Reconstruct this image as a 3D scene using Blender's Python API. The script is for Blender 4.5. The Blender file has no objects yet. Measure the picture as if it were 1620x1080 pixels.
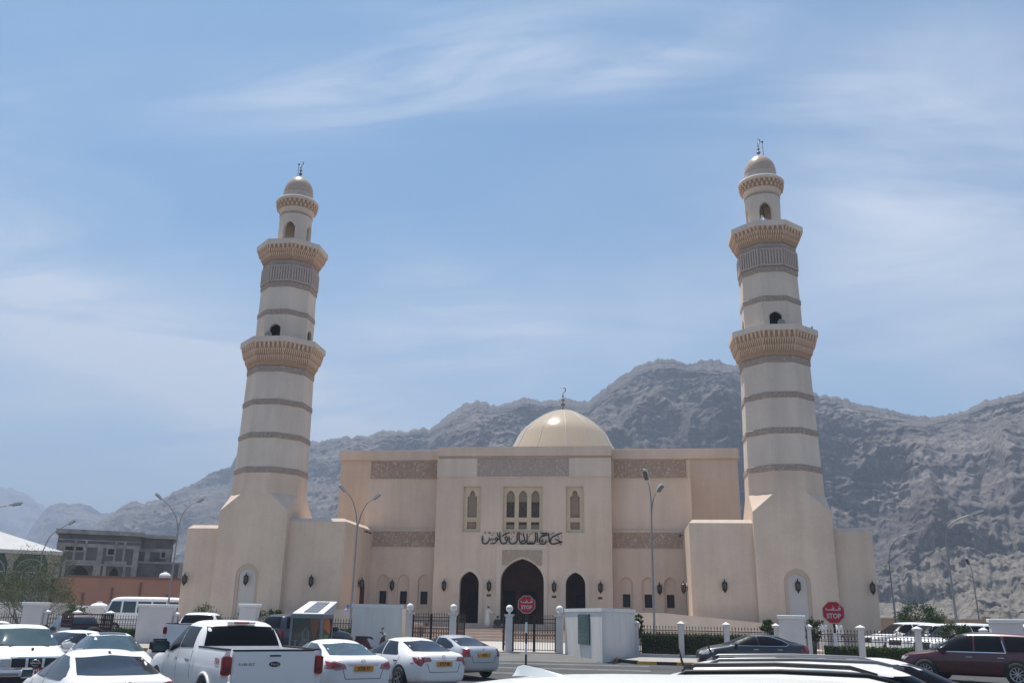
import bpy, bmesh, math, random
import numpy as np
from mathutils import Vector, Matrix
from mathutils.bvhtree import BVHTree
R = math.radians
random.seed(7)
S = bpy.context.scene
COL = S.collection
# ------------------------------------------------------------------ camera
CX, CY, CZ = 8.682, -75.0, 2.1
YAW, PITCH, ROLL = R(7.477), R(17.269), R(0.989)
cd = bpy.data.cameras.new('camera'); cam = bpy.data.objects.new('camera', cd); COL.objects.link(cam)
cd.sensor_width = 36; cd.lens = 1403.44/1620*36; cd.clip_start = 0.2; cd.clip_end = 20000
cam.matrix_world = Matrix.Translation((CX, CY, CZ)) @ Matrix.Rotation(YAW, 4, 'Z') @ Matrix.Rotation(math.pi/2+PITCH, 4, 'X') @ Matrix.Rotation(ROLL, 4, 'Z')
S.camera = cam
# ------------------------------------------------------------------ sun, sky, exposure
SUN_AZ = R(130)      # direction to the sun, counter-clockwise from +X (left and a little behind the mosque)
SUN_EL = R(72)
sd = bpy.data.lights.new('sun', 'SUN'); sd.energy = 4.4; sd.angle = R(0.53); sd.color = (1.0, 0.95, 0.87)
sun = bpy.data.objects.new('sun', sd); COL.objects.link(sun)
sv = Vector((math.cos(SUN_AZ)*math.cos(SUN_EL), math.sin(SUN_AZ)*math.cos(SUN_EL), math.sin(SUN_EL)))
sun.rotation_euler = sv.to_track_quat('Z', 'Y').to_euler(); sun.location = (0, 0, 80)
W = bpy.data.worlds.new('World'); S.world = W; W.use_nodes = True
nt = W.node_tree; N = nt.nodes; LK = nt.links; N.clear()
def wn(t, **k):
    n = N.new(t)
    for a, b in k.items(): setattr(n, a, b)
    return n
sky = wn('ShaderNodeTexSky', sky_type='NISHITA', sun_disc=False, sun_elevation=SUN_EL, sun_rotation=math.pi/2-SUN_AZ)
sky.air_density = 1.0; sky.dust_density = 1.2; sky.ozone_density = 1.2; sky.altitude = 0
tc = wn('ShaderNodeTexCoord'); sep = wn('ShaderNodeSeparateXYZ'); LK.new(tc.outputs['Generated'], sep.inputs[0])
zc = wn('ShaderNodeMath', operation='ADD'); LK.new(sep.outputs['Z'], zc.inputs[0]); zc.inputs[1].default_value = 0.16
dx = wn('ShaderNodeMath', operation='DIVIDE'); LK.new(sep.outputs['X'], dx.inputs[0]); LK.new(zc.outputs[0], dx.inputs[1])
dy = wn('ShaderNodeMath', operation='DIVIDE'); LK.new(sep.outputs['Y'], dy.inputs[0]); LK.new(zc.outputs[0], dy.inputs[1])
cmb = wn('ShaderNodeCombineXYZ'); LK.new(dx.outputs[0], cmb.inputs[0]); LK.new(dy.outputs[0], cmb.inputs[1])
def cloud(scale, sx, sy, rot, loc, lo, hi, det=9, rough=0.55, dist=0.8):
    mp = wn('ShaderNodeMapping'); mp.inputs['Scale'].default_value = (sx, sy, 1); mp.inputs['Rotation'].default_value = (0, 0, R(rot)); mp.inputs['Location'].default_value = (loc[0], loc[1], 0)
    LK.new(cmb.outputs[0], mp.inputs[0])
    n = wn('ShaderNodeTexNoise'); n.inputs['Scale'].default_value = scale; n.inputs['Detail'].default_value = det; n.inputs['Roughness'].default_value = rough; n.inputs['Distortion'].default_value = dist
    LK.new(mp.outputs[0], n.inputs['Vector'])
    mr = wn('ShaderNodeMapRange', interpolation_type='SMOOTHSTEP'); mr.inputs['From Min'].default_value = lo; mr.inputs['From Max'].default_value = hi
    LK.new(n.outputs[0], mr.inputs[0]); return mr.outputs[0]
def mth(op, a, b):
    m = wn('ShaderNodeMath', operation=op)
    for i, v in enumerate((a, b)):
        if isinstance(v, (int, float)): m.inputs[i].default_value = v
        else: LK.new(v, m.inputs[i])
    return m.outputs[0]
big = cloud(0.75, 1, 1, 0, (3.1, 1.7), 0.42, 0.72, 4, 0.5, 0.3)
wisp = cloud(1.5, 0.55, 1.9, 24, (0.4, 2.2), 0.40, 0.86, 12, 0.62, 1.3)
veil = cloud(0.9, 0.8, 1.1, -20, (1.0, 0.3), 0.35, 0.80, 6, 0.5, 0.5)
c1 = mth('MULTIPLY', big, wisp)
az = mth('ARCTAN2', sep.outputs['X'], sep.outputs['Y']); el = mth('ARCSINE', sep.outputs['Z'], 0)
def bank(a0, e0, ra, re_, tilt, amt, src):
    da = mth('SUBTRACT', az, R(a0)); de = mth('SUBTRACT', el, R(e0)); c_, s_ = math.cos(R(tilt)), math.sin(R(tilt))
    u_ = mth('DIVIDE', mth('ADD', mth('MULTIPLY', da, c_), mth('MULTIPLY', de, s_)), R(ra)); v_ = mth('DIVIDE', mth('SUBTRACT', mth('MULTIPLY', de, c_), mth('MULTIPLY', da, s_)), R(re_))
    d2 = mth('ADD', mth('MULTIPLY', u_, u_), mth('MULTIPLY', v_, v_)); g_ = mth('POWER', 2.718, mth('MULTIPLY', d2, -1.0))
    return mth('MULTIPLY', mth('MULTIPLY', g_, src), amt)
fine = cloud(2.6, 0.45, 2.2, 24, (5.2, 1.1), 0.30, 0.80, 12, 0.65, 1.6)
soft = cloud(1.6, 0.7, 1.5, 15, (2.2, 4.1), 0.20, 0.68, 9, 0.58, 1.1)
BANKS = [(-18, 32.6, 13, 2.4, 14, 0.95, 1), (-7, 35.5, 7, 2.0, 5, 0.45, 1), (2.5, 34.6, 7, 1.3, 10, 1.0, 1), (-33, 15.5, 11, 3.4, -8, 1.35, 0), (-22, 12.0, 9, 2.8, -16, 1.0, 0), (20, 27, 9, 6, 22, 0.95, 0), (20, 19, 12, 4.5, 5, 0.5, 0), (-11, 20, 6, 2.4, -25, 0.4, 1), (14, 31, 8, 2.2, 15, 0.45, 1), (2, 19, 9, 3, -10, 0.3, 0)]
for p_ in BANKS: c1 = mth('ADD', c1, bank(*p_[:6], fine if p_[6] else soft))
# more veil towards the horizon
hzn = wn('ShaderNodeMapRange'); hzn.inputs['From Min'].default_value = 0.62; hzn.inputs['From Max'].default_value = 0.12; hzn.inputs['To Min'].default_value = 0.12; hzn.inputs['To Max'].default_value = 0.76
LK.new(sep.outputs['Z'], hzn.inputs[0])
c2 = mth('MULTIPLY', veil, hzn.outputs[0])
cc = mth('ADD', mth('MULTIPLY', c1, 0.9), c2); cc = mth('MINIMUM', cc, 0.85)
mix = wn('ShaderNodeMix', data_type='RGBA'); LK.new(cc, mix.inputs[0])
tint = wn('ShaderNodeMix', data_type='RGBA', blend_type='MULTIPLY'); tint.inputs[0].default_value = 1.0
LK.new(sky.outputs[0], tint.inputs[6]); tint.inputs[7].default_value = (0.55, 0.835, 0.945, 1)
LK.new(tint.outputs[2], mix.inputs[6]); mix.inputs[7].default_value = (5.5, 6.0, 6.8, 1)
bg = wn('ShaderNodeBackground'); bg.inputs[1].default_value = 0.10; LK.new(mix.outputs[2], bg.inputs[0])
wo = wn('ShaderNodeOutputWorld'); LK.new(bg.outputs[0], wo.inputs[0])
vs = S.view_settings; vs.view_transform = 'Standard'; vs.look = 'None'; vs.exposure = 0.60; vs.gamma = 1
cy = S.cycles; cy.max_bounces = 6; cy.diffuse_bounces = 3; cy.glossy_bounces = 3; cy.volume_bounces = 0; cy.transparent_max_bounces = 8
cy.use_denoising = True; cy.sample_clamp_indirect = 6; cy.caustics_reflective = False; cy.caustics_refractive = False
# ------------------------------------------------------------------ materials
MATS = {}
def mat(name, col, rough=0.8, metal=0.0, var=0.0, vscale=3.0, bump=0.0, bscale=20.0, coat=0.0, spec=0.5, emit=None, col2=None, detail=6, stretch=(1, 1, 1), flake=False):
    if name in MATS: return MATS[name]
    m = bpy.data.materials.new(name); MATS[name] = m; m.use_nodes = True
    t = m.node_tree; p = t.nodes['Principled BSDF']
    p.inputs['Base Color'].default_value = (*col, 1); p.inputs['Roughness'].default_value = rough; p.inputs['Metallic'].default_value = metal
    p.inputs['Coat Weight'].default_value = coat; p.inputs['Coat Roughness'].default_value = 0.04; p.inputs['Specular IOR Level'].default_value = spec
    if var or bump or col2:
        tcn = t.nodes.new('ShaderNodeTexCoord'); mpn = t.nodes.new('ShaderNodeMapping'); mpn.inputs['Scale'].default_value = stretch
        t.links.new(tcn.outputs['Object'], mpn.inputs[0])
    if var or col2:
        n = t.nodes.new('ShaderNodeTexNoise'); n.inputs['Scale'].default_value = vscale; n.inputs['Detail'].default_value = detail; n.inputs['Roughness'].default_value = 0.62
        t.links.new(mpn.outputs[0], n.inputs['Vector'])
        r = t.nodes.new('ShaderNodeValToRGB'); r.color_ramp.elements[0].position = 0.3; r.color_ramp.elements[1].position = 0.7
        b = col2 if col2 else tuple(min(1, c*(1+var)) for c in col); a = col if col2 else tuple(c*(1-var) for c in col)
        r.color_ramp.elements[0].color = (*a, 1); r.color_ramp.elements[1].color = (*b, 1)
        t.links.new(n.outputs[0], r.inputs[0]); t.links.new(r.outputs[0], p.inputs['Base Color'])
    if bump:
        n2 = t.nodes.new('ShaderNodeTexNoise'); n2.inputs['Scale'].default_value = bscale; n2.inputs['Detail'].default_value = 8
        t.links.new(mpn.outputs[0], n2.inputs['Vector'])
        bn = t.nodes.new('ShaderNodeBump'); bn.inputs['Strength'].default_value = bump; bn.inputs['Distance'].default_value = 0.05
        t.links.new(n2.outputs[0], bn.inputs['Height']); t.links.new(bn.outputs[0], p.inputs['Normal'])
    return m
def carved(name, ca, cb, scale, dist=0.04, kind='kufic'):
    # carved relief: voronoi cells and noise bands, as bump and colour, darker in the low parts
    if name in MATS: return MATS[name]
    m = bpy.data.materials.new(name); MATS[name] = m; m.use_nodes = True
    t = m.node_tree; p = t.nodes['Principled BSDF']; p.inputs['Roughness'].default_value = 0.85
    tcn = t.nodes.new('ShaderNodeTexCoord'); mpn = t.nodes.new('ShaderNodeMapping'); t.links.new(tcn.outputs['Object'], mpn.inputs[0])
    mpn.inputs['Scale'].default_value = (1, 1, 0.75) if kind == 'kufic' else (1, 1, 1)
    v = t.nodes.new('ShaderNodeTexVoronoi'); v.feature = 'DISTANCE_TO_EDGE'; v.inputs['Scale'].default_value = scale
    w = t.nodes.new('ShaderNodeTexNoise'); w.inputs['Scale'].default_value = scale*1.1; w.inputs['Detail'].default_value = 3; w.inputs['Distortion'].default_value = 1.6
    t.links.new(mpn.outputs[0], v.inputs['Vector']); t.links.new(mpn.outputs[0], w.inputs['Vector'])
    mr = t.nodes.new('ShaderNodeMapRange'); mr.inputs['From Min'].default_value = 0.02; mr.inputs['From Max'].default_value = 0.12; t.links.new(v.outputs['Distance'], mr.inputs[0])
    m2 = t.nodes.new('ShaderNodeMapRange'); m2.inputs['From Min'].default_value = 0.44; m2.inputs['From Max'].default_value = 0.56; t.links.new(w.outputs[0], m2.inputs[0])
    mu = t.nodes.new('ShaderNodeMath'); mu.operation = 'MULTIPLY'; t.links.new(mr.outputs[0], mu.inputs[0]); t.links.new(m2.outputs[0], mu.inputs[1])
    r = t.nodes.new('ShaderNodeValToRGB'); r.color_ramp.elements[0].color = (*ca, 1); r.color_ramp.elements[1].color = (*cb, 1); t.links.new(mu.outputs[0], r.inputs[0])
    t.links.new(r.outputs[0], p.inputs['Base Color'])
    bn = t.nodes.new('ShaderNodeBump'); bn.inputs['Strength'].default_value = 0.8; bn.inputs['Distance'].default_value = dist
    t.links.new(mu.outputs[0], bn.inputs['Height']); t.links.new(bn.outputs[0], p.inputs['Normal'])
    return m
PLA = (0.665, 0.515, 0.400)
def plaster(name, col):
    # painted plaster: broad tone drift, faint vertical rain streaks, fine grain
    m = bpy.data.materials.new(name); MATS[name] = m; m.use_nodes = True
    t = m.node_tree; p = t.nodes['Principled BSDF']; p.inputs['Roughness'].default_value = 0.86; p.inputs['Specular IOR Level'].default_value = 0.25
    g = t.nodes.new('ShaderNodeNewGeometry')
    def nz(sc, st, det=5):
        mp = t.nodes.new('ShaderNodeMapping'); mp.inputs['Scale'].default_value = st; t.links.new(g.outputs['Position'], mp.inputs[0])
        n = t.nodes.new('ShaderNodeTexNoise'); n.inputs['Scale'].default_value = sc; n.inputs['Detail'].default_value = det; n.inputs['Roughness'].default_value = 0.6; t.links.new(mp.outputs[0], n.inputs['Vector']); return n.outputs[0]
    a = nz(0.22, (1, 1, 1)); b = nz(1.3, (1, 1, 0.09), 4); c = nz(6, (1, 1, 1), 3)
    def mm(op, x, y):
        q = t.nodes.new('ShaderNodeMath'); q.operation = op
        for i, v in enumerate((x, y)):
            if isinstance(v, (int, float)): q.inputs[i].default_value = v
            else: t.links.new(v, q.inputs[i])
        return q.outputs[0]
    s = mm('ADD', mm('MULTIPLY', a, 0.5), mm('ADD', mm('MULTIPLY', b, 0.32), mm('MULTIPLY', c, 0.18)))
    r = t.nodes.new('ShaderNodeValToRGB'); r.color_ramp.elements[0].position = 0.36; r.color_ramp.elements[1].position = 0.62
    r.color_ramp.elements[0].color = (*[x*0.83 for x in col], 1); r.color_ramp.elements[1].color = (col[0]*1.07, col[1]*1.08, col[2]*1.10, 1)
    t.links.new(s, r.inputs[0]); t.links.new(r.outputs[0], p.inputs['Base Color'])
    bn = t.nodes.new('ShaderNodeBump'); bn.inputs['Strength'].default_value = 0.25; bn.inputs['Distance'].default_value = 0.02; t.links.new(c, bn.inputs['Height']); t.links.new(bn.outputs[0], p.inputs['Normal'])
    return m
M_PLAS = plaster('cream_plaster', PLA)
M_PLAS2 = plaster('pale_plaster', (0.66, 0.53, 0.43))
M_SHAFT = plaster('shaft_plaster', (0.65, 0.545, 0.455))
M_FRZ = carved('carved_frieze', (0.34, 0.24, 0.18), (0.50, 0.375, 0.285), 3.0)
M_FRZ2 = carved('carved_frieze_grey', (0.38, 0.30, 0.255), (0.49, 0.40, 0.34), 3.0)
M_BAND = carved('tile_band', (0.31, 0.24, 0.195), (0.46, 0.37, 0.305), 5.0, 0.02, 'band')
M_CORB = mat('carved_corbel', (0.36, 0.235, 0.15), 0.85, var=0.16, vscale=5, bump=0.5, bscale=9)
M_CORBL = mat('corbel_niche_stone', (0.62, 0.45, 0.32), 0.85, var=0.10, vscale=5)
M_LATT = mat('stone_lattice', (0.58, 0.455, 0.325), 0.8, var=0.08, vscale=2)
M_SCREEN = carved('window_screen', (0.30, 0.225, 0.155), (0.40, 0.305, 0.215), 12, 0.02, 'band')
M_DKSCR = carved('dark_window_screen', (0.05, 0.036, 0.028), (0.15, 0.11, 0.08), 9, 0.02, 'band')
M_WOOD = mat('dark_wood', (0.06, 0.024, 0.015), 0.6, spec=0.15, var=0.35, vscale=2, stretch=(6, 6, 0.6))
M_DARK = mat('dark_opening', (0.014, 0.008, 0.006), 0.8, spec=0.05)
M_LAMPMET = mat('lantern_bronze', (0.03, 0.022, 0.018), 0.45, metal=0.6)
M_LAMPGL = mat('lantern_glass', (0.10, 0.085, 0.07), 0.2)
M_GLASSW = mat('window_glass_dark', (0.012, 0.011, 0.011), 0.5, spec=0.2)
M_IRON = mat('wrought_iron', (0.022, 0.013, 0.012), 0.5, metal=0.3, var=0.3, vscale=5)
M_WHITEW = mat('white_wall_paint', (0.68, 0.64, 0.60), 0.8, var=0.12, vscale=1.3, bump=0.15, bscale=15, stretch=(1, 1, 0.22))
M_POST = mat('post_paint', (0.62, 0.58, 0.56), 0.8, var=0.08, vscale=1.2)
M_BALL = mat('ball_white', (0.74, 0.72, 0.70), 0.6, var=0.05, vscale=5)
M_GALV = mat('galvanised_steel', (0.24, 0.24, 0.25), 0.45, metal=0.75, var=0.15, vscale=2)
M_DKMET = mat('dark_metal', (0.05, 0.05, 0.055), 0.4, metal=0.7)
M_STEP = mat('step_stone', (0.52, 0.40, 0.32), 0.7, var=0.12, vscale=1.5, bump=0.1)
M_GOLD = mat('finial_metal', (0.22, 0.17, 0.12), 0.35, metal=0.8)
M_WHITE = mat('white_plain', (0.78, 0.78, 0.77), 0.6)
M_BLACK = mat('black_paint', (0.015, 0.015, 0.016), 0.5)
M_YEL = mat('kerb_yellow', (0.58, 0.34, 0.05), 0.75, var=0.2, vscale=6)
M_KBLK = mat('kerb_black', (0.035, 0.033, 0.032), 0.8, var=0.3, vscale=6)
M_KERB = mat('kerb_concrete', (0.33, 0.31, 0.29), 0.85, var=0.15, vscale=3)
M_RED = mat('sign_red', (0.52, 0.012, 0.016), 0.45)
# ------------------------------------------------------------------ tagging and mesh helpers
def tag(o, label=None, cat=None, group=None, kind=None):
    if label: o['label'] = label
    if cat: o['category'] = cat
    if group: o['group'] = group
    if kind: o['kind'] = kind
    return o
def thing(name, label, cat, loc=(0, 0, 0), rz=0.0, group=None):
    o = bpy.data.objects.new(name, None); o.empty_display_size = 0.3; COL.objects.link(o)
    o.location = loc; o.rotation_euler = (0, 0, rz); return tag(o, label, cat, group)
def obj(name, me, m=None, parent=None, smooth=False, loc=None, rot=None):
    if isinstance(me, bmesh.types.BMesh):
        bm = me; me = bpy.data.meshes.new(name); bmesh.ops.recalc_face_normals(bm, faces=bm.faces[:]); bm.to_mesh(me); bm.free()
    if m and len(me.materials) == 0: me.materials.append(m)
    if smooth: me.shade_smooth() if smooth is True else me.shade_smooth()
    o = bpy.data.objects.new(name, me); COL.objects.link(o)
    if parent: o.parent = parent
    if loc: o.location = loc
    if rot: o.rotation_euler = rot
    return o
def autosmooth(o, ang=35):
    me = o.data; me.shade_smooth()
    bm = bmesh.new(); bm.from_mesh(me)
    for e in bm.edges:
        if len(e.link_faces) == 2 and e.calc_face_angle(0) > R(ang): e.smooth = False
        elif len(e.link_faces) != 2: e.smooth = False
    bm.to_mesh(me); bm.free(); return o
def copy_tree(o, parent=None):
    c = o.copy(); COL.objects.link(c)
    if parent: c.parent = parent
    for ch in list(o.children): copy_tree(ch, c)
    return c
def box(b, x0, x1, y0, y1, z0, z1, M=None):
    vs_ = [b.verts.new(Vector(p) if M is None else M @ Vector(p)) for p in ((x0, y0, z0), (x1, y0, z0), (x1, y1, z0), (x0, y1, z0), (x0, y0, z1), (x1, y0, z1), (x1, y1, z1), (x0, y1, z1))]
    for f in ((0, 3, 2, 1), (4, 5, 6, 7), (0, 1, 5, 4), (1, 2, 6, 5), (2, 3, 7, 6), (3, 0, 4, 7)): b.faces.new([vs_[i] for i in f])
def boxo(name, d, m, parent=None, bev=0):
    b = bmesh.new(); box(b, *d)
    if bev: bmesh.ops.bevel(b, geom=b.edges[:], offset=bev, segments=2, affect='EDGES', profile=0.7)
    o = obj(name, b, m, parent)
    return autosmooth(o) if bev else o
def ring_loft(b, rings, cap0=True, cap1=True, close=True):
    vv = [[b.verts.new(p) for p in r] for r in rings]; n = len(vv[0])
    for i in range(len(vv)-1):
        for j in range(n if close else n-1):
            k = (j+1) % n; q = [vv[i][j], vv[i][k], vv[i+1][k], vv[i+1][j]]
            try: b.faces.new(q)
            except ValueError: pass
    if cap0: b.faces.new(vv[0][::-1])
    if cap1: b.faces.new(vv[-1])
    return vv
def ngon(cx, cy, r, z, n, a0=0.0, apo=False):
    if apo: r = r/math.cos(math.pi/n)
    return [(cx+r*math.cos(a0+2*math.pi*i/n), cy+r*math.sin(a0+2*math.pi*i/n), z) for i in range(n)]
def lathe(b, prof, n=24, c=(0, 0), a0=0.0, apo=False, cap=True): ring_loft(b, [ngon(c[0], c[1], max(r, 1e-4), z, n, a0, apo) for r, z in prof], cap, cap)
def tube(b, pts, rads, n=8):
    pts = [Vector(p) for p in pts]; rads = [rads]*len(pts) if not hasattr(rads, '__len__') else rads
    rings = []; up = None
    for i, p in enumerate(pts):
        d = (pts[min(i+1, len(pts)-1)]-pts[max(i-1, 0)]).normalized()
        if up is None: up = Vector((0, 0, 1)) if abs(d.z) < 0.9 else Vector((1, 0, 0))
        s = d.cross(up).normalized(); up = s.cross(d).normalized()
        rings.append([p+rads[i]*(math.cos(2*math.pi*k/n)*s+math.sin(2*math.pi*k/n)*up) for k in range(n)])
    ring_loft(b, rings)
def sphere(b, c, r, seg=12, rg=8, sz=1.0):
    bmesh.ops.create_uvsphere(b, u_segments=seg, v_segments=rg, radius=r, matrix=Matrix.Translation(c) @ Matrix.Diagonal((1, 1, sz, 1)))
def flatmesh(outer, holes=()):
    # fills a 2-D outline with holes; returns a bmesh in the (a, b, 0) plane
    b = bmesh.new(); edges = []
    for lp in [outer]+list(holes):
        vs_ = [b.verts.new((p[0], p[1], 0)) for p in lp]
        for i in range(len(vs_)): edges.append(b.edges.new((vs_[i], vs_[(i+1) % len(vs_)])))
    bmesh.ops.triangle_fill(b, use_beauty=True, use_dissolve=False, edges=edges)
    return b
def holed(outer, holes, y0, y1, plane='XZ', dst=None, M=None):
    # slab with openings standing in the XZ plane between y0 and y1 (or in YZ)
    b = flatmesh(outer, holes)
    r = bmesh.ops.extrude_face_region(b, geom=b.faces[:])
    for v in [g for g in r['geom'] if isinstance(g, bmesh.types.BMVert)]: v.co.z = 1
    for v in b.verts:
        a, c, t = v.co; y = y0+(y1-y0)*t
        v.co = (a, y, c) if plane == 'XZ' else (y, a, c)
    if M is not None: bmesh.ops.transform(b, matrix=M, verts=b.verts)
    if dst is not None:
        me = bpy.data.meshes.new('t'); b.to_mesh(me); dst.from_mesh(me); bpy.data.meshes.remove(me); b.free(); return dst
    return b
def rect(x0, x1, z0, z1): return [(x0, z0), (x1, z0), (x1, z1), (x0, z1)]
def arch(cx, w, z0, zs, za, n=8, k=1.12):
    # four-centred (Persian/Omani) pointed arch outline, counter-clockwise from lower left
    h = w/2; pr = []
    for i in range(n+1):
        t = i/n
        x = h*(1-t**k) if False else h*math.cos(t*math.pi/2)**0.92
        z = zs+(za-zs)*(0.87*math.sin(t*math.pi/2)**1.0+0.13*t**4)
        pr.append((x, z))
    pr[-1] = (0, za)
    right = [(cx+x, z) for x, z in pr]; left = [(cx-x, z) for x, z in pr[:-1]][::-1]
    return [(cx-h, z0), (cx+h, z0)]+right+left
def text_bm(s, size, ext=0.0, off=0.0, space=1.0):
    c = bpy.data.curves.new('lettering', 'FONT'); c.body = s; c.size = size; c.extrude = ext; c.offset = off; c.align_x = 'CENTER'; c.align_y = 'CENTER'; c.space_character = space; c.resolution_u = 3
    o = bpy.data.objects.new('lettering', c); COL.objects.link(o)
    dg = bpy.context.evaluated_depsgraph_get(); dg.update()
    me = bpy.data.meshes.new_from_object(o.evaluated_get(dg)); bpy.data.objects.remove(o); bpy.data.curves.remove(c)
    me.materials.clear(); b = bmesh.new(); b.from_mesh(me); bpy.data.meshes.remove(me); return b
def stroke2d(b, pts, w, y0, y1, M=None):
    # ribbon strokes of varying width, extruded, in the XZ plane
    P = [Vector(p[:2]) for p in pts]; Wd = [p[2] if len(p) > 2 else w for p in pts]; L = []; Rr = []
    for i, p in enumerate(P):
        d = (P[min(i+1, len(P)-1)]-P[max(i-1, 0)]).normalized(); n = Vector((-d.y, d.x)); L.append(p+n*Wd[i]/2); Rr.append(p-n*Wd[i]/2)
    rows = []
    for i in range(len(P)): rows.append([Vector((L[i].x, y0, L[i].y)), Vector((Rr[i].x, y0, Rr[i].y)), Vector((Rr[i].x, y1, Rr[i].y)), Vector((L[i].x, y1, L[i].y))])
    if M is not None: rows = [[M @ q for q in r] for r in rows]
    ring_loft(b, rows)
def ground_z(y):
    if y <= -42: return 0.0
    if y <= -27: return 0.33*(y+42)/15
    if y <= -20: return 0.33+0.05*(y+27)/7
    return 0.38
# ================================================================== MOSQUE
FZ = 0.38
mosque = thing('mosque', 'large cream plaster mosque with pointed dome, arched portal and carved bands', 'mosque')
P_ = lambda n, b, m=M_PLAS, par=None, **k: obj(n, b, m, par or mosque, **k)
# --- central block
cb = holed(rect(-7.43, 7.43, FZ, 13.56), [arch(0.02, 3.58, 1.62, 4.9, 6.77), arch(-4.38, 1.60, 1.62, 4.7, 5.72), arch(4.40, 1.60, 1.62, 4.7, 5.72),
     rect(-5.09, -3.62, 8.93, 12.71), rect(-1.67, 1.65, 8.93, 12.71), rect(3.66, 5.10, 8.93, 12.71)], 0.0, 0.45)
P_('front_wall', cb)
b = bmesh.new()
box(b, -7.43, -7.10, 0.453, 8.3, FZ, 15.3); box(b, 7.10, 7.43, 0.453, 8.3, FZ, 15.3)
box(b, -7.098, 7.098, 0.55, 8.3, 7.3, 15.3)
P_('block_wall', b)
b = bmesh.new(); box(b, -7.40, 7.40, 0.08, 0.5, 13.563, 15.32); P_('frieze_backing', b)
b = bmesh.new(); box(b, -7.47, -3.98, -0.06, 0.075, 13.58, 15.12); P_('frieze_block', b, M_PLAS2); b = bmesh.new(); box(b, 3.90, 7.47, -0.06, 0.075, 13.58, 15.12); P_('frieze_block', b, M_PLAS2)
b = bmesh.new(); box(b, -3.977, 3.897, -0.035, 0.075, 13.58, 15.12); P_('carved_frieze', b, M_FRZ2)
b = bmesh.new(); box(b, -7.50, 7.50, -0.14, 8.3, 15.33, 16.12); P_('parapet', b, M_PLAS)
b = bmesh.new(); box(b, -7.47, 7.47, -0.09, 0.06, 13.50, 13.577); P_('ledge', b, M_PLAS2)
# the porch behind the arches
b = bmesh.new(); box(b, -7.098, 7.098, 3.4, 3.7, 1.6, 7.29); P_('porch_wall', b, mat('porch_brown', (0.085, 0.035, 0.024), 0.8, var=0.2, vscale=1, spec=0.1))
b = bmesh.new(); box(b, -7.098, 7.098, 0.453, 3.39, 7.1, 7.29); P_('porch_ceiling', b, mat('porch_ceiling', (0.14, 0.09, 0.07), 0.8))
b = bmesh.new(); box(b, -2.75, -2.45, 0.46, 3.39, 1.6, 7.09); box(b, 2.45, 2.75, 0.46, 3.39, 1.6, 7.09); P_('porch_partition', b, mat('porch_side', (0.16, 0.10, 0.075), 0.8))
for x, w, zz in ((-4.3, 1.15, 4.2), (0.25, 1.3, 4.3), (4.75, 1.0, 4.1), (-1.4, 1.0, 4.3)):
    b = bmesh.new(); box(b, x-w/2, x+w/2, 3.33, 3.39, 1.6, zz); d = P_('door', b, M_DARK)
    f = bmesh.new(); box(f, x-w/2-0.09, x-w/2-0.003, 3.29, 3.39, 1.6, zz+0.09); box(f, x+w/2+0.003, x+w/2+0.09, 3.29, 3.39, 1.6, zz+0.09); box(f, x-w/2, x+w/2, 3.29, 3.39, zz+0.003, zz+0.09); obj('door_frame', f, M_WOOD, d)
# arch mouldings
def arch_ring(cx, w, z0, zs, za, t, y0, y1, n=12):
    return holed(arch(cx, w+2*t, z0, zs, za+t*1.15, n), [arch(cx, w+0.004, z0+0.001, zs, za+0.002, n)], y0, y1)
for cx in (-4.38, 4.40):
    P_('arch_moulding', arch_ring(cx, 1.62, 1.6, 4.7, 5.73, 0.36, -0.05, -0.002), M_PLAS2)
pf = holed(rect(-2.14, 2.12, 1.6, 7.9), [arch(0.02, 3.60, 1.601, 4.9, 6.79)], -0.09, -0.002)
P_('portal_frame', pf, M_PLAS2)
b = holed(rect(-1.68, 1.70, 5.9, 7.48), [[(-1.67, 5.901), (1.69, 5.901)]+[p for p in arch(0.02, 3.34, 5.902, 5.92, 7.04)[2:]]], -0.094, -0.091) if False else None
sp = []
ar = arch(0.02, 3.60, 1.601, 4.9, 6.79, 14)[2:]
topL = [p for p in ar if p[1] > 6.05]
poly = [(1.70, 7.48), (-1.68, 7.48)]+sorted(((p[0]*0.98, p[1]+0.16) for p in topL), key=lambda q: q[0])
poly = [(-1.66, 7.46)]+[(-1.66, poly[2][1])]+poly[2:]+[(1.68, poly[-1][1]), (1.68, 7.46)]
b = flatmesh(poly); r = bmesh.ops.extrude_face_region(b, geom=b.faces[:])
for v in [g for g in r['geom'] if isinstance(g, bmesh.types.BMVert)]: v.co.z = 1
for v in b.verts: v.co = (v.co.x, -0.10-0.02*v.co.z, v.co.y)
P_('carved_spandrel', b, carved('spandrel_stone', (0.40, 0.305, 0.225), (0.47, 0.365, 0.275), 3.2))
# windows with stone lattice
def lattice(cx0, cx1, n, cusp):
    w = cx1-cx0; m = 0.16; cw = (w-m)/n
    holes = []
    for i in range(n):
        c = cx0+m/2+cw*(i+0.5); hw = cw*0.66
        if n == 1: hw = cw*0.62
        z0, zs, za = 10.15, 11.75, 12.42
        if cusp:
            h = hw/2
            holes.append([(c-h, z0), (c+h, z0), (c+h, zs), (c+h*0.98, zs+0.14), (c+h*0.55, zs+0.22), (c+h*0.55, zs+0.42), (c+h*0.3, zs+0.60), (c, za+0.02), (c-h*0.3, zs+0.60), (c-h*0.55, zs+0.42), (c-h*0.55, zs+0.22), (c-h*0.98, zs+0.14), (c-h, zs)])
        else: holes.append(arch(c, hw, z0, 11.9, za, 6))
        holes.append(rect(c-hw/2, c+hw/2, 9.18, 9.78))
    return holed(rect(cx0+0.002, cx1-0.002, 8.932, 12.708), holes, 0.16, 0.32), holes
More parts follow.
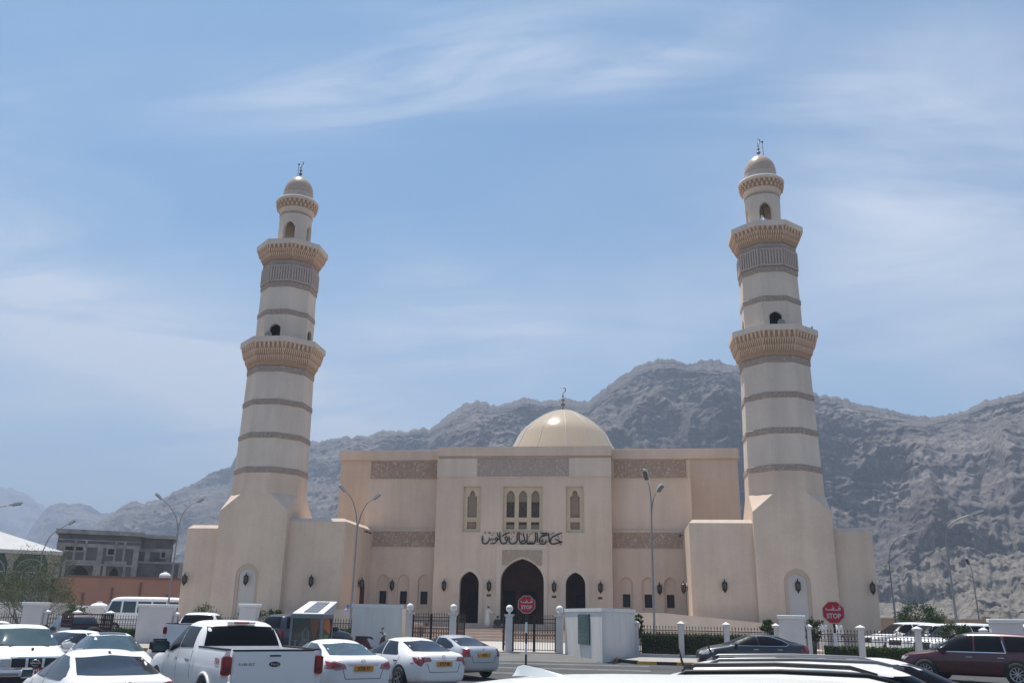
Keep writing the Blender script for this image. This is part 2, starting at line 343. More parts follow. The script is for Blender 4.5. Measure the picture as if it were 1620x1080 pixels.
for x0, x1, n in ((-5.09, -3.62, 1), (-1.67, 1.65, 3), (3.66, 5.10, 1)):
    lb, hs = lattice(x0, x1, n, n == 1)
    lo = P_('window', lb, M_LATT)
    b = bmesh.new(); box(b, x0+0.01, x1-0.01, 0.36, 0.44, 8.94, 12.7); obj('window_screen', b, M_SCREEN, lo)
    if n == 3:
        b = bmesh.new()
        for h in hs:
            if len(h) > 4: x_0 = min(p[0] for p in h); x_1 = max(p[0] for p in h); box(b, x_0-0.02, x_1+0.02, 0.325, 0.355, 10.15, 11.45)
            else:
                x_0 = h[0][0]; x_1 = h[1][0]; box(b, x_0-0.02, x_1+0.02, 0.325, 0.355, 9.55, 9.80)
        obj('dark_screen', b, M_DKSCR, lo)
    b = bmesh.new(); box(b, x0, x1, 0.12, 0.30, 9.86, 9.98); obj('transom', b, M_LATT, lo)
    b = holed(rect(x0-0.07, x1+0.07, 8.86, 12.78), [rect(x0+0.001, x1-0.001, 8.931, 12.709)], -0.025, -0.002); obj('window_frame', b, M_LATT, lo)
# calligraphy over the portal (traced as pen strokes): Jami' al-Sultan Qaboos
K = 6.75/1415.0
def cal(x, y): return (-3.40+(x-90)*K, 8.95-(y-78)*K*1.12)
STR = [
 ([(1498, 92), (1420, 118), (1335, 150), (1302, 190), (1290, 232), (1312, 262), (1380, 258), (1450, 240), (1503, 232)], 17),
 ([(1375, 186), (1420, 205), (1465, 225), (1503, 232)], 16), ([(1462, 262), (1480, 276)], 14),
 ([(1262, 92), (1268, 160), (1276, 225), (1305, 262)], 17),
 ([(1120, 92), (1165, 104), (1235, 96), (1243, 122), (1190, 137), (1135, 152), (1107, 184), (1100, 226), (1130, 262), (1182, 262), (1216, 238), (1216, 200)], 17),
 ([(1135, 118), (1172, 136), (1216, 118)], 14), ([(1136, 205), (1168, 212), (1160, 232), (1132, 226)], 11),
 ([(1062, 84), (1066, 160), (1070, 244)], 15), ([(1030, 84), (1036, 190), (1022, 246), (985, 262), (940, 250), (905, 258), (885, 240)], 17),
 ([(985, 262), (975, 215)], 12), ([(940, 252), (930, 212)], 12), ([(885, 98), (890, 180), (885, 250), (900, 264), (985, 263)], 15),
 ([(745, 82), (750, 190), (768, 256), (832, 256), (868, 236), (852, 208), (812, 214), (778, 244)], 17), ([(815, 88), (832, 150), (852, 208)], 14),
 ([(722, 82), (708, 150), (716, 200), (690, 240), (640, 264), (592, 256), (570, 220), (572, 150)], 17),
 ([(546, 166), (520, 150), (492, 170), (502, 200), (542, 200), (546, 166)], 13), ([(546, 190), (522, 244), (472, 266), (432, 250), (412, 200), (404, 84)], 17),
 ([(438, 150), (500, 116), (578, 90)], 15),
 ([(352, 168), (322, 180), (330, 206), (364, 202), (362, 166)], 13), ([(404, 180), (380, 196), (364, 200), (332, 248), (288, 264), (250, 250)], 15), ([(352, 90), (366, 130), (404, 170)], 12),
 ([(212, 165), (232, 214), (262, 190), (272, 214), (302, 188)], 13), ([(218, 200), (192, 250), (142, 268), (104, 250), (94, 198), (102, 140)], 17)]
b = bmesh.new()
for pts, w in STR:
    q = []
    for i, p in enumerate(pts):
        a = cal(*p); e = 0.65 if i in (0, len(pts)-1) else 1.0; q.append((a[0], a[1], w*K*e*1.35))
    stroke2d(b, q, 0.08, -0.10, -0.04)
rc = random.Random(3)
for x, y in ((230, 100), (205, 100), (218, 84), (1145, 210), (640, 150), (655, 105), (610, 108), (480, 120), (505, 100), (340, 236), (1155, 190), (136, 100), (150, 86), (960, 110), (930, 120), (985, 95), (700, 250), (1330, 105), (1350, 88), (1450, 175), (1490, 150), (1300, 110), (1430, 150), (790, 120), (775, 105), (915, 150), (640, 90), (270, 130), (300, 105), (120, 200), (605, 190), (1240, 225), (250, 262)):
    a = cal(x, y); s = 9*K; stroke2d(b, [(a[0]-s, a[1]+s*rc.uniform(-1, 1)), (a[0]+s, a[1]+s*rc.uniform(-1, 1))], 11*K, -0.09, -0.04)
P_('calligraphy', b, M_BLACK)
# small number plates beside the doors
for x, z in ((-2.72, 3.82), (2.66, 3.78), (6.4, 3.72)):
    b = bmesh.new(); box(b, x-0.18, x+0.18, -0.03, 0, z-0.09, z+0.09); pl = P_('wall_plate', b, M_DKMET)
# wall lanterns
b = bmesh.new(); lathe(b, [(0.02, 0.62), (0.05, 0.50), (0.06, 0.44), (0.20, 0.30), (0.24, 0.27), (0.24, 0.22)], 8); lathe(b, [(0.20, -0.26), (0.22, -0.30), (0.10, -0.46), (0.05, -0.52), (0.02, -0.60)], 8)
for i in range(8):
    a = 2*math.pi*i/8; tube(b, [(0.215*math.cos(a), 0.215*math.sin(a), 0.24), (0.20*math.cos(a), 0.20*math.sin(a), -0.28)], 0.022, 4)
box(b, -0.05, 0.05, 0.1, 0.40, 0.0, 0.1); box(b, -0.09, 0.09, 0.36, 0.40, -0.25, 0.3)
box(b, -0.09, -0.05, -0.2, 0.2, -0.2, -0.1); 
lan0 = P_('wall_lantern', b, M_LAMPMET)
b = bmesh.new(); lathe(b, [(0.175, -0.26), (0.185, 0.24)], 8); obj('lantern_glass', b, M_LAMPGL, lan0)
LAN = [(-15.65, -6.21, 0), (15.65, -6.21, 0), (-6.44, 0, 0), (6.44, 0, 0), (-2.68, 0, 0), (2.68, 0, 0), (-11.2, 1.36, 0), (11.2, 1.36, 0), (-26.0, -6.21, 0), (26.0, -6.21, 0),
       (-13.29, -1.9, math.pi/2), (13.29, -1.9, -math.pi/2), (26.4, -4.2, math.pi/2)]
for i, (x, y, a) in enumerate(LAN):
    o = lan0 if i == 0 else copy_tree(lan0, mosque)
    o.rotation_euler = (0, 0, a); o.location = (x+0.33*math.sin(a), y-0.33*math.cos(a), 4.55); o.scale = (0.82, 0.82, 0.84)
# --- side bays, hall and wings
for s in (-1, 1):
    T = Matrix.Diagonal((s, 1, 1, 1))
    def mbox(b, *d): box(b, *d, M=T)
    nz = [8.51, 10.29, 12.09]
    b = holed(rect(7.434, 13.287, FZ, 9.10), [arch(c, 1.02, 2.66, 4.9, 5.47) for c in nz], 1.36, 1.54, M=T); P_('bay_wall', b)
    b = holed(rect(7.434, 13.287, FZ, 9.10), [rect(c-0.31, c+0.31, 3.05, 4.10) for c in nz], 1.543, 1.75, M=T); P_('niche_wall', b)
    for c in nz:
        b = bmesh.new(); mbox(b, c-0.305, c+0.305, 1.68, 1.72, 3.055, 4.095); w = P_('window', b, M_GLASSW)
        f = bmesh.new(); mbox(f, c-0.40, c+0.40, 1.48, 1.60, 2.96, 3.045); obj('window_sill', f, M_PLAS2, w)
        f = bmesh.new(); mbox(f, c-0.012, c+0.012, 1.66, 1.679, 3.055, 4.095); obj('mullion', f, M_DKMET, w)
    b = bmesh.new(); mbox(b, 7.44, 13.28, 1.755, 3.0, FZ, 9.10); P_('bay_core', b)
    b = bmesh.new(); mbox(b, 7.434, 13.287, 1.28, 1.755, 9.103, 9.22); P_('ledge', b, M_PLAS2)
    b = bmesh.new(); mbox(b, 7.52, 13.20, 1.325, 1.357, 7.78, 9.06); P_('carved_frieze', b, M_FRZ)
    b = bmesh.new(); mbox(b, 7.50, 13.22, 1.31, 1.355, 9.062, 9.10); mbox(b, 7.50, 13.22, 1.31, 1.355, 7.74, 7.777); P_('frieze_border', b, M_LATT)
    b = bmesh.new(); mbox(b, 7.434, 14.10, 1.50, 8.6, 9.223, 15.26); P_('upper_bay_wall', b)
    b = bmesh.new(); mbox(b, 7.70, 13.74, 1.44, 1.497, 13.64, 15.14); P_('carved_frieze', b, M_FRZ)
    b = bmesh.new(); mbox(b, 7.66, 13.78, 1.42, 1.496, 13.59, 13.636); mbox(b, 7.52, 7.66, 1.45, 1.496, 13.6, 15.2); mbox(b, 13.78, 14.09, 1.45, 1.496, 13.6, 15.2); P_('frieze_border', b, M_LATT)
    b = bmesh.new(); mbox(b, 7.50, 14.16, 1.34, 8.6, 15.263, 16.10); P_('parapet', b)
    # wings
    b = bmesh.new(); mbox(b, 13.29, 18.3, -6.21, 8.3, FZ, 9.10); P_('wing_wall', b)
    b = bmesh.new(); x0, x1, y0, y1, z0, z1 = 13.29, 18.3, -6.21, 8.3, 9.103, 9.38
    ring_loft(b, [[T @ Vector(p) for p in ((x0, y0, z0), (x1, y0, z0), (x1, y1, z0), (x0, y1, z0))], [T @ Vector(p) for p in ((x0+0.30, y0+0.30, z1), (x1, y0+0.30, z1), (x1, y1, z1), (x0+0.30, y1, z1))]]); P_('coping', b, M_PLAS2)
    b = bmesh.new(); mbox(b, 23.2, 26.40, -6.21, 4.0, FZ, 8.53); P_('wing_wall', b)
    b = bmesh.new(); x0, x1, y0, y1, z0, z1 = 23.2, 26.40, -6.21, 4.0, 8.533, 8.81
    ring_loft(b, [[T @ Vector(p) for p in ((x0, y0, z0), (x1, y0, z0), (x1, y1, z0), (x0, y1, z0))], [T @ Vector(p) for p in ((x0, y0+0.30, z1), (x1-0.30, y0+0.30, z1), (x1-0.30, y1-0.3, z1), (x0, y1-0.3, z1))]]); P_('coping', b, M_PLAS2)
    # arched doorway in the inner wing wall (faces the portal)
    aa = arch(-0.75, 1.5, 1.62, 4.15, 4.95)
    b = holed(arch(-0.75, 2.1, 1.6, 4.15, 5.28), [arch(-0.75, 1.504, 1.602, 4.15, 4.952)], 13.285, 13.22, plane='YZ', M=T); P_('arch_moulding', b, M_PLAS2)
    b = holed(aa, [], 13.288, 13.27, plane='YZ', M=T); P_('side_door', b, M_WOOD)
    # low ramp wall and terrace
    b = bmesh.new(); pr = [(7.6, FZ), (20.2, FZ), (20.2, 1.85), (11.2, 2.58), (7.6, 2.60)]
    ring_loft(b, [[T @ Vector((p[0], -8.4, p[1])) for p in pr], [T @ Vector((p[0], -8.1, p[1])) for p in pr]]); P_('ramp_wall', b)
    b = bmesh.new(); mbox(b, 7.6, 13.28, -8.095, 1.355, FZ, 1.58); mbox(b, 13.285, 27.2, -8.0, -6.215, FZ, 0.95); P_('terrace', b, M_STEP)
b = bmesh.new(); box(b, -18.95, 18.95, 8.62, 62, FZ, 16.40); P_('hall_wall', b)
b = bmesh.new(); box(b, -19.02, 19.02, 8.5, 62.1, 16.403, 16.50); box(b, -19.05, 19.05, 8.34, 62.2, 16.503, 17.42); P_('parapet', b)
# CCTV cameras under the wing coping
for s, y in ((-1, -1.2), (-1, -0.2), (1, 0.9)):
    b = bmesh.new(); x = 13.29*s; d = -s
    box(b, min(x, x+d*0.2), max(x, x+d*0.2), y-0.03, y+0.03, 8.78, 8.84); bmesh.ops.create_cone(b, cap_ends=True, segments=10, radius1=0.08, radius2=0.07, depth=0.3, matrix=Matrix.Translation((x+d*0.28, y-0.1, 8.78)) @ Matrix.Rotation(R(80), 4, 'X'))
    P_('security_camera', b, M_DKMET)
# podium with steps in front of the portal
b = bmesh.new(); box(b, -7.55, 7.55, -3.2, -0.002, FZ, 1.30); box(b, -7.42, 7.42, -1.3, 3.39, 1.303, 1.60); P_('podium', b, M_STEP)
b = bmesh.new()
for i in range(4): box(b, -7.0, 7.0, -3.203-0.62*(4-i), -3.203-0.62*(3-i)-0.003*0, FZ, FZ+0.21*(i+0.95))
P_('front_steps', b, M_STEP)
# --- dome
DY = 48.0
b = bmesh.new()
prof = [(8.3, 17.3), (8.4, 20.5), (8.35, 21.6), (8.1, 22.8), (7.6, 24.0), (6.88, 25.15), (6.28, 26.4), (5.78, 27.1), (5.2, 27.7), (4.55, 28.25), (3.8, 28.8), (2.95, 29.32), (2.05, 29.78), (1.1, 30.15), (0.35, 30.33), (0.05, 30.37)]
lathe(b, prof, 48, (0, DY)); dome = P_('dome', b, None, smooth=True)
mt = bpy.data.materials.new('dome_mosaic'); mt.use_nodes = True; t = mt.node_tree; p = t.nodes['Principled BSDF']; p.inputs['Roughness'].default_value = 0.25; p.inputs['Specular IOR Level'].default_value = 0.13
g = t.nodes.new('ShaderNodeTexCoord'); br = t.nodes.new('ShaderNodeTexBrick'); mp = t.nodes.new('ShaderNodeMapping'); mp.inputs['Rotation'].default_value = (R(90), 0, 0)
t.links.new(g.outputs['Object'], mp.inputs[0]); t.links.new(mp.outputs[0], br.inputs[0])
br.inputs['Scale'].default_value = 3.0; br.inputs['Color1'].default_value = (0.46, 0.36, 0.265, 1); br.inputs['Color2'].default_value = (0.50, 0.40, 0.30, 1); br.inputs['Mortar'].default_value = (0.50, 0.42, 0.33, 1); br.inputs['Mortar Size'].default_value = 0.01
t.links.new(br.outputs[0], p.inputs['Base Color']); dome.data.materials.append(mt); MATS['dome'] = mt
for i in range(12):
    a = 2*math.pi*(i+0.25)/12; rb = bmesh.new(); tube(rb, [((r+0.015)*math.cos(a), DY+(r+0.015)*math.sin(a), z) for r, z in prof[1:]], [0.05]*9+[0.045, 0.04, 0.035, 0.03, 0.02, 0.02][:len(prof)-10], 6)
    obj('dome_rib', rb, mat('rib_tile', (0.60, 0.52, 0.45), 0.4), dome, smooth=True)
def finial(par, x, y, z, h, rod=None):
    b = bmesh.new(); k = h/2.7
    lathe(b, [(0.16*k, 0), (0.16*k, 0.08*k), (0.05*k, 0.2*k), (0.045*k, 2.0*k), (0.01, 2.05*k)], 8)
    for zz, rr in ((0.62, 0.26), (1.18, 0.20), (1.62, 0.13)): sphere(b, (0, 0, zz*k), rr*k, 12, 8, 0.8)
    o = obj('finial', b, M_GOLD, par, smooth=True, loc=(x, y, z))
    c = bmesh.new(); q = []
    n = 14
    for i in range(n+1):
        a = R(-215+250*i/n)+R(40); q.append((0.30*k*math.cos(a), 0, (2.36+0.30*math.sin(a))*k))
    q = [(0.30*k*math.cos(R(-135+270*i/n)), 0, (2.36*k+0.30*k*math.sin(R(-135+270*i/n)))) for i in range(n+1)]
    tube(c, q, [0.012*k+0.05*k*math.sin(math.pi*i/n) for i in range(n+1)], 6); obj('crescent', c, M_GOLD, o, smooth=True)
    if rod:
        r_ = bmesh.new(); tube(r_, [(rod, 0.1, -0.1), (rod*0.93, 0.1, h*0.78)], 0.022, 5); sphere(r_, (rod*0.93, 0.1, h*0.86), 0.10, 8, 6); obj('lightning_rod', r_, M_DKMET, o)
    return o
finial(dome, 0, DY, 30.3, 3.35)
# ================================================================== MINARETS
MU, MV = 20.75, -3.95
A8 = math.pi/8
def oct_pts(r, z): return ngon(0, 0, r, z, 8, A8, apo=True)
def minaret(s, label):
    t = thing('minaret', label, 'minaret', (s*MU, MV, FZ), 0, 'twin minarets of the mosque')
    q = lambda z: z-FZ
    h = 2.82
    b = bmesh.new()
    sq0 = [(-h, -h, 0), (h, -h, 0), (h, h, 0), (-h, h, 0)]
    # square base with the recessed arch on its front face
    box(b, -h, h, -h+0.12, h, 0, q(9.87))
    obj('base', b, M_PLAS, t)
    b = holed([(-h, 0), (h, 0), (h, q(9.87)), (-h, q(9.87))], [arch(0, 1.86, 0.3, q(4.95), q(5.83))], -h, -h+0.117); obj('front_panel', b, M_PLAS, t)
    nk = holed(arch(0, 1.36, 0.306, q(4.80), q(5.455)), [], -h+0.10, -h+0.112); obj('niche_panel', nk, mat('niche_pale', (0.56, 0.50, 0.46), 0.85, var=0.04, vscale=1), t)
    nb = holed(arch(0, 1.855, 0.302, q(4.95), q(5.828)), [arch(0, 1.36, 0.304, q(4.80), q(5.46))], -h+0.045, -h+0.115); nb_o = obj('niche_moulding', nb, mat('niche_rim', (0.52, 0.39, 0.30), 0.85), t)
    # broach from square to octagon
    b = bmesh.new(); o8 = oct_pts(2.80, q(11.28)); c4 = [(h, h, q(9.873)), (-h, h, q(9.873)), (-h, -h, q(9.873)), (h, -h, q(9.873))]
    C4 = [b.verts.new(p) for p in c4]; O8 = [b.verts.new(p) for p in o8]
    # o8[i] at angle 22.5+45i : corner k (angle 45+90k) lies between o8[2k] and o8[2k+1]
    for k in range(4):
        b.faces.new((C4[k], O8[2*k+1], O8[2*k])); b.faces.new((C4[k], C4[(k+1) % 4], O8[(2*k+2) % 8], O8[2*k+1]))
    b.faces.new(O8[::-1]); b.faces.new(C4); obj('broach', b, M_PLAS, t)
    def shaft(name, segs, m=M_SHAFT):
        b = bmesh.new(); ring_loft(b, [oct_pts(r, q(z)) for r, z in segs]); return obj(name, b, m, t)
    sh = bmesh.new(); ring_loft(sh, [oct_pts(2.795, q(11.283)), oct_pts(2.765, q(12.93))]); obj('lower_shaft', sh, M_PLAS, t)
    shaft('shaft', [(2.745, 12.933), (2.56, 21.96)])
    for z0, z1 in ((12.93, 13.41), (15.78, 16.24), (18.58, 19.06), (21.40, 21.95)):
        r = 2.755-(z0-12.93)*0.0217; bb = bmesh.new()
        ring_loft(bb, [oct_pts(r+0.02, q(z0)), oct_pts(r+0.055, q(z0+0.06)), oct_pts(r+0.05, q(z1-0.06)), oct_pts(r+0.015, q(z1))]); obj('tile_band', bb, M_BAND, t)
    def gallery(z0, zc, z1, r0, r1, npc, rp):
        bb = bmesh.new(); H = zc-z0
        ring_loft(bb, [oct_pts(r0-0.1, q(z0)), oct_pts(r0+0.06, q(z0+0.01)), oct_pts(r0+0.14, q(z0+0.16*H)), oct_pts(r0+(r1-r0)*0.30, q(z0+0.34*H)), oct_pts(r0+(r1-r0)*0.62, q(z0+0.62*H)), oct_pts(r1-0.10, q(z0+0.80*H)), oct_pts(r1-0.09, q(zc-0.002))])
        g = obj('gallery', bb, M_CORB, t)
        nb = bmesh.new()
        for tier, (rr, za, zb, cnt, dep) in enumerate(((r1+0.03, 0.73, 0.995, npc, 0.13), (r0+(r1-r0)*0.84, 0.46, 0.72, npc*2, 0.15), (r0+(r1-r0)*0.52, 0.20, 0.45, npc*2, 0.13))):
            side = 2*rr*math.tan(A8)
            for k in range(8):
                Mk = Matrix.Rotation(k*math.pi/4, 4, 'Z')
                for i in range(cnt):
                    cx_ = side*(-0.5+(i+0.5)/cnt); w = side/cnt*(0.30 if tier == 0 else 0.34)
                    zt = q(z0+zb*H); zb_ = q(z0+za*H)
                    xs = (-rr+dep if False else 0)
                    vv = [Mk @ Vector(p) for p in ((cx_-w, -rr, zt), (cx_+w, -rr, zt), (cx_+w, -rr+dep*1.6, zt), (cx_-w, -rr+dep*1.6, zt), (cx_-w*0.35, -rr+dep*0.9, zb_), (cx_+w*0.35, -rr+dep*0.9, zb_), (cx_+w*0.35, -rr+dep*2.4, zb_), (cx_-w*0.35, -rr+dep*2.4, zb_))]
                    vs_ = [nb.verts.new(p) for p in vv]
                    for f in ((0, 1, 2, 3), (4, 7, 6, 5), (0, 4, 5, 1), (1, 5, 6, 2), (2, 6, 7, 3), (3, 7, 4, 0)): nb.faces.new([vs_[j] for j in f])
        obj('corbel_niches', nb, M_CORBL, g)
        pb = bmesh.new(); i0 = oct_pts(rp-0.22, q(zc)); 
        ring_loft(pb, [oct_pts(rp-0.25, q(zc+0.14)), oct_pts(rp-0.25, q(zc)), oct_pts(rp, q(zc)), oct_pts(rp, q(z1)), oct_pts(rp-0.16, q(z1)), oct_pts(rp-0.16, q(zc+0.15))], True, True); obj('parapet', pb, M_SHAFT, g)
        return g
    gallery(21.96, 23.83, 24.30, 2.58, 3.26, 7, 3.34)
    gallery(31.66, 32.90, 33.37, 2.24, 2.84, 6, 2.90)
    # upper shaft: four arched openings on its lower stage
    uw = bmesh.new(); side = 2*2.26*math.tan(A8)
    for k in range(8):
        Mk = Matrix.Rotation(k*math.pi/4, 4, 'Z')
        hs = [arch(0, 0.98, q(23.7), q(25.25), q(25.72))] if k % 2 == 0 else []
        holed([(-side/2, q(23.6)), (side/2, q(23.6)), (side/2*0.985, q(26.58)), (-side/2*0.985, q(26.58))], hs, -2.26, -2.02, dst=uw, M=Mk)
    obj('upper_wall', uw, M_SHAFT, t)
    ic = bmesh.new(); lathe(ic, [(1.5, q(23.5)), (1.5, q(26.5))], 12); obj('stair_core', ic, M_DARK, t)
    shaft('upper_shaft', [(2.25, 26.583), (2.20, 29.1), (2.20, 31.7)])
    for z0, z1 in ((26.59, 27.05), (29.12, 29.59), (31.17, 31.66)):
        bb = bmesh.new(); r = 2.25-(z0-26.6)*0.012; ring_loft(bb, [oct_pts(r+0.02, q(z0)), oct_pts(r+0.06, q(z0+0.06)), oct_pts(r+0.05, q(z1-0.06)), oct_pts(r+0.02, q(z1))]); obj('tile_band', bb, M_BAND, t)
    fb = bmesh.new(); ring_loft(fb, [oct_pts(2.26, q(29.62)), oct_pts(2.275, q(31.16))]); fo = obj('fluted_panel', fb, M_FRZ2, t)
    fl = bmesh.new(); rr = 2.275; side = 2*rr*math.tan(A8)
    for k in range(8):
        Mk = Matrix.Rotation(k*math.pi/4, 4, 'Z')
        box(fl, -side/2+0.01, side/2-0.01, -rr-0.075, -rr+0.02, q(29.64), q(29.76), M=Mk); box(fl, -side/2+0.01, side/2-0.01, -rr-0.075, -rr+0.02, q(31.02), q(31.14), M=Mk)
        for i in range(8):
            cx_ = side*(-0.5+(i+0.5)/8); box(fl, cx_-0.065, cx_+0.065, -rr-0.085, -rr+0.02, q(29.763), q(31.017), M=Mk)
    obj('flutes', fl, mat('flute_stone', (0.46, 0.375, 0.325), 0.85), fo)
    # lantern: round drum with four pointed openings
    rl = 1.45
    flat = holed([(-0.75*math.pi*rl, q(33.0)), (1.25*math.pi*rl, q(33.0)), (1.25*math.pi*rl, q(36.54)), (-0.75*math.pi*rl, q(36.54))], [arch(rl*(k*math.pi/2-0.75*math.pi+math.pi/4), 1.12, q(33.2), q(34.95), q(35.75)) for k in range(4) if k > 0] if False else [arch(rl*a, 1.12, q(33.2), q(34.95), q(35.75)) for a in (-math.pi/2, 0, math.pi/2, math.pi)], -1, 0)
    for x in np.arange(-0.75*math.pi*rl+0.2, 1.25*math.pi*rl, 0.22):
        bmesh.ops.bisect_plane(flat, geom=flat.verts[:]+flat.edges[:]+flat.faces[:], plane_co=(x, 0, 0), plane_no=(1, 0, 0))
    for v in flat.verts:
        a = v.co.x/rl; rr = rl+(0 if v.co.y < -0.5 else -0.25); v.co = (rr*math.sin(a), -rr*math.cos(a), v.co.z)
    bmesh.ops.remove_doubles(flat, verts=flat.verts, dist=0.0005)
    lo = obj('lantern_drum', flat, M_SHAFT, t)
    rg = bmesh.new(); lathe(rg, [(1.44, q(36.5)), (1.49, q(36.52)), (1.49, q(36.60)), (1.44, q(36.62))], 32); obj('ring', rg, M_BAND, lo)
    fc = bmesh.new(); lathe(fc, [(1.42, q(36.62)), (1.46, q(36.95)), (1.56, q(37.10)), (1.60, q(37.16))], 32); fc_o = obj('cornice', fc, M_SHAFT, t, smooth=True)
    fp = bmesh.new(); lathe(fp, [(1.60, q(37.163)), (1.68, q(37.3)), (1.74, q(37.5)), (1.80, q(37.78))], 32); fpo = obj('cornice_niches', fp, M_CORB, fc_o)
    dn = bmesh.new()
    for i in range(28):
        Mk = Matrix.Rotation(2*math.pi*i/28, 4, 'Z'); box(dn, -0.075, 0.075, -1.86, -1.66, q(37.5), q(37.77), M=Mk); 
        Mk = Matrix.Rotation(2*math.pi*(i+0.5)/28, 4, 'Z'); box(dn, -0.07, 0.07, -1.78, -1.60, q(37.2), q(37.46), M=Mk)
    obj('dentils', dn, M_CORBL, fc_o)
    tr = bmesh.new(); lathe(tr, [(1.80, q(37.783)), (1.90, q(37.84)), (1.93, q(37.98)), (1.88, q(38.12)), (1.62, q(38.2)), (1.36, q(38.24)), (1.34, q(38.3))], 36); obj('cornice_ring', tr, M_SHAFT, fc_o, smooth=True)
    md = bmesh.new(); lathe(md, [(1.335, q(38.25)), (1.345, q(38.92))], 32); obj('mosaic_ring', md, carved('mosaic_white', (0.42, 0.38, 0.34), (0.62, 0.58, 0.54), 11, 0.01, 'band'), t)
    db = bmesh.new(); lathe(db, [(1.33, q(38.923)), (1.34, q(39.1)), (1.30, q(39.45)), (1.18, q(39.85)), (0.97, q(40.2)), (0.70, q(40.48)), (0.36, q(40.68)), (0.05, q(40.75))], 32)
    do = obj('dome', db, mat('dome_tile', (0.46, 0.345, 0.26), 0.3, var=0.12, vscale=4), t, smooth=True)
    finial(do, 0, 0, q(40.7), 1.75, rod=(0.42 if s > 0 else -0.30))
    # horn loudspeakers and a ladder
    def horn(x, y, z, rz, name='loudspeaker'):
        hb = bmesh.new(); lathe(hb, [(0.06, -0.35), (0.09, -0.12), (0.20, 0.08), (0.31, 0.2), (0.315, 0.22), (0.20, 0.10), (0.05, -0.05)], 16); 
        for f in hb.faces: pass
        o_ = obj(name, hb, mat('horn_grey', (0.42, 0.40, 0.37), 0.5), t, smooth=True, loc=(x, y, z)); o_.rotation_euler = (R(90), 0, rz); return o_
    horn(0.30*s, -2.65, q(24.55), R(4)); horn(s*2.9, -0.6, q(24.62), R(80)*s)
    if s > 0:
        lb = bmesh.new()
        for xx in (0.10, 0.42): tube(lb, [(xx, 0.5, q(33.2)), (xx-0.35, 0.5, q(36.2))], 0.035, 5)
        for i in range(9): zz = q(33.4+0.3*i); xx = 0.10-0.035*i; tube(lb, [(xx, 0.5, zz), (xx+0.32, 0.5, zz)], 0.025, 4)
        obj('ladder', lb, M_DKMET, t)
    ln = copy_tree(lan0, t); ln.location = (0, -h-0.20, 4.6-FZ); ln.rotation_euler = (0, 0, 0)
    return t
minaret(-1, 'left minaret, cream octagonal tower rising beside the street lamp on the left')
minaret(1, 'right minaret, cream octagonal tower behind the right hand stop sign')
# ================================================================== GROUND
b = bmesh.new()
ys = [-400, -75, -60, -50, -42, -38, -34, -30, -27, -23, -20, 0, 60, 300, 9000]; xs = [-9000, -400, -80, 0, 80, 400, 9000]
ring = [[b.verts.new((x, y, ground_z(y))) for x in xs] for y in ys]
for i in range(len(ys)-1):
    for j in range(len(xs)-1): b.faces.new((ring[i][j], ring[i][j+1], ring[i+1][j+1], ring[i+1][j]))
tag(obj('ground', b, mat('sandy_ground', (0.30, 0.245, 0.19), 0.95, var=0.25, vscale=0.15, bump=0.3, bscale=2)), kind='structure')
def sheet(name, x0, x1, y0, y1, m, dz, nx=1):
    b = bmesh.new(); yy = sorted({y0, y1, *[y for y in ys if y0 < y < y1]})
    rows = [[b.verts.new((x0, y, ground_z(y)+dz)), b.verts.new((x1, y, ground_z(y)+dz))] for y in yy]
    for i in range(len(yy)-1): b.faces.new((rows[i][0], rows[i][1], rows[i+1][1], rows[i+1][0]))
    return tag(obj(name, b, m), kind='structure')
M_ASPH = mat('asphalt', (0.062, 0.060, 0.060), 0.9, var=0.30, vscale=0.5, bump=0.3, bscale=60)
sheet('car_park', -70, 70, -110, -26.9, M_ASPH, 0.006)
sheet('forecourt', -40, 30, -26.88, 2, mat('pale_paving', (0.42, 0.39, 0.36), 0.8, var=0.1, vscale=0.6), 0.008)
sheet('side_car_park', 30.5, 80, -26.0, 40, mat('asphalt_pale', (0.16, 0.155, 0.15), 0.9, var=0.2, vscale=0.5), 0.008)
sheet('entrance_apron', -3.6, 7.2, -32.5, -26.9, mat('concrete_apron', (0.13, 0.125, 0.122), 0.9, var=0.2, vscale=0.7), 0.012)
for y in (-34.3, -36.8, -39.5):
    sheet('road_marking', -1.0, 9.5, y, y+0.7, mat('worn_marking', (0.14, 0.138, 0.138), 0.9, var=0.3, vscale=2), 0.014)
# painted kerbs
def kerb(pts, name, label, first=0, seg=1.0, w=0.18, h=0.14):
    kb = thing(name, label, 'kerb', (pts[0][0], pts[0][1], ground_z(pts[0][1])))
    org = Vector((pts[0][0], pts[0][1], 0)); out = [bmesh.new(), bmesh.new()]; k = first
    for a, c in zip(pts[:-1], pts[1:]):
        a = Vector((*a, 0)); c = Vector((*c, 0)); L = (c-a).length; n = max(1, int(L/seg)); d = (c-a).normalized(); nr = Vector((-d.y, d.x, 0))
        for i in range(n):
            p = a+(c-a)*(i/n); q = a+(c-a)*((i+1)/n); z0 = ground_z(p.y)
            cs = [p-nr*w/2, q-d*0.012-nr*w/2, q-d*0.012+nr*w/2, p+nr*w/2]
            lo = [Vector((v.x, v.y, z0-0.05))-Vector((org.x, org.y, ground_z(org.y))) for v in cs]; hi = [Vector((v.x, v.y, z0+h))-Vector((org.x, org.y, ground_z(org.y))) for v in cs]
            ring_loft(out[k % 2], [lo, hi]); k += 1
    obj('black_segments', out[0], M_KBLK, kb); obj('yellow_segments', out[1], M_YEL, kb); return kb
kerb([(7.9, -29.9), (8.2, -31.6), (9.0, -32.6), (11.6, -32.9)], 'painted_kerb', 'black and yellow kerb curving out from the corner of the white sign wall', 0, 0.85)
kerb([(11.75, -32.9), (40, -33.3)], 'painted_kerb', 'long black and yellow kerb running behind the dark red SUV', 1, 1.6)
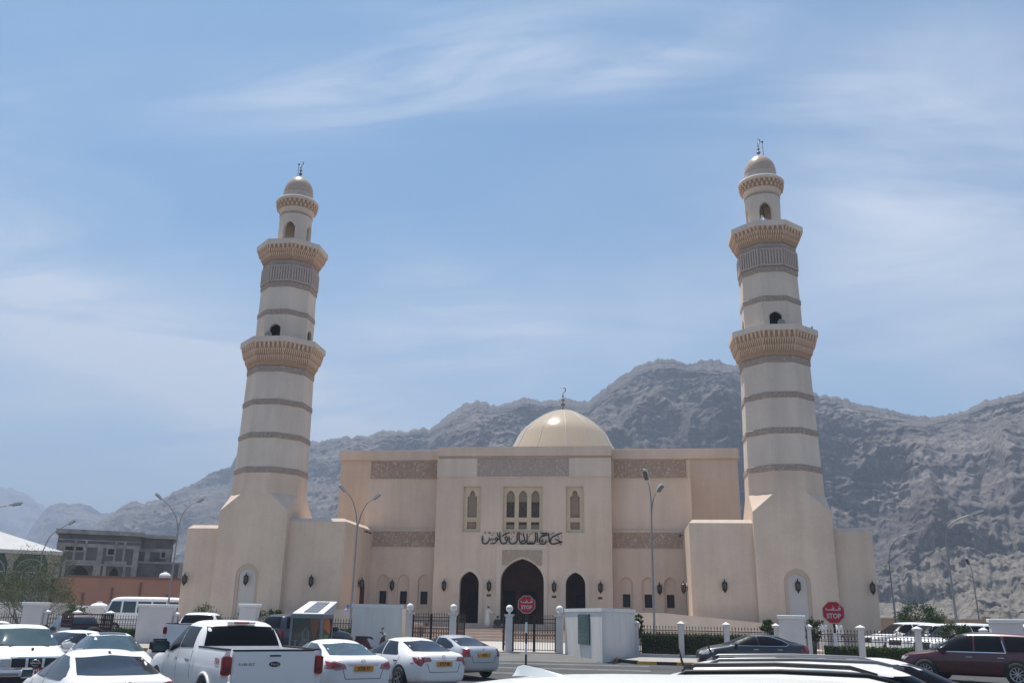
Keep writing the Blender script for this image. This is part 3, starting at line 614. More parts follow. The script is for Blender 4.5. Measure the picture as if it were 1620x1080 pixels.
kerb([(-40, -30.0), (-5.2, -31.8)], 'painted_kerb', 'black and yellow kerb in front of the fence on the left behind the parked cars', 0, 1.4)
b = bmesh.new()
for poly in ([(8.05, -29.6), (8.3, -31.4), (9.05, -32.5), (40, -33.2), (40, -29.6)], [(-40, -29.9), (-5.2, -31.7), (-5.2, -27.5), (-40, -27.0)]):
    lo = [Vector((x, y, ground_z(y)-0.02)) for x, y in poly]; hi = [Vector((x, y, ground_z(y)+0.13)) for x, y in poly]; ring_loft(b, [lo, hi])
tag(obj('pavement', b, mat('block_paving', (0.33, 0.30, 0.28), 0.9, var=0.15, vscale=2)), kind='structure')
# ================================================================== FENCE, PIERS AND GATES
def G3(x, y, dz=0): return (x, y, ground_z(y)+dz)
def post_bm(w, h, ball=False):
    b = bmesh.new(); box(b, -w/2, w/2, -w/2, w/2, 0, h-0.16)
    box(b, -w/2-0.05, w/2+0.05, -w/2-0.05, w/2+0.05, h-0.158, h-0.09)
    bmesh.ops.bevel(b, geom=[e for e in b.edges if e.calc_length() > 0.3], offset=0.012, segments=1, affect='EDGES')
    c = bmesh.new()
    box(c, -w/2-0.06, w/2+0.06, -w/2-0.06, w/2+0.06, h-0.087, h-0.05)
    return b, c
def fence_post(x, y, label, w=0.26, h=1.72, ball=False, rz=0.0, grp='white posts of the iron fence'):
    t = thing('fence_post', label, 'post', G3(x, y), rz, grp)
    b, c = post_bm(w, h); obj('pillar', b, M_POST, t)
    if ball:
        sphere(c, (0, 0, h+0.24), 0.19, 20, 14); lathe(c, [(0.07, h-0.05), (0.05, h+0.07), (0.09, h+0.09)], 12); obj('ball_cap', c, M_BALL, t, smooth=False); autosmooth(t.children[-1], 30)
    else:
        bmesh.ops.create_cone(c, cap_ends=True, segments=4, radius1=(w/2+0.05)*1.41, radius2=0.02, depth=0.10, matrix=Matrix.Translation((0, 0, h)) @ Matrix.Rotation(math.pi/4, 4, 'Z')); obj('cap', c, M_BALL, t)
    return t
def pier(x, y, w, label, rz=0.0, h=2.15, d=0.5):
    t = thing('wall_pier', label, 'pier', G3(x, y), rz, 'broad plastered piers along the fence')
    b = bmesh.new(); box(b, -w/2, w/2, -d/2, d/2, 0, h-0.17); obj('pier_body', b, M_POST, t)
    b = bmesh.new(); box(b, -w/2-0.07, w/2+0.07, -d/2-0.07, d/2+0.07, h-0.167, h); bmesh.ops.bevel(b, geom=b.edges[:], offset=0.02, segments=1, affect='EDGES'); obj('coping', b, M_BALL, t)
    return t
def iron_panel_bm(L, z0, z1, pitch=0.145, gate=False):
    b = bmesh.new(); n = max(2, int(L/pitch)); p = L/n
    rails = [z0+0.05, z1-0.12, z1-0.42] if not gate else [z0+0.04, z1-0.12, z0+0.78, z0+1.02, z1-0.30]
    for z in rails: box(b, 0, L, -0.018, 0.018, z-0.018, z+0.018)
    for i in range(n+1):
        x = i*p
        if i < n or True: box(b, x-0.010, x+0.010, -0.010, 0.010, z0, z1)
        b_ = [(x-0.028, 0, z1-0.01), (x, 0, z1+0.11), (x+0.028, 0, z1-0.01)]
        tube(b, [(x, 0, z1-0.015), (x, 0, z1+0.03), (x, 0, z1+0.12)], [0.012, 0.026, 0.002], 4)
        if i < n:   # ring ornament between the bars
            for zc in ([z1-0.27] if not gate else [z0+0.90, z0+0.66]):
                c = (x+p/2, zc); rr = min(p*0.48, 0.10)
                pts = [(c[0]+rr*math.cos(a), 0, c[1]+rr*1.2*math.sin(a)) for a in [2*math.pi*k/8 for k in range(9)]]
                tube(b, pts, 0.011, 4)
    if gate:
        for x in (0, L): box(b, x-0.035, x+0.035, -0.03, 0.03, z0-0.05, z1+0.02)
    return b
def fence_run(x0, y0, x1, y1, label, h=1.55):
    L = math.hypot(x1-x0, y1-y0); a = math.atan2(y1-y0, x1-x0)
    t = thing('iron_fence', label, 'fence', G3(x0, y0, 0.0), a, 'wrought iron fence panels')
    b = iron_panel_bm(L, 0.24, h-0.1); slope = (ground_z(y1)-ground_z(y0))/L
    for v in b.verts: v.co.z += v.co.x*slope
    obj('railing', b, M_IRON, t)
    b = bmesh.new(); box(b, 0, L, -0.09, 0.09, -0.1, 0.20)
    for v in b.verts: v.co.z += v.co.x*slope
    obj('plinth', b, M_POST, t)
def lerp(a, b, t): return (a[0]+(b[0]-a[0])*t, a[1]+(b[1]-a[1])*t)
# right-hand line, from the sign wall towards the far right
RP = [(9.05, -28.2), (11.05, -28.6), (13.15, -29.0), (15.55, -29.5), (16.75, -29.75), (18.75, -30.2), (20.9, -30.6), (23.0, -31.0), (24.35, -31.2)]
lab_r = ['post joined to the end of the white sign wall', 'second post right of the white sign wall', 'post behind the nose of the black sedan', None, None, 'post just right of the right hand stop sign', 'post in front of the parked white SUVs', None]
fence_post(9.0, -28.0, 'white fence post butted against the right end of the white sign wall')
fence_post(11.2, -28.4, 'white fence post left of the black sedan, between two hedge backed fence panels')
fence_post(13.35, -28.8, 'white fence post directly behind the bonnet of the black sedan')
pier(16.35, -29.4, 1.15, 'broad white pier behind the boot of the black sedan', R(-10))
fence_post(15.62, -29.25, 'narrow post attached to the left side of the pier behind the black sedan', w=0.2)
fence_post(17.08, -29.55, 'narrow post attached to the right side of the pier behind the black sedan', w=0.2)
fence_post(19.35, -29.9, 'white fence post immediately right of the right hand stop sign')
fence_post(21.75, -30.3, 'white fence post above the bonnet of the dark red SUV')
pier(25.5, -30.6, 1.30, 'broad white pier behind the roof of the dark red SUV', R(-10))
fence_post(24.55, -30.5, 'narrow post attached to the pier behind the dark red SUV', w=0.2)
for (a, c, lb) in (((9.13, -28.02), (11.07, -28.38), 'iron fence panel with hedge behind, beside the white sign wall'), ((11.33, -28.42), (13.22, -28.78), 'iron fence panel with hedge behind, second right of the sign wall'), ((13.48, -28.82), (15.52, -29.23), 'iron fence panel directly above the black sedan roof'),
                 ((17.18, -29.57), (19.22, -29.88), 'iron fence panel crossed by the right hand stop sign pole'), ((19.48, -29.92), (21.62, -30.28), 'iron fence panel between stop sign and dark red SUV'), ((21.88, -30.32), (24.45, -30.48), 'iron fence panel above the dark red SUV bonnet'), ((26.2, -30.7), (34, -31.6), 'iron fence run at the far right behind the dark red SUV')):
    fence_run(*a, *c, lb)
# left-hand line
LPX = [(-24.6, 'narrow post on the left side of the leftmost pier'), (-21.9, None)]
pier(-24.2, -27.0, 1.15, 'leftmost broad pier, behind the white front facing pickup', R(2))
fence_post(-23.5, -26.95, 'narrow post on the right side of the leftmost pier', w=0.2)
fence_post(-21.69, -26.9, 'white fence post behind the roof of the dark red cage pickup')
fence_post(-19.78, -26.85, 'white fence post in front of the minibus nose')
pier(-17.02, -26.9, 1.95, 'widest left pier, in front of the white minibus', R(1))
fence_post(-15.92, -26.85, 'narrow post on the right side of the pier before the minibus', w=0.2)
fence_post(-14.19, -26.8, 'white fence post seen over the roof of the white pickup with canopy')
pier(-11.86, -26.6, 0.95, 'small pier with bushes seen over the roof of the white pickup truck', 0, h=2.25)
fence_post(-9.36, -26.7, 'white fence post left of the solar topped display kiosk')
fence_post(-5.75, -26.7, 'white fence post right of the display kiosk beside the gate wall')
for (a, c, lb) in (((-34, -27.1), (-24.85, -27.0), 'iron fence run at the far left edge'), ((-23.38, -26.95), (-21.84, -26.9), 'short iron fence panel right of the leftmost pier'), ((-21.54, -26.9), (-19.93, -26.85), 'iron fence panel behind the dark red cage pickup'), ((-19.63, -26.85), (-18.05, -26.85), 'iron fence panel below the minibus door'),
                 ((-15.8, -26.85), (-14.34, -26.8), 'iron fence panel hidden behind the white pickup cab'), ((-14.04, -26.8), (-12.4, -26.65), 'iron fence panel left of the small bushy pier'), ((-11.3, -26.65), (-9.5, -26.7), 'iron fence panel right of the small bushy pier'), ((-9.2, -26.7), (-5.9, -26.7), 'iron fence panel behind the display kiosk')):
    fence_run(*a, *c, lb)
# gate walls
def wall_prism(name, label, cat, pts, h, loc, cop=0.07, m=M_WHITEW):
    t = thing(name, label, cat, loc)
    b = bmesh.new(); ring_loft(b, [[(x-loc[0], y-loc[1], 0) for x, y in pts], [(x-loc[0], y-loc[1], h-0.16) for x, y in pts]]); obj('wall_body', b, m, t)
    c = Vector((sum(p[0] for p in pts)/len(pts), sum(p[1] for p in pts)/len(pts)))
    out = [Vector(p)+(Vector(p)-c).normalized()*cop for p in pts]
    b = bmesh.new(); ring_loft(b, [[(p.x-loc[0], p.y-loc[1], h-0.158) for p in out], [(p.x-loc[0], p.y-loc[1], h) for p in out]]); obj('coping', b, M_BALL, t)
    return t
SW = wall_prism('sign_wall', 'angled white wall with coping carrying the dark green notice board', 'wall', [(5.35, -26.35), (7.45, -32.3), (8.95, -28.3), (8.75, -27.3)], 2.40, (7.45, -32.3, ground_z(-32.3)-0.02))
GW = wall_prism('gate_wall', 'plain white wall with coping left of the black gate and scooter', 'wall', [(-3.32, -26.6), (-5.45, -28.6), (-5.45, -28.1), (-3.6, -26.2)], 2.35, (-4.4, -27.6, 0.30))
# notice board with rows of writing
pa = Vector((5.35, -26.35, 0)); pb_ = Vector((7.45, -32.3, 0)); dd = (pb_-pa).normalized(); nn = Vector((dd.y, -dd.x, 0))
if nn.y > 0: nn = -nn
NBc = pa+dd*3.55+nn*0.02
nb = thing('notice_board', 'dark green notice board with rows of white writing on the white wall', 'sign', (NBc.x, NBc.y, 1.62), math.atan2(dd.y, dd.x))
wdt = 1.85
b = bmesh.new(); box(b, -wdt/2, wdt/2, -0.05, 0, -0.69, 0.69); obj('board', b, mat('board_green', (0.008, 0.085, 0.078), 0.35, var=0.3, vscale=2), nb)
b = bmesh.new(); rr_ = random.Random(5); z = 0.61
k = 0
while z > -0.63:
    x = -wdt/2+0.08; hh = 0.05 if k == 0 else 0.024
    x_end = wdt/2-0.08-(0.25 if k == 0 else rr_.choice([0, 0, 0.3, 0.6]))
    if k == 0: x += 0.3
    while x < x_end:
        w = rr_.uniform(0.05, 0.17); w = min(w, x_end-x)
        for q in range(max(1, int(w/0.035))): box(b, x+q*0.035, x+q*0.035+0.024, -0.056, -0.0505, z-hh/2*rr_.uniform(0.5, 1), z+hh/2)
        x += w+0.035
    z -= hh+rr_.choice([0.032, 0.036, 0.05]); k += 1
obj('lettering', b, mat('board_text', (0.30, 0.38, 0.38), 0.6), nb)
# gate posts with balls, gates
GP = [(-3.15, -25.6), (-0.75, -25.55), (2.38, -26.1), (5.05, -26.2)]
gl = ['ball topped gate post beside the plain white wall', 'ball topped gate post between the closed double gate and the open gateway', 'ball topped gate post left of the stop sign', 'ball topped gate post at the white sign wall']
for (x, y), l in zip(GP, gl): fence_post(x, y, l, w=0.36, h=1.98, ball=True, grp='ball topped gate posts')
def gate(x0, y0, x1, y1, label, z1=1.80):
    L = math.hypot(x1-x0, y1-y0); a = math.atan2(y1-y0, x1-x0)
    t = thing('iron_gate', label, 'gate', G3(x0, y0, 0.03), a, 'black wrought iron gates')
    hl = L/2-0.03
    for k in range(2 if L > 1.6 else 1):
        bm = iron_panel_bm(hl if L > 1.6 else L, 0.10, z1, 0.13, True); o = obj('gate_leaf', bm, M_IRON, t, loc=(0 if k == 0 else L/2+0.03, 0, 0))
        c = bmesh.new(); 
        for zz in (0.35, 1.45): box(c, -0.10 if k == 0 else hl-0.02, 0.03 if k == 0 else hl+0.10, -0.05, 0.05, zz, zz+0.12)
        obj('hinge', c, M_IRON, o)
gate(-2.93, -25.6, -0.97, -25.55, 'closed black iron double gate left of the open gateway')
gate(2.60, -26.1, 4.83, -26.2, 'closed black iron double gate behind the left hand stop sign')
gate(-0.53, -25.5, -0.38, -24.1, 'open black gate leaf folded back at the left side of the gateway')
gate(2.10, -26.0, 1.85, -24.6, 'open black gate leaf folded back at the right side of the gateway')
b = bmesh.new(); box(b, -0.5, 5.0, -26.6, -24.9, 0.2, 0.40)
tag(obj('gateway_threshold', b, M_KERB), kind='structure')
# ================================================================== STREET LAMPS
def street_lamp(base, pole_top, arms, label, lean=0.075):
    # arms: lists of world points from the pole top to the lamp head; last two points span the head
    t = thing('street_lamp', label, 'street lamp', base, 0, 'street lamps around the mosque')
    B = Vector(base); top = Vector(pole_top)-B
    b = bmesh.new(); tube(b, [(0, 0, 0), (top.x*0.5, top.y*0.5, top.z*0.5), top], [lean*1.15, lean*0.9, lean*0.62], 10); box(b, -0.2, 0.2, -0.2, 0.2, 0, 0.06); tube(b, [(0, 0, 0), (0, 0, 0.7)], [0.12, 0.11], 10)
    obj('pole', b, M_GALV, t, smooth=False); autosmooth(t.children[-1])
    for pts in arms:
        q = [Vector(p)-B for p in pts]
        cur = []
        P = [q[0]]+q+[q[-1]]
        for i in range(1, len(P)-2):
            for k in range(5):
                s = k/5; p0, p1, p2, p3 = P[i-1], P[i], P[i+1], P[i+2]
                cur.append(0.5*((2*p1)+(-p0+p2)*s+(2*p0-5*p1+4*p2-p3)*s*s+(-p0+3*p1-3*p2+p3)*s**3))
        b = bmesh.new(); n = len(cur); tube(b, cur, [lean*0.6-lean*0.25*i/n for i in range(n)], 8); a = obj('arm', b, M_GALV, t, smooth=True)
        d = (q[-1]-q[-2]); d.normalize(); s = cur[-1]
        b = bmesh.new(); side = d.cross(Vector((0, 0, 1))).normalized(); up = side.cross(d).normalized()
        L = 0.78; rings = []
        for x, w, h0, h1 in ((-0.1, 0.05, -0.04, 0.04), (0.05, 0.10, -0.06, 0.07), (0.35, 0.17, -0.07, 0.11), (0.62, 0.17, -0.06, 0.10), (L, 0.07, -0.02, 0.05)):
            c = s+d*x; rings.append([c-side*w+up*h0, c+side*w+up*h0, c+side*w*0.8+up*h1, c-side*w*0.8+up*h1])
        ring_loft(b, rings); hd = obj('lamp_head', b, mat('lamp_head_grey', (0.42, 0.42, 0.41), 0.4), t, smooth=False)
        b = bmesh.new(); c = s+d*0.38-up*0.075; box(b, -0.28, 0.28, -0.13, 0.13, -0.03, 0.0, M=Matrix.Translation(c) @ Matrix((d, side, up)).transposed().to_4x4()); obj('lens', b, mat('lamp_lens', (0.05, 0.05, 0.05), 0.2), hd)
    return t
gz = lambda p, z=None: (p[0], p[1], ground_z(p[1]) if z is None else z)
street_lamp(gz((-35.19, -17.9)), (-35.0, -17.8, 7.4), [[(-35.0, -17.8, 7.4), (-34.93, -17.71, 8.65), (-34.45, -17.4, 8.93), (-34.1, -17.1, 9.05)]], 'single arm street lamp cut by the left edge with only its head showing')
street_lamp(gz((-36.5, -9.0)), (-36.67, -9.1, 6.4), [[(-36.67, -9.1, 6.4), (-36.36, -8.88, 7.6), (-35.9, -8.55, 8.2), (-35.43, -8.26, 8.6)]], 'single arm street lamp rising behind the wispy tree and white pavilion')
street_lamp(gz((-27.44, -5.87)), (-27.40, -5.84, 8.3), [[(-27.40, -5.84, 8.3), (-27.61, -5.96, 9.31), (-28.18, -6.26, 10.29), (-28.8, -6.6, 10.85)], [(-27.40, -5.84, 8.3), (-27.25, -5.77, 9.59), (-26.81, -5.55, 10.38), (-26.32, -5.3, 10.74)]], 'double arm street lamp in front of the unfinished grey building and minibus')
street_lamp(gz((-9.49, -15.72)), (-9.45, -15.71, 7.7), [[(-9.45, -15.71, 7.7), (-9.6, -15.76, 8.75), (-9.94, -15.86, 9.68), (-10.35, -16.0, 10.12)], [(-9.45, -15.71, 7.7), (-9.23, -15.64, 8.68), (-8.94, -15.56, 9.33), (-8.55, -15.45, 9.66)]], 'double arm street lamp before the left wing with a small blue sign on its pole')
street_lamp(gz((10.15, -19.02)), (10.18, -19.02, 8.2), [[(10.18, -19.02, 8.2), (10.18, -19.02, 9.2), (10.12, -19.02, 9.9), (9.98, -19.3, 10.4)], [(10.18, -19.02, 8.2), (10.25, -19.02, 8.82), (10.39, -19.1, 9.4), (10.6, -19.5, 9.66)]], 'double arm street lamp seen end on in front of the right bay of the mosque')
street_lamp(gz((27.63, -5.54)), (27.58, -5.52, 6.4), [[(27.58, -5.52, 6.4), (27.83, -5.59, 7.48), (28.39, -5.75, 8.15), (29.1, -5.95, 8.4)]], 'single arm street lamp just right of the right wing of the mosque')
street_lamp(gz((27.6, -18.06)), (27.56, -18.05, 7.0), [[(27.56, -18.05, 7.0), (27.83, -18.14, 7.75), (28.4, -18.33, 8.18), (29.05, -18.56, 8.4)]], 'tall single arm street lamp above the bushes at the far right')
street_lamp(gz((42.08, 19.26)), (42.0, 19.29, 7.2), [[(42.0, 19.29, 7.2), (41.9, 19.3, 7.6), (41.8, 19.2, 7.8)]], 'thin distant street lamp with short head against the mountain foot', 0.07)
# small blue sign and bag on the lamp pole
t = thing('pole_sign', 'small blue and pale sign strapped to the lamp pole beside the left wing', 'sign', (-9.56, -15.9, 2.35))
b = bmesh.new(); lathe(b, [(0.11, -0.02), (0.11, 0.02)], 16); bmesh.ops.rotate(b, cent=(0, 0, 0), matrix=Matrix.Rotation(R(90), 3, 'X'), verts=b.verts[:]); bmesh.ops.translate(b, vec=(-0.1, 0, 0.30), verts=b.verts[:]); obj('disc', b, mat('sign_blue', (0.06, 0.14, 0.45), 0.5), t)
b = bmesh.new(); sphere(b, (-0.20, 0, -0.02), 0.15, 10, 8, 1.1); obj('bag', b, mat('bag_lilac', (0.32, 0.33, 0.55), 0.6), t)
# ================================================================== STOP SIGNS
def stop_sign(x, y, zc, label, rz, lean=0.0):
    g0 = ground_z(y); t = thing('stop_sign', label, 'stop sign', (x, y, g0), rz, 'red stop signs')
    H = zc-g0; k = 0; z = 0
    for name, m, par in (('white_bands', M_WHITE, 0), ('black_bands', M_BLACK, 1)):
        b = bmesh.new(); i = 0; zz = 0.0
        while zz < H-0.30:
            z1 = min(zz+0.44, H-0.05)
            if i % 2 == (1-par): tube(b, [(0, 0, zz), (0, 0, z1-0.002)], 0.045, 12)
            zz += 0.44; i += 1
        if name == 'white_bands': pass
        obj('pole_'+('white' if par == 0 else 'black'), b, m, t)
    r = 0.375
    b = bmesh.new(); ring_loft(b, [[(p[0], y_, H+p[1]) for p in [(r/math.cos(A8)*math.cos(A8+i*math.pi/4), r/math.cos(A8)*math.sin(A8+i*math.pi/4)) for i in range(8)]] for y_ in (-0.075, -0.055)]); pl = obj('plate', b, mat('sign_border', (0.50, 0.42, 0.42), 0.5), t)
    r = 0.348
    b = bmesh.new(); ring_loft(b, [[(p[0], y_, H+p[1]) for p in [(r/math.cos(A8)*math.cos(A8+i*math.pi/4), r/math.cos(A8)*math.sin(A8+i*math.pi/4)) for i in range(8)]] for y_ in (-0.079, -0.0755)]); obj('red_face', b, M_RED, pl)
    mw = mat('sign_letters', (0.62, 0.52, 0.52), 0.5)
    RX = Matrix.Rotation(R(90), 4, 'X')
    b = text_bm('STOP', 0.215, 0.002, 0.008); bmesh.ops.transform(b, matrix=Matrix.Translation((0, -0.082, H-0.125)) @ RX @ Matrix.Diagonal((0.92, 1.0, 1, 1)), verts=b.verts); obj('lettering', b, mw, pl)
    # Arabic word (qaf, long join, fa) in pen strokes
    b = bmesh.new(); o = (-0.24, H+0.075)
    S_ = [([(0.0, 0.075), (-0.005, 0.035), (0.02, 0.012), (0.10, 0.008), (0.30, 0.008), (0.46, 0.010), (0.485, 0.035), (0.475, 0.075), (0.445, 0.085), (0.425, 0.06), (0.44, 0.035), (0.48, 0.035)], 0.036),
          ([(0.21, 0.012), (0.20, 0.05), (0.225, 0.085), (0.26, 0.085), (0.275, 0.055), (0.25, 0.035), (0.215, 0.04)], 0.026), ([(0.225, 0.135), (0.25, 0.135)], 0.026), ([(0.41, 0.135), (0.435, 0.14)], 0.026), ([(0.455, 0.145), (0.48, 0.15)], 0.026)]
    for pts, w in S_: stroke2d(b, [(o[0]+p[0], o[1]+p[1]) for p in pts], w, -0.084, -0.0795)
    obj('arabic_lettering', b, mw, pl)
    return t
stop_sign(4.24, -34.74, 2.66, 'red octagonal stop sign on banded pole in front of the portal gate', R(8))
st2 = stop_sign(15.80, -41.24, 2.46, 'red octagonal stop sign on banded pole in front of the right minaret', R(-4))
# ================================================================== MOUNTAINS
def vnoise(x, y, seed):
    xi = np.floor(x).astype(np.int64); yi = np.floor(y).astype(np.int64); xf = x-xi; yf = y-yi
    def h(a, c):
        n = (a*374761393+c*668265263+seed*1442695041) & 0xffffffff
        n = ((n ^ (n >> 13))*1274126177) & 0xffffffff
        return ((n ^ (n >> 16)) & 0xffff)/65535.0
    u = xf*xf*(3-2*xf); v = yf*yf*(3-2*yf)
    return (h(xi, yi)*(1-u)+h(xi+1, yi)*u)*(1-v)+(h(xi, yi+1)*(1-u)+h(xi+1, yi+1)*u)*v
def fbm(x, y, oct=5, seed=1, ridged=False, gain=0.5):
    a = 1.0; s = 0; tot = 0
    for i in range(oct):
        n = vnoise(x, y, seed+i*17)
        if ridged: n = 1-np.abs(2*n-1)
        s = s+a*n; tot += a; a *= gain; x = x*2.03+11.3; y = y*2.03+7.1
    return s/tot
def rock_mat(name, a, b_, c_):
    m = bpy.data.materials.new(name); m.use_nodes = True; t = m.node_tree; p = t.nodes['Principled BSDF']; p.inputs['Roughness'].default_value = 0.95; p.inputs['Specular IOR Level'].default_value = 0.1
    g = t.nodes.new('ShaderNodeNewGeometry')
    def nz(sc, st, det=8, rg=0.65):
        mp = t.nodes.new('ShaderNodeMapping'); mp.inputs['Scale'].default_value = st; t.links.new(g.outputs['Position'], mp.inputs[0])
        n = t.nodes.new('ShaderNodeTexNoise'); n.inputs['Scale'].default_value = sc; n.inputs['Detail'].default_value = det; n.inputs['Roughness'].default_value = rg; t.links.new(mp.outputs[0], n.inputs['Vector']); return n.outputs[0]
    n1 = nz(0.006, (1, 1, 1)); n2 = nz(0.02, (0.35, 0.35, 5.5)); n3 = nz(0.22, (1, 1, 0.8))
    def mm(op, x, y):
        q = t.nodes.new('ShaderNodeMath'); q.operation = op
        for i, v in enumerate((x, y)):
            if isinstance(v, (int, float)): q.inputs[i].default_value = v
            else: t.links.new(v, q.inputs[i])
        return q.outputs[0]
    s = mm('ADD', mm('MULTIPLY', n1, 0.3), mm('ADD', mm('MULTIPLY', n2, 0.36), mm('MULTIPLY', n3, 0.34)))
    r = t.nodes.new('ShaderNodeValToRGB'); r.color_ramp.elements[0].position = 0.40; r.color_ramp.elements[1].position = 0.60; r.color_ramp.elements[0].color = (*a, 1); r.color_ramp.elements[1].color = (*c_, 1)
    e = r.color_ramp.elements.new(0.5); e.color = (*b_, 1); t.links.new(s, r.inputs[0])
    sx = t.nodes.new('ShaderNodeSeparateXYZ'); t.links.new(g.outputs['Position'], sx.inputs[0]); hgt = mm('ADD', sx.outputs['Z'], mm('MULTIPLY', n1, -70.0))
    mr = t.nodes.new('ShaderNodeMapRange'); mr.inputs['From Min'].default_value = 5; mr.inputs['From Max'].default_value = -22; t.links.new(hgt, mr.inputs[0])
    mx = t.nodes.new('ShaderNodeMix'); mx.data_type = 'RGBA'; t.links.new(mr.outputs[0], mx.inputs[0]); t.links.new(r.outputs[0], mx.inputs[6])
    r2 = t.nodes.new('ShaderNodeValToRGB'); r2.color_ramp.elements[0].position = 0.35; r2.color_ramp.elements[1].position = 0.6; r2.color_ramp.elements[0].color = (0.12, 0.105, 0.09, 1); r2.color_ramp.elements[1].color = (0.29, 0.25, 0.205, 1); t.links.new(n3, r2.inputs[0]); t.links.new(r2.outputs[0], mx.inputs[7])
    t.links.new(mx.outputs[2], p.inputs['Base Color'])
    bn = t.nodes.new('ShaderNodeBump'); bn.inputs['Strength'].default_value = 1.0; bn.inputs['Distance'].default_value = 3.0; t.links.new(mm('ADD', mm('MULTIPLY', n3, 1.3), n2), bn.inputs['Height']); t.links.new(bn.outputs[0], p.inputs['Normal'])
    return m
ROCK = rock_mat('mountain_rock', (0.05, 0.045, 0.047), (0.118, 0.102, 0.096), (0.27, 0.232, 0.205))
def mountain(name, ridge, rdist, rfoot, nz_, naz, seed, amp, mt, cliff=True):
    az0, az1 = ridge[0][0], ridge[-1][0]
    A = np.linspace(az0, az1, naz); T = np.concatenate([np.linspace(0, 1, nz_), np.linspace(1.02, 1.5, 16)])
    H = np.interp(A, [p[0] for p in ridge], [p[1] for p in ridge])
    Rr = np.interp(A, [p[0] for p in rdist], [p[1] for p in rdist]); F = np.interp(A, [p[0] for p in rfoot], [p[1] for p in rfoot])
    aa, tt = np.meshgrid(A, T); Hh = H[None, :]; RR = Rr[None, :]; FF = F[None, :]
    u = np.radians(aa)*RR  # metres along the face
    L = 130.0*amp
    tc_ = np.clip(tt, 0, 1)
    # profile: talus, cliff, bench, cliff, crest
    wob = (fbm(aa*0.35, tt*0+3, 4, seed+5)-0.5)*0.16
    tw = np.clip(tc_+wob*np.sin(math.pi*tc_), 0, 1)
    pr = np.interp(tw, [0, 0.16, 0.30, 0.42, 0.52, 0.60, 0.74, 0.84, 1.0], [0, 0.05, 0.15, 0.31, 0.42, 0.55, 0.72, 0.84, 1.0])
    f2 = np.clip(tc_*8, 0, 1)*np.clip((1-tc_)*12+0.10, 0, 1)
    zb = Hh*RR*pr*(1+0.10*(fbm(u/(L*1.7), tt*1.2+2, 4, seed, True)-0.5)*f2)
    a_ = amp; mask = np.clip((fbm(u/(190*a_)+3, zb/(110*a_), 2, seed+70)-0.38)*6, 0, 1); w1 = fbm(u/(90*a_), zb/(70*a_), 3, seed+60)*1.6
    d = 125*(fbm((u+0.7*zb)/(230*a_), zb/(260*a_)+0.3, 3, seed+1, True)-0.5)+48*(fbm((u-0.9*zb)/(105*a_), zb/(210*a_), 3, seed+11, True)-0.5)+26*(fbm(u/(50*a_)+w1*0.5, zb/(70*a_), 4, seed+2, True)-0.5)+(10+14*mask)*(fbm(u/(22*a_)+w1*0.3, zb/(12*a_), 5, seed+3, False, 0.65)-0.5)
    bed = fbm(u/(95*a_)+0.2*w1, (zb+0.035*u)/(7.0*a_), 4, seed+4, False, 0.6); cr = fbm(u/(9*a_), zb/(34*a_)+w1, 4, seed+5, True)
    d = a_*(d+24*(bed-0.5)*(0.35+0.65*mask)+11*(cr-0.5)*mask+9*(fbm(u/(5*a_), zb/(3*a_), 3, seed+6)-0.5))
    st = 15.0*a_; zz = zb+(fbm(u/(150*a_), zb/(90*a_), 3, seed+80)-0.5)*16*a_+0.03*u; fr = zz/st-np.floor(zz/st); hw = 0.25+1.25*mask
    r = FF+(RR-FF)*tt-d*f2-hw*st*(fr-0.5)*f2*np.clip((0.93-tc_)*4, 0.15, 1)
    z = zb+a_*(7*(fbm(u/(13*a_), tt*34, 4, seed+7)-0.5)+9*(fbm(u/(34*a_), tt*12, 4, seed+8)-0.5))*f2
    rn = (fbm(u/(26*a_), tt*0+1, 6, seed+21, False, 0.8)-0.5)*0.07*Hh*RR
    lim = Hh*r*(0.80+0.20*tc_); k_ = (0.002+0.03*(1-tc_))*Hh*RR; z = np.where(tt <= 1, -k_*np.log(np.exp(-(z-lim)/k_)+1.0)+lim, z)
    z = z+rn*np.clip((tc_-0.70)*3.3, 0, 1)
    # smooth drop behind the crest
    back = np.clip((tt-1)/0.5, 0, 1); z = np.where(tt > 1, (Hh*RR+rn)*(1-back)**1.1, z)
    z = z+CZ-1.5*(tt < 0.02)
    X = CX+r*np.sin(np.radians(aa)); Y = CY+r*np.cos(np.radians(aa))
    nt_, na_ = aa.shape
    co = np.stack([X, Y, z], -1).reshape(-1, 3)
    idx = np.arange(nt_*na_).reshape(nt_, na_); f = np.stack([idx[:-1, :-1], idx[:-1, 1:], idx[1:, 1:], idx[1:, :-1]], -1).reshape(-1, 4)
    me = bpy.data.meshes.new(name); me.vertices.add(len(co)); me.vertices.foreach_set('co', co.ravel()); me.loops.add(f.size); me.loops.foreach_set('vertex_index', f.ravel()); me.polygons.add(len(f)); me.polygons.foreach_set('loop_start', np.arange(0, f.size, 4)); me.polygons.foreach_set('loop_total', np.full(len(f), 4)); me.update(); me.validate()
    me.materials.append(mt); o = bpy.data.objects.new(name, me); COL.objects.link(o); return tag(o, kind='structure')
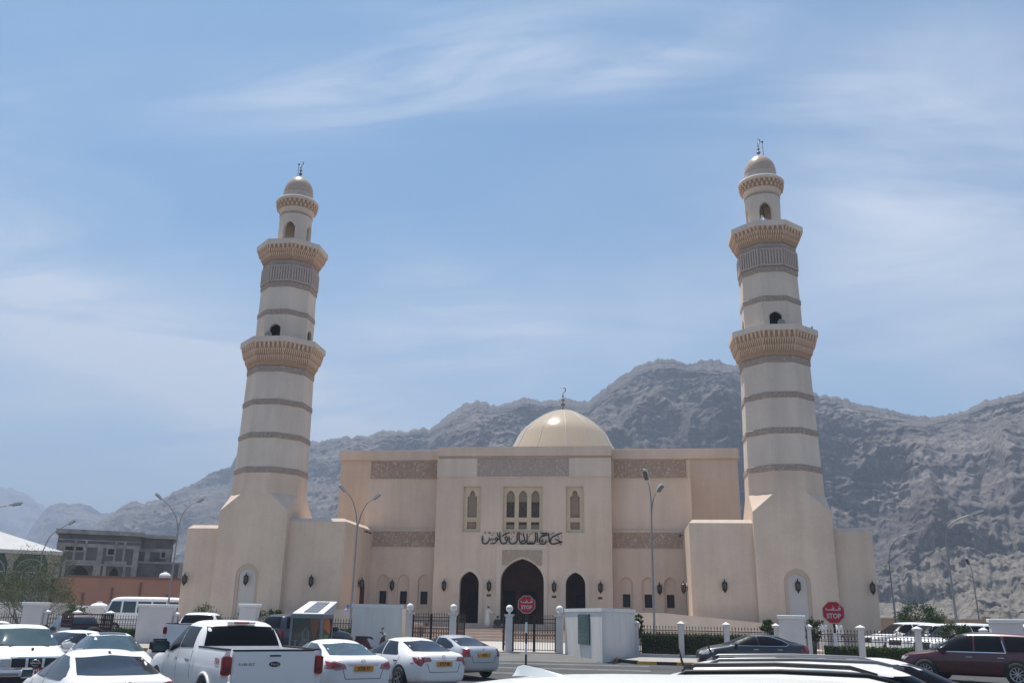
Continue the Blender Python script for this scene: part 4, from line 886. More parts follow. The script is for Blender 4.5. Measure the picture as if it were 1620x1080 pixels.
R1 = [(-35.21, 0.0338), (-32.92, 0.0626), (-32.09, 0.0819), (-31.35, 0.094), (-30.73, 0.1023), (-30.09, 0.1088), (-29.62, 0.1068), (-29.06, 0.1106), (-28.48, 0.1139), (-28.07, 0.1209), (-27.21, 0.1271), (-26.38, 0.1388), (-25.86, 0.1441), (-24.97, 0.1499), (-24.74, 0.1625), (-23.76, 0.1692), (-22.64, 0.1747), (-21.11, 0.1785), (-20.15, 0.1824), (-19.17, 0.1855), (-18.19, 0.1893), (-16.79, 0.192), (-16.01, 0.1977), (-15.0, 0.2014), (-13.98, 0.2036), (-13.17, 0.2057), (-12.75, 0.2037), (-11.96, 0.2175), (-11.15, 0.2268), (-10.54, 0.2324), (-9.84, 0.2387), (-9.29, 0.2367), (-8.87, 0.2339), (-8.24, 0.2364), (-7.41, 0.2367), (-6.78, 0.2429), (-6.15, 0.2423), (-4.9, 0.241), (-3.65, 0.2381), (-2.4, 0.2373), (-1.77, 0.2485), (-1.13, 0.2574), (-0.29, 0.2678), (0.55, 0.2774), (1.39, 0.2839), (2.23, 0.2865), (3.46, 0.285), (4.68, 0.2834), (5.89, 0.2817), (7.29, 0.2797), (8.64, 0.268), (10.14, 0.254), (11.99, 0.2404), (13.45, 0.2337), (14.86, 0.2235), (15.89, 0.2153), (16.76, 0.2128), (17.6, 0.2083), (18.63, 0.2075), (19.3, 0.2072), (20.33, 0.211), (21.39, 0.2198), (22.38, 0.2226), (23.35, 0.2246), (25.28, 0.2322), (30, 0.235), (36, 0.22)]
R2 = [(-42, 0.04), (-36.56, 0.0476), (-35.51, 0.0663), (-35.17, 0.0818), (-34.8, 0.0939), (-34.38, 0.1006), (-34.07, 0.1023), (-33.57, 0.101), (-33.09, 0.1022), (-32.4, 0.0992), (-31.85, 0.0941), (-31.35, 0.094), (-30.44, 0.0867), (-28.95, 0.0721), (-26.77, 0.061)]
R3 = [(-52, 0.06), (-44.18, 0.0739), (-40.59, 0.096), (-38.93, 0.1055), (-37.19, 0.1135), (-36.73, 0.1142), (-36.23, 0.1106), (-35.72, 0.107), (-35.19, 0.1009), (-34.66, 0.0953), (-34.12, 0.0892), (-32.97, 0.0687), (-30, 0.05)]
mountain('mountain', R1, [(-36, 1600), (-26, 1350), (-14, 1150), (0, 1050), (14, 1020), (36, 950)], [(-36, 900), (-26, 700), (-10, 520), (8, 430), (22, 330), (36, 320)], 420, 1150, 11, 1.0, ROCK)
mountain('far_mountain', R2, [(-42, 2300), (-26, 2300)], [(-42, 1700), (-26, 1700)], 90, 260, 31, 1.8, ROCK)
mountain('farthest_mountain', R3, [(-52, 3600), (-30, 3600)], [(-52, 2700), (-30, 2700)], 80, 260, 47, 2.4, ROCK)
# haze: one closed box of thin even air round the whole place
b = bmesh.new(); box(b, -4200, 2500, -1200, 4200, -1.5, 470); hz = tag(obj('haze', b, None), kind='stuff')
hm = bpy.data.materials.new('haze_air'); hm.use_nodes = True; ht = hm.node_tree; ht.nodes.clear(); pv = ht.nodes.new('ShaderNodeVolumePrincipled'); pv.inputs['Color'].default_value = (0.67, 0.785, 1.0, 1); pv.inputs['Density'].default_value = 0.00055; pv.inputs['Anisotropy'].default_value = 0.0
ho = ht.nodes.new('ShaderNodeOutputMaterial'); ht.links.new(pv.outputs[0], ho.inputs['Volume']); hz.data.materials.append(hm)
# ================================================================== BACKGROUND BUILDINGS
M_CONC = mat('raw_blockwork', (0.085, 0.083, 0.085), 0.95, var=0.45, vscale=0.5, bump=0.5, bscale=6)
M_CONC2 = mat('cast_concrete', (0.25, 0.24, 0.23), 0.9, var=0.45, vscale=0.6)
t = thing('unfinished_building', 'unfinished grey concrete building with pointed arches beyond the pink wall', 'building', (-66, 52, -1.1), R(30))
b = bmesh.new(); box(b, -8.5, 2.4, -4, 8, 0, 13.6); box(b, 2.405, 7.0, -2.2, 8, 0, 13.55); box(b, -14, 11, -2.9, 9, 0, 10.0); box(b, 11.005, 22, -1.5, 9, 0, 9.9); obj('wall', b, M_CONC, t)
b = bmesh.new(); box(b, -8.9, 2.8, -4.4, 8.4, 13.605, 14.2); box(b, 2.41, 7.5, -2.6, 8.4, 13.56, 14.05); box(b, -8.56, 2.45, -4.06, -3.9, 11.8, 12.3); box(b, 2.41, 7.06, -2.26, -2.1, 11.6, 12.1)
for x in (-8.4, -3.2, 1.6): box(b, x, x+0.75, -4.07, -3.9, 5, 11.8)
for x in (3.2, 6.1): box(b, x, x+0.7, -2.27, -2.1, 5, 11.6)
for x in (-13.8, -11, 8.2, 12.5, 16, 19.5): box(b, x, x+0.6, -2.97 if x < 11 else -1.57, -2.8 if x < 11 else -1.4, 2, 9.9)
box(b, -14.05, 22.0, -3.0, -1.3, 9.91, 10.2); box(b, -8.6, 2.5, -4.1, -3.95, 9.3, 9.55); box(b, -8.6, 2.5, -4.1, -3.95, 12.7, 12.85)
for x in (-6.3, -4.9, -1.0, 0.2): box(b, x, x+0.28, -4.06, -3.9, 9.55, 12.7)
for x in (-12, -9.5, 9, 13, 17, 21): box(b, x, x+0.35, 2, 2.35, 9.9, 11.0+0.25*(x % 3))
box(b, 2.41, 7.06, -2.3, -2.15, 9.4, 9.6); obj('concrete_frame', b, M_CONC2, t)
for cx, y0, w in ((-5.2, -4.003, 2.6), (4.6, -2.203, 2.6), (-10.9, -2.903, 1.6), (14.3, -1.503, 2.8), (9.6, -2.903, 1.2), (18, -1.503, 2.0), (-0.6, -4.003, 1.2)):
    b = holed(arch(cx, w, 3.2, 7.8, 9.2), [], y0-0.02, y0); a = obj('arched_opening', b, M_DARK, t)
    b = holed([(cx-w/2-0.9, 3.0), (cx+w/2+0.9, 3.0), (cx+w/2+0.9, 10.0), (cx-w/2-0.9, 10.0)], [[(cx-w/2-0.5, 3.01), (cx+w/2+0.5, 3.01), (cx+w/2+0.5, 9.6), (cx-w/2-0.5, 9.6)]], y0-0.12, y0-0.003); obj('arch_frame', b, M_CONC2, a)
for x, y0, z, w, h in ((-7.4, -4.003, 11.3, 2.3, 0.6), (-1.8, -4.003, 10.9, 0.8, 0.8), (5.5, -2.203, 10.9, 0.5, 1.0), (-12.5, -2.903, 8.0, 1.2, 0.8)):
    b = bmesh.new(); box(b, x, x+w, y0-0.03, y0-0.001, z, z+h); o = obj('window', b, M_DARK, t)
    f = holed(rect(x-0.2, x+w+0.2, z-0.2, z+h+0.2), [rect(x+0.001, x+w-0.001, z+0.001, z+h-0.001)], y0-0.06, y0-0.003); obj('window_frame', f, M_CONC2, o)
M_PINK = mat('pink_wall', (0.36, 0.19, 0.135), 0.9, var=0.12, vscale=0.4, stretch=(1, 1, 0.3))
t = thing('compound_wall', 'terracotta pink compound wall with buttresses behind the white minibus', 'wall', (-55.4, 14.5, 0.3), 0)
def seg(b, p, q, th, z0, z1, org):
    p = Vector((p[0]-org[0], p[1]-org[1], 0)); q = Vector((q[0]-org[0], q[1]-org[1], 0)); d = (q-p).normalized(); n = Vector((-d.y, d.x, 0))*th
    ring_loft(b, [[v+Vector((0, 0, z)) for v in (p, q, q+n, p+n)] for z in (z0, z1)])
og = (-55.4, 14.5)
b = bmesh.new(); seg(b, (-51.3, 17.2), (-28, 31), 0.5, 0, 5.2, og); seg(b, (-58, 24), (-51.32, 17.22), 0.5, 0, 5.25, og); obj('wall_body', b, M_PINK, t)
b = bmesh.new(); seg(b, (-51.5, 17.0), (-28, 30.8), 0.9, 5.203, 5.42, og); obj('coping', b, mat('pink_coping', (0.20, 0.10, 0.08), 0.9), t)
b = bmesh.new()
for k in range(9):
    p = lerp((-51.3, 17.2), (-28, 31), 0.06+k*0.105); q = lerp((-51.3, 17.2), (-28, 31), 0.06+k*0.105+0.008); seg(b, (p[0]+0.05, p[1]-0.12), (q[0]+0.05, q[1]-0.12), 0.14, 0.2, 3.6+0.6*(k % 3), og)
obj('drain_streak', b, mat('pink_dark', (0.17, 0.075, 0.055), 0.9), t)
def tank(x, y, z, r, h, label):
    t = thing('water_tank', label, 'water tank', (x, y, z), 0)
    b = bmesh.new(); lathe(b, [(r, 0), (r*1.02, h*0.5), (r, h)], 20); obj('tank_body', b, M_WHITE, t, smooth=False); autosmooth(t.children[-1])
    b = bmesh.new(); lathe(b, [(r*1.01, h+0.002), (r*0.8, h*1.25), (r*0.3, h*1.4), (r*0.28, h*1.55), (0.02, h*1.56)], 20); obj('lid', b, M_WHITE, t); autosmooth(t.children[-1])
tank(-43.8, 23.9, 5.3, 0.62, 0.75, 'white round water tank above the pink compound wall')
tank(-38.0, 2.0, 1.7, 0.75, 0.75, 'white domed water tank behind the low pale wall by the minibus')
# low pale walls in front of the compound
wall_prism('boundary_wall', 'low pale boundary wall behind the white water tank and minibus', 'wall', [(-50, -4), (-30.5, 1.0), (-30.5, 1.3), (-50, -3.7)], 2.1, (-40, -1.5, 0.38), m=M_POST)
wall_prism('boundary_wall', 'low pale boundary wall behind the iron fence at the far left edge', 'wall', [(-52, -16), (-30.5, -14.0), (-30.5, -13.7), (-52, -15.7)], 2.2, (-38, -15, 0.38), m=M_POST)
# pavilion
t = thing('pavilion', 'pavilion with white pyramid roof and green arched glazing at the left edge', 'pavilion', (-63.5, 21.0, -0.6), R(36))
b = bmesh.new(); ring_loft(b, [[(-7, -5, 8.6), (7, -5, 8.6), (7, 5, 8.6), (-7, 5, 8.6)], [(-7, -5, 9.0), (7, -5, 9.0), (7, 5, 9.0), (-7, 5, 9.0)], [(-0.3, -0.3, 11.2), (0.3, -0.3, 11.2), (0.3, 0.3, 11.2), (-0.3, 0.3, 11.2)]]); obj('roof', b, mat('pavilion_roof', (0.48, 0.47, 0.46), 0.8, var=0.06, vscale=1), t)
for x, y in ((-6, -4), (-2, -4), (2, -4), (6, -4), (6, 0), (6, 4), (-6, 4)):
    b = bmesh.new(); ring_loft(b, [[(x-0.3, y-0.3, 0), (x+0.3, y-0.3, 0), (x+0.3, y+0.3, 0), (x-0.3, y+0.3, 0)], [(x-0.3, y-0.3, 7.6), (x+0.3, y-0.3, 7.6), (x+0.3, y+0.3, 7.6), (x-0.3, y+0.3, 7.6)], [(x-0.8, y-0.4, 8.59), (x+0.8, y-0.4, 8.59), (x+0.8, y+0.4, 8.59), (x-0.8, y+0.4, 8.59)]]); obj('column', b, mat('pavilion_column', (0.34, 0.33, 0.31), 0.8), t)
b = bmesh.new(); box(b, -5.9, 5.9, -3.9, 3.9, 0, 8.5); obj('glazing', b, mat('green_glazing', (0.03, 0.075, 0.05), 0.25, var=0.3, vscale=0.5), t)
b = bmesh.new()
for x in (-4, 0, 4):
    for rr in (0.7, 1.5): tube(b, [(x+rr*math.cos(a), -3.96, 6.6+rr*math.sin(a)) for a in [math.pi*k/10 for k in range(0, 11)]], 0.07, 4)
    for k in range(-2, 3): box(b, x+k*0.75-0.04, x+k*0.75+0.04, -3.98, -3.905, 0.5, 6.5)
for z in (3.2, 5.2, 6.6): box(b, -5.7, 5.7, -3.99, -3.906, z, z+0.12)
obj('tracery', b, mat('pavilion_tracery', (0.34, 0.36, 0.34), 0.7), t)
# far right boundary wall with piers
t = thing('boundary_wall', 'long tan boundary wall with square piers at the foot of the mountain', 'wall', (41, 51, 0.2), R(-18))
b = bmesh.new(); box(b, -12, 70, 0, 0.3, 0, 2.55); obj('wall_body', b, mat('tan_wall', (0.34, 0.25, 0.17), 0.9, var=0.1, vscale=0.5), t)
b = bmesh.new()
for k in range(18): box(b, -12+k*4.8, -11.2+k*4.8, -0.12, 0.42, 0, 2.85); box(b, -12.1+k*4.8, -11.1+k*4.8, -0.2, 0.5, 2.853, 3.0)
obj('wall_piers', b, mat('tan_pier', (0.30, 0.22, 0.15), 0.9), t)
b = bmesh.new(); box(b, -12, 70, -0.06, 0.36, 2.553, 2.66); obj('coping', b, mat('tan_coping', (0.40, 0.30, 0.2), 0.9), t)
# ================================================================== PLANTS
def leafmat(n, a, c): return mat(n, a, 0.75, col2=c, vscale=2.5, spec=0.2)
LF1 = leafmat('leaf_green', (0.020, 0.042, 0.010), (0.075, 0.115, 0.028)); LF2 = leafmat('leaf_olive', (0.05, 0.07, 0.025), (0.15, 0.175, 0.075)); LF3 = leafmat('leaf_hedge', (0.025, 0.06, 0.010), (0.10, 0.17, 0.028))
M_BARK = mat('bark', (0.12, 0.09, 0.065), 0.9, var=0.3, vscale=6); M_TWIG = mat('pale_twig', (0.22, 0.20, 0.175), 0.9)
def leaves(b, rnd, pts, s, flat=0.0):
    for p in pts:
        a = Vector((rnd.gauss(0, 1), rnd.gauss(0, 1), rnd.gauss(0, 1)*(1-flat))).normalized(); c = a.cross(Vector((rnd.gauss(0, 1), rnd.gauss(0, 1), rnd.gauss(0, 1)))).normalized(); w = s*rnd.uniform(0.6, 1.2)
        v = [b.verts.new(Vector(p)+a*w), b.verts.new(Vector(p)+c*w*0.45), b.verts.new(Vector(p)-a*w), b.verts.new(Vector(p)-c*w*0.45)]; b.faces.new(v)
def clumps(rnd, n, rx, ry, rz, cz, k, cr, zmin=None):
    out = []
    for _ in range(n):
        while True:
            p = Vector((rnd.uniform(-1, 1), rnd.uniform(-1, 1), rnd.uniform(-1, 1)))
            if 0.25 < p.length < 1: break
        p = p.normalized()*(p.length**0.5); c = Vector((p.x*rx, p.y*ry, cz+p.z*rz)); r = cr*rnd.uniform(0.6, 1.25)
        for _ in range(k):
            q = Vector((rnd.gauss(0, 0.45), rnd.gauss(0, 0.45), rnd.gauss(0, 0.38)))*r; z = c+q
            if zmin is None or z.z > zmin: out.append(z)
    return out
def bush(x, y, rx, rz, label, seed, h0=0.0, lm=None, name='bush', z0=None, ry=None, n=26):
    rnd = random.Random(seed); t = thing(name, label, 'bush', (x, y, ground_z(y) if z0 is None else z0), 0)
    b = bmesh.new(); leaves(b, rnd, clumps(rnd, n, rx*0.85, (ry or rx*0.6), rz*0.85, h0+rz, 70, rx*0.33), 0.055); obj('foliage', b, lm or LF1, t)
    b = bmesh.new()
    for i in range(5): a = rnd.uniform(0, 6.28); tube(b, [(0.05*math.cos(a), 0.05*math.sin(a), 0), (rx*0.3*math.cos(a), 0.3*math.sin(a)*rx, h0+rz*0.7), (rx*0.6*math.cos(a), 0.5*math.sin(a)*rx, h0+rz*1.3)], [0.035, 0.025, 0.008], 5)
    obj('stem', b, M_BARK, t); return t
bush(-15.3, -24.8, 0.95, 0.75, 'round dark bush behind the widest left pier beside the mosque wing', 1, 0.75)
bush(-12.3, -25.2, 0.9, 0.62, 'bushy clump around the small pier seen over the white pickup roof', 2, 0.85)
bush(-10.9, -25.3, 0.55, 0.5, 'smaller bush right of the small pier above the white pickup roof', 22, 1.0)
bush(-22.6, -25.8, 0.8, 0.75, 'dark bush right of the leftmost pier behind the cage pickup', 3, 0.6)
bush(15.45, -28.3, 0.42, 0.5, 'leafy bush on the left side of the pier behind the black sedan', 4, 1.0)
bush(17.45, -28.6, 0.5, 0.55, 'leafy bush on the right side of the pier behind the black sedan', 5, 0.9)
bush(24.0, -28.6, 0.72, 0.55, 'leafy bush on the left side of the pier behind the dark red SUV', 6, 0.9)
bush(27.6, -29.0, 0.95, 0.6, 'flat topped bush on the right side of the pier behind the dark red SUV', 7, 0.8)
bush(9.15, -26.9, 0.28, 0.7, 'narrow dark shrub at the right end of the white sign wall', 8, 0.8)
bush(-6.3, -25.6, 0.5, 0.4, 'small dark shrub beside the gate wall near the lamp pole', 9, 0.3)
def hedge(p, q, h, w, label, seed):
    rnd = random.Random(seed); L = math.hypot(q[0]-p[0], q[1]-p[1]); a = math.atan2(q[1]-p[1], q[0]-p[0]); t = thing('hedge', label, 'hedge', G3(*p, 0.1), a, 'clipped hedges behind the fence')
    pts = []
    for _ in range(int(L*900)):
        f = rnd.random()
        if f < 0.38: pts.append((rnd.uniform(0, L), rnd.uniform(-w/2, w/2), h+rnd.gauss(0, 0.03)))
        else: pts.append((rnd.uniform(0, L), -w/2+rnd.gauss(0, 0.03), rnd.uniform(0, h)))
    b = bmesh.new(); leaves(b, rnd, pts, 0.05); obj('foliage', b, LF3, t)
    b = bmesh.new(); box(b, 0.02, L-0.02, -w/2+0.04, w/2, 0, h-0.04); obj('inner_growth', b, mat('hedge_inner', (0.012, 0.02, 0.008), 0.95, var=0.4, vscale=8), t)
hedge((9.3, -27.0), (15.2, -28.0), 0.98, 0.8, 'long clipped hedge behind the fence panels right of the sign wall', 11)
hedge((17.9, -28.6), (24.0, -29.6), 0.62, 0.8, 'low clipped hedge behind the fence by the right hand stop sign', 12)
hedge((-20.8, -25.9), (-16.0, -25.8), 0.66, 0.8, 'clipped hedge behind the fence below the minibus', 13)
hedge((-8.4, -25.8), (-5.9, -25.8), 0.85, 0.7, 'short hedge behind the fence beside the display kiosk', 14)
# trees
def branches(b, rnd, p, d, L, r, depth, tips, spread=0.6, grav=0.0):
    q = p+d*L; m = p+d*L*0.5+Vector((rnd.gauss(0, 0.04), rnd.gauss(0, 0.04), 0))*L
    tube(b, [p, m, q], [r, r*0.82, r*0.62], 6 if depth > 2 else 4)
    if depth == 0: tips.append(q); return
    for _ in range(3 if depth > 1 else 4):
        nd = (d+Vector((rnd.gauss(0, spread), rnd.gauss(0, spread), rnd.gauss(0, spread*0.6)+grav))).normalized()
        branches(b, rnd, q-d*L*rnd.uniform(0, 0.35), nd, L*rnd.uniform(0.62, 0.85), r*0.58, depth-1, tips, spread, grav)
rnd = random.Random(21); t = thing('tree', 'sparse wispy grey green tree in front of the white roofed pavilion', 'tree', (-31.0, -17.4, 0.38))
b = bmesh.new(); tips = []
for k in range(4): branches(b, rnd, Vector((0, 0, 0.0)), Vector((rnd.gauss(0, 0.35), rnd.gauss(0, 0.3), 1)).normalized(), 1.55, 0.085, 5, tips, 0.42, 0.02)
obj('trunk', b, M_TWIG, t)
b = bmesh.new(); lp = []
for p in tips:
    for _ in range(8): lp.append(p+Vector((rnd.gauss(0, 0.20), rnd.gauss(0, 0.20), rnd.gauss(0, 0.22))))
for q in clumps(rnd, 120, 2.3, 1.6, 2.2, 3.7, 46, 0.8): lp.append(q)
leaves(b, rnd, [p for p in lp if p.x < 2.3 and 1.2 < p.z < 6.0], 0.055); obj('crown', b, LF2, t)
rnd = random.Random(22); t = thing('tree', 'small round green tree behind the parked white SUVs on the right', 'tree', (27.9, -9.8, 0.2))
b = bmesh.new(); tips = []; branches(b, rnd, Vector((0, 0, 0)), Vector((0, 0, 1)), 1.0, 0.10, 4, tips, 0.5); obj('trunk', b, M_BARK, t)
b = bmesh.new(); leaves(b, rnd, clumps(rnd, 60, 1.45, 1.2, 0.75, 2.35, 75, 0.5), 0.07); obj('crown', b, leafmat('leaf_bright', (0.03, 0.06, 0.012), (0.11, 0.17, 0.035)), t)
# ================================================================== VEHICLES
def paint(name, col, metal=0.0, rough=0.35): return mat(name, col, rough, metal=metal, coat=0.25 if col[0] > 0.4 else 1.0, spec=0.3, var=0.015, vscale=1.5)
WHT = paint('car_white', (0.79, 0.77, 0.76)); SIL = paint('car_silver', (0.48, 0.49, 0.51), 0.35, 0.3); BLK = paint('car_black', (0.012, 0.013, 0.016)); MAR = paint('car_maroon', (0.06, 0.004, 0.009), 0.1, 0.3); BLU = paint('car_blue_black', (0.025, 0.03, 0.05)); DRD = paint('car_dark_red', (0.07, 0.008, 0.012)); PRL = paint('car_pearl', (0.76, 0.76, 0.74)); GRY = paint('car_grey', (0.30, 0.28, 0.27), 0.3, 0.35)
GL = mat('car_glass', (0.014, 0.017, 0.026), 0.07, spec=0.3); GLB = mat('car_glass_blue', (0.04, 0.07, 0.085), 0.07, spec=0.38, var=0.25, vscale=1.5); GLD = mat('car_glass_tinted', (0.005, 0.005, 0.007), 0.28, spec=0.16)
RUB = mat('rubber', (0.018, 0.018, 0.018), 0.85); RIM = mat('alloy', (0.42, 0.42, 0.43), 0.3, metal=0.8); BLKP = mat('black_plastic', (0.014, 0.014, 0.015), 0.55); CHR = mat('chrome', (0.65, 0.65, 0.67), 0.12, metal=1.0)
TLR = mat('tail_light_red', (0.27, 0.008, 0.015), 0.12, spec=0.8); TLP = mat('tail_light_pink', (0.42, 0.17, 0.19), 0.15); HL = mat('head_light', (0.42, 0.43, 0.42), 0.1, spec=0.9); SEAM = mat('panel_gap', (0.03, 0.03, 0.032), 0.8); PLT = mat('plate_orange', (0.60, 0.27, 0.015), 0.5); PLTX = mat('plate_text', (0.03, 0.012, 0.01), 0.6)
def body_mesh(name, st, m, parent, lv=2, crease=None):
    # st: stations (x, zb, w, zm, ws, zs, wt, zt, crown); one smooth closed body lofted along the car
    b = bmesh.new(); rings = []
    for x, zb, w, zm, ws, zs, wt, zt, cr in st:
        h = [(0, zb), (w*0.72, zb), (w*0.95, zb+0.06), (w, zm), (ws, zs), (wt, zt), (wt*0.62, zt+cr*0.72), (0, zt+cr)]
        pts = [(x, y, z) for y, z in h]+[(x, -y, z) for y, z in h[1:-1]][::-1]; rings.append(pts)
    ring_loft(b, rings); bmesh.ops.recalc_face_normals(b, faces=b.faces[:])
    me = bpy.data.meshes.new(name); b.to_mesh(me); b.free(); o = bpy.data.objects.new(name, me); COL.objects.link(o)
    md = o.modifiers.new('s', 'SUBSURF'); md.levels = lv; md.render_levels = lv
    dg = bpy.context.evaluated_depsgraph_get(); dg.update(); m2 = bpy.data.meshes.new_from_object(o.evaluated_get(dg)); bpy.data.objects.remove(o); bpy.data.meshes.remove(me)
    m2.name = name; m2.materials.clear(); m2.materials.append(m); m2.shade_smooth()
    o = bpy.data.objects.new(name, m2); COL.objects.link(o); o.parent = parent
    bb = bmesh.new(); bb.from_mesh(m2); bvh = BVHTree.FromBMesh(bb); bb.free(); return o, bvh
AX = {'L': (lambda a, c: (Vector((a, 5, c)), Vector((0, -1, 0)))), 'R': (lambda a, c: (Vector((a, -5, c)), Vector((0, 1, 0)))), 'F': (lambda a, c: (Vector((10, a, c)), Vector((-1, 0, 0)))), 'B': (lambda a, c: (Vector((-10, a, c)), Vector((1, 0, 0)))), 'T': (lambda a, c: (Vector((a, c, 10)), Vector((0, 0, -1))))}
def decal(name, bvh, polys, ax, m, parent, off=0.008, cell=0.09, skirt=0.03):
    b = bmesh.new()
    if not isinstance(polys[0][0], (list, tuple)): polys = [polys]
    for poly in polys:
        c = flatmesh(poly); x0 = min(p[0] for p in poly); x1 = max(p[0] for p in poly); y0 = min(p[1] for p in poly); y1 = max(p[1] for p in poly)
        for k in range(1, int((x1-x0)/cell)+1): bmesh.ops.bisect_plane(c, geom=c.verts[:]+c.edges[:]+c.faces[:], plane_co=(x0+k*cell, 0, 0), plane_no=(1, 0, 0))
        for k in range(1, int((y1-y0)/cell)+1): bmesh.ops.bisect_plane(c, geom=c.verts[:]+c.edges[:]+c.faces[:], plane_co=(0, y0+k*cell, 0), plane_no=(0, 1, 0))
        me = bpy.data.meshes.new('t'); c.to_mesh(me); c.free(); b.from_mesh(me); bpy.data.meshes.remove(me)
    nrm = {}; org = {}
    for v in b.verts:
        o, d = AX[ax](v.co.x, v.co.y); loc, n, i, ds = bvh.ray_cast(o, d)
        if loc is None:
            o2 = o+d*(4 if ax in 'LR' else (7 if ax in 'FB' else 8)); loc, n, i, ds = bvh.find_nearest(o2)
        if n.dot(d) > 0: n = -n
        v.co = loc+n*off; nrm[v] = n.copy()
    be = [e for e in b.edges if len(e.link_faces) == 1]; new = {}
    for e in be:
        q = []
        for v in e.verts:
            if v not in new: new[v] = b.verts.new(v.co-nrm[v]*(off+skirt))
            q.append(new[v])
        try: b.faces.new((e.verts[0], e.verts[1], q[1], q[0]))
        except ValueError: pass
    o = obj(name, b, m, parent); autosmooth(o, 40); return o
def seams(bvh, lines, ax, parent, w=0.012, name='panel_gap', m=None):
    polys = []
    for ln in lines:
        for a, c in zip(ln[:-1], ln[1:]):
            d = Vector((c[0]-a[0], c[1]-a[1])).normalized(); n = Vector((-d.y, d.x))*w/2
            polys.append([(a[0]-n.x, a[1]-n.y), (c[0]-n.x, c[1]-n.y), (c[0]+n.x, c[1]+n.y), (a[0]+n.x, a[1]+n.y)])
    return decal(name, bvh, polys, ax, m or SEAM, parent, off=0.004, cell=0.2, skirt=0.01)
def wheel_mesh(r, w, spokes=5, dark=False):
    b = bmesh.new(); lathe(b, [(r*0.63, -w/2), (r*0.9, -w/2*1.0), (r, -w*0.32), (r, w*0.32), (r*0.9, w/2), (r*0.63, w/2), (r*0.60, w*0.3)], 28)
    bmesh.ops.rotate(b, cent=(0, 0, 0), matrix=Matrix.Rotation(R(-90), 3, 'X'), verts=b.verts[:])
    c = bmesh.new(); lathe(c, [(r*0.64, w*0.40), (r*0.62, w*0.515), (r*0.56, w*0.47), (r*0.54, w*0.2)], 28, cap=False)
    for i in range(spokes):
        Mk = Matrix.Rotation(2*math.pi*i/spokes, 4, 'Z'); k = 5/spokes
        box(c, r*0.08, r*0.58, -r*0.075*k, r*0.075*k, w*0.30, w*0.46, M=Mk)
    lathe(c, [(r*0.15, w*0.3), (r*0.14, w*0.49), (r*0.03, w*0.5)], 12)
    bmesh.ops.rotate(c, cent=(0, 0, 0), matrix=Matrix.Rotation(R(-90), 3, 'X'), verts=c.verts[:])
    h = bmesh.new(); lathe(h, [(r*0.59, w*0.1), (r*0.59, w*0.22)], 24); bmesh.ops.rotate(h, cent=(0, 0, 0), matrix=Matrix.Rotation(R(-90), 3, 'X'), verts=h.verts[:])
    return b, c, h
def wheels(t, bvh, xs, ys, r, w, spokes=5, sides=(1, -1), arch_r=None, rim=None, m_arch=None):
    tb, rb, hb = wheel_mesh(r, w, spokes); ms = []
    for n, bb, mm in (('tyre', tb, RUB), ('wheel', rb, rim or RIM), ('brake_disc', hb, BLKP)):
        me = bpy.data.meshes.new(n); bmesh.ops.recalc_face_normals(bb, faces=bb.faces[:]); bb.to_mesh(me); bb.free(); me.materials.append(mm); ms.append(me)
    for x in xs:
        for s in sides:
            ar = arch_r or r+0.075; pts = [(x+ar*math.cos(a), r+ar*math.sin(a)) for a in [math.pi*k/16-0.35 for k in range(0, 21)] if True]
            pts = [(x+ar*math.cos(a), r+ar*math.sin(a)) for a in np.linspace(-0.45, math.pi+0.45, 22)]
            decal('wheel_arch', bvh, pts, 'L' if s > 0 else 'R', m_arch or BLKP, t, off=0.006, cell=0.15)
            o = obj('wheel', ms[1], None, t, loc=(x, s*(ys-w/2+0.03), r)); o.rotation_euler = (0, 0, 0 if s > 0 else math.pi); autosmooth(o) if x == xs[0] and s == sides[0] else None
            c = obj('tyre', ms[0], None, o); autosmooth(c, 50) if x == xs[0] and s == sides[0] else None; obj('brake_disc', ms[2], None, o)
def mirror_part(t, x, y, z, m, s, k=1.0):
    b = bmesh.new(); bmesh.ops.create_cube(b, size=1, matrix=Matrix.Translation((x, s*(y+0.11*k), z)) @ Matrix.Diagonal((0.13*k, 0.24*k, 0.17*k, 1))); bmesh.ops.bevel(b, geom=b.edges[:], offset=0.04*k, segments=3, affect='EDGES')
    o = obj('wing_mirror', b, m, t); autosmooth(o, 50)
    b = bmesh.new(); box(b, x-0.072*k, x-0.066*k, s*(y+0.11*k)-0.09*k, s*(y+0.11*k)+0.09*k, z-0.06*k, z+0.06*k); obj('mirror_glass', b, GLB, o)
def plate(t, x, y, z, text, sgn, w=0.52, h=0.13):
    b = bmesh.new(); box(b, -0.006, 0.006, -w/2, w/2, -h/2, h/2); o = obj('number_plate', b, PLT, t, loc=(x, y, z))
    RXm = Matrix.Rotation(R(-90 if sgn < 0 else 90), 4, 'Z') @ Matrix.Rotation(R(90), 4, 'X')
    c = text_bm(text, h*0.95, 0.001, 0.003); bmesh.ops.transform(c, matrix=Matrix.Translation((sgn*0.0085, 0, 0)) @ RXm @ Matrix.Diagonal((0.82*w/0.52, 1, 1, 1)), verts=c.verts); obj('plate_number', c, PLTX, o); return o
def hit(bvh, ax, a, c):
    o, d = AX[ax](a, c); loc, n, i, ds = bvh.ray_cast(o, d); return loc
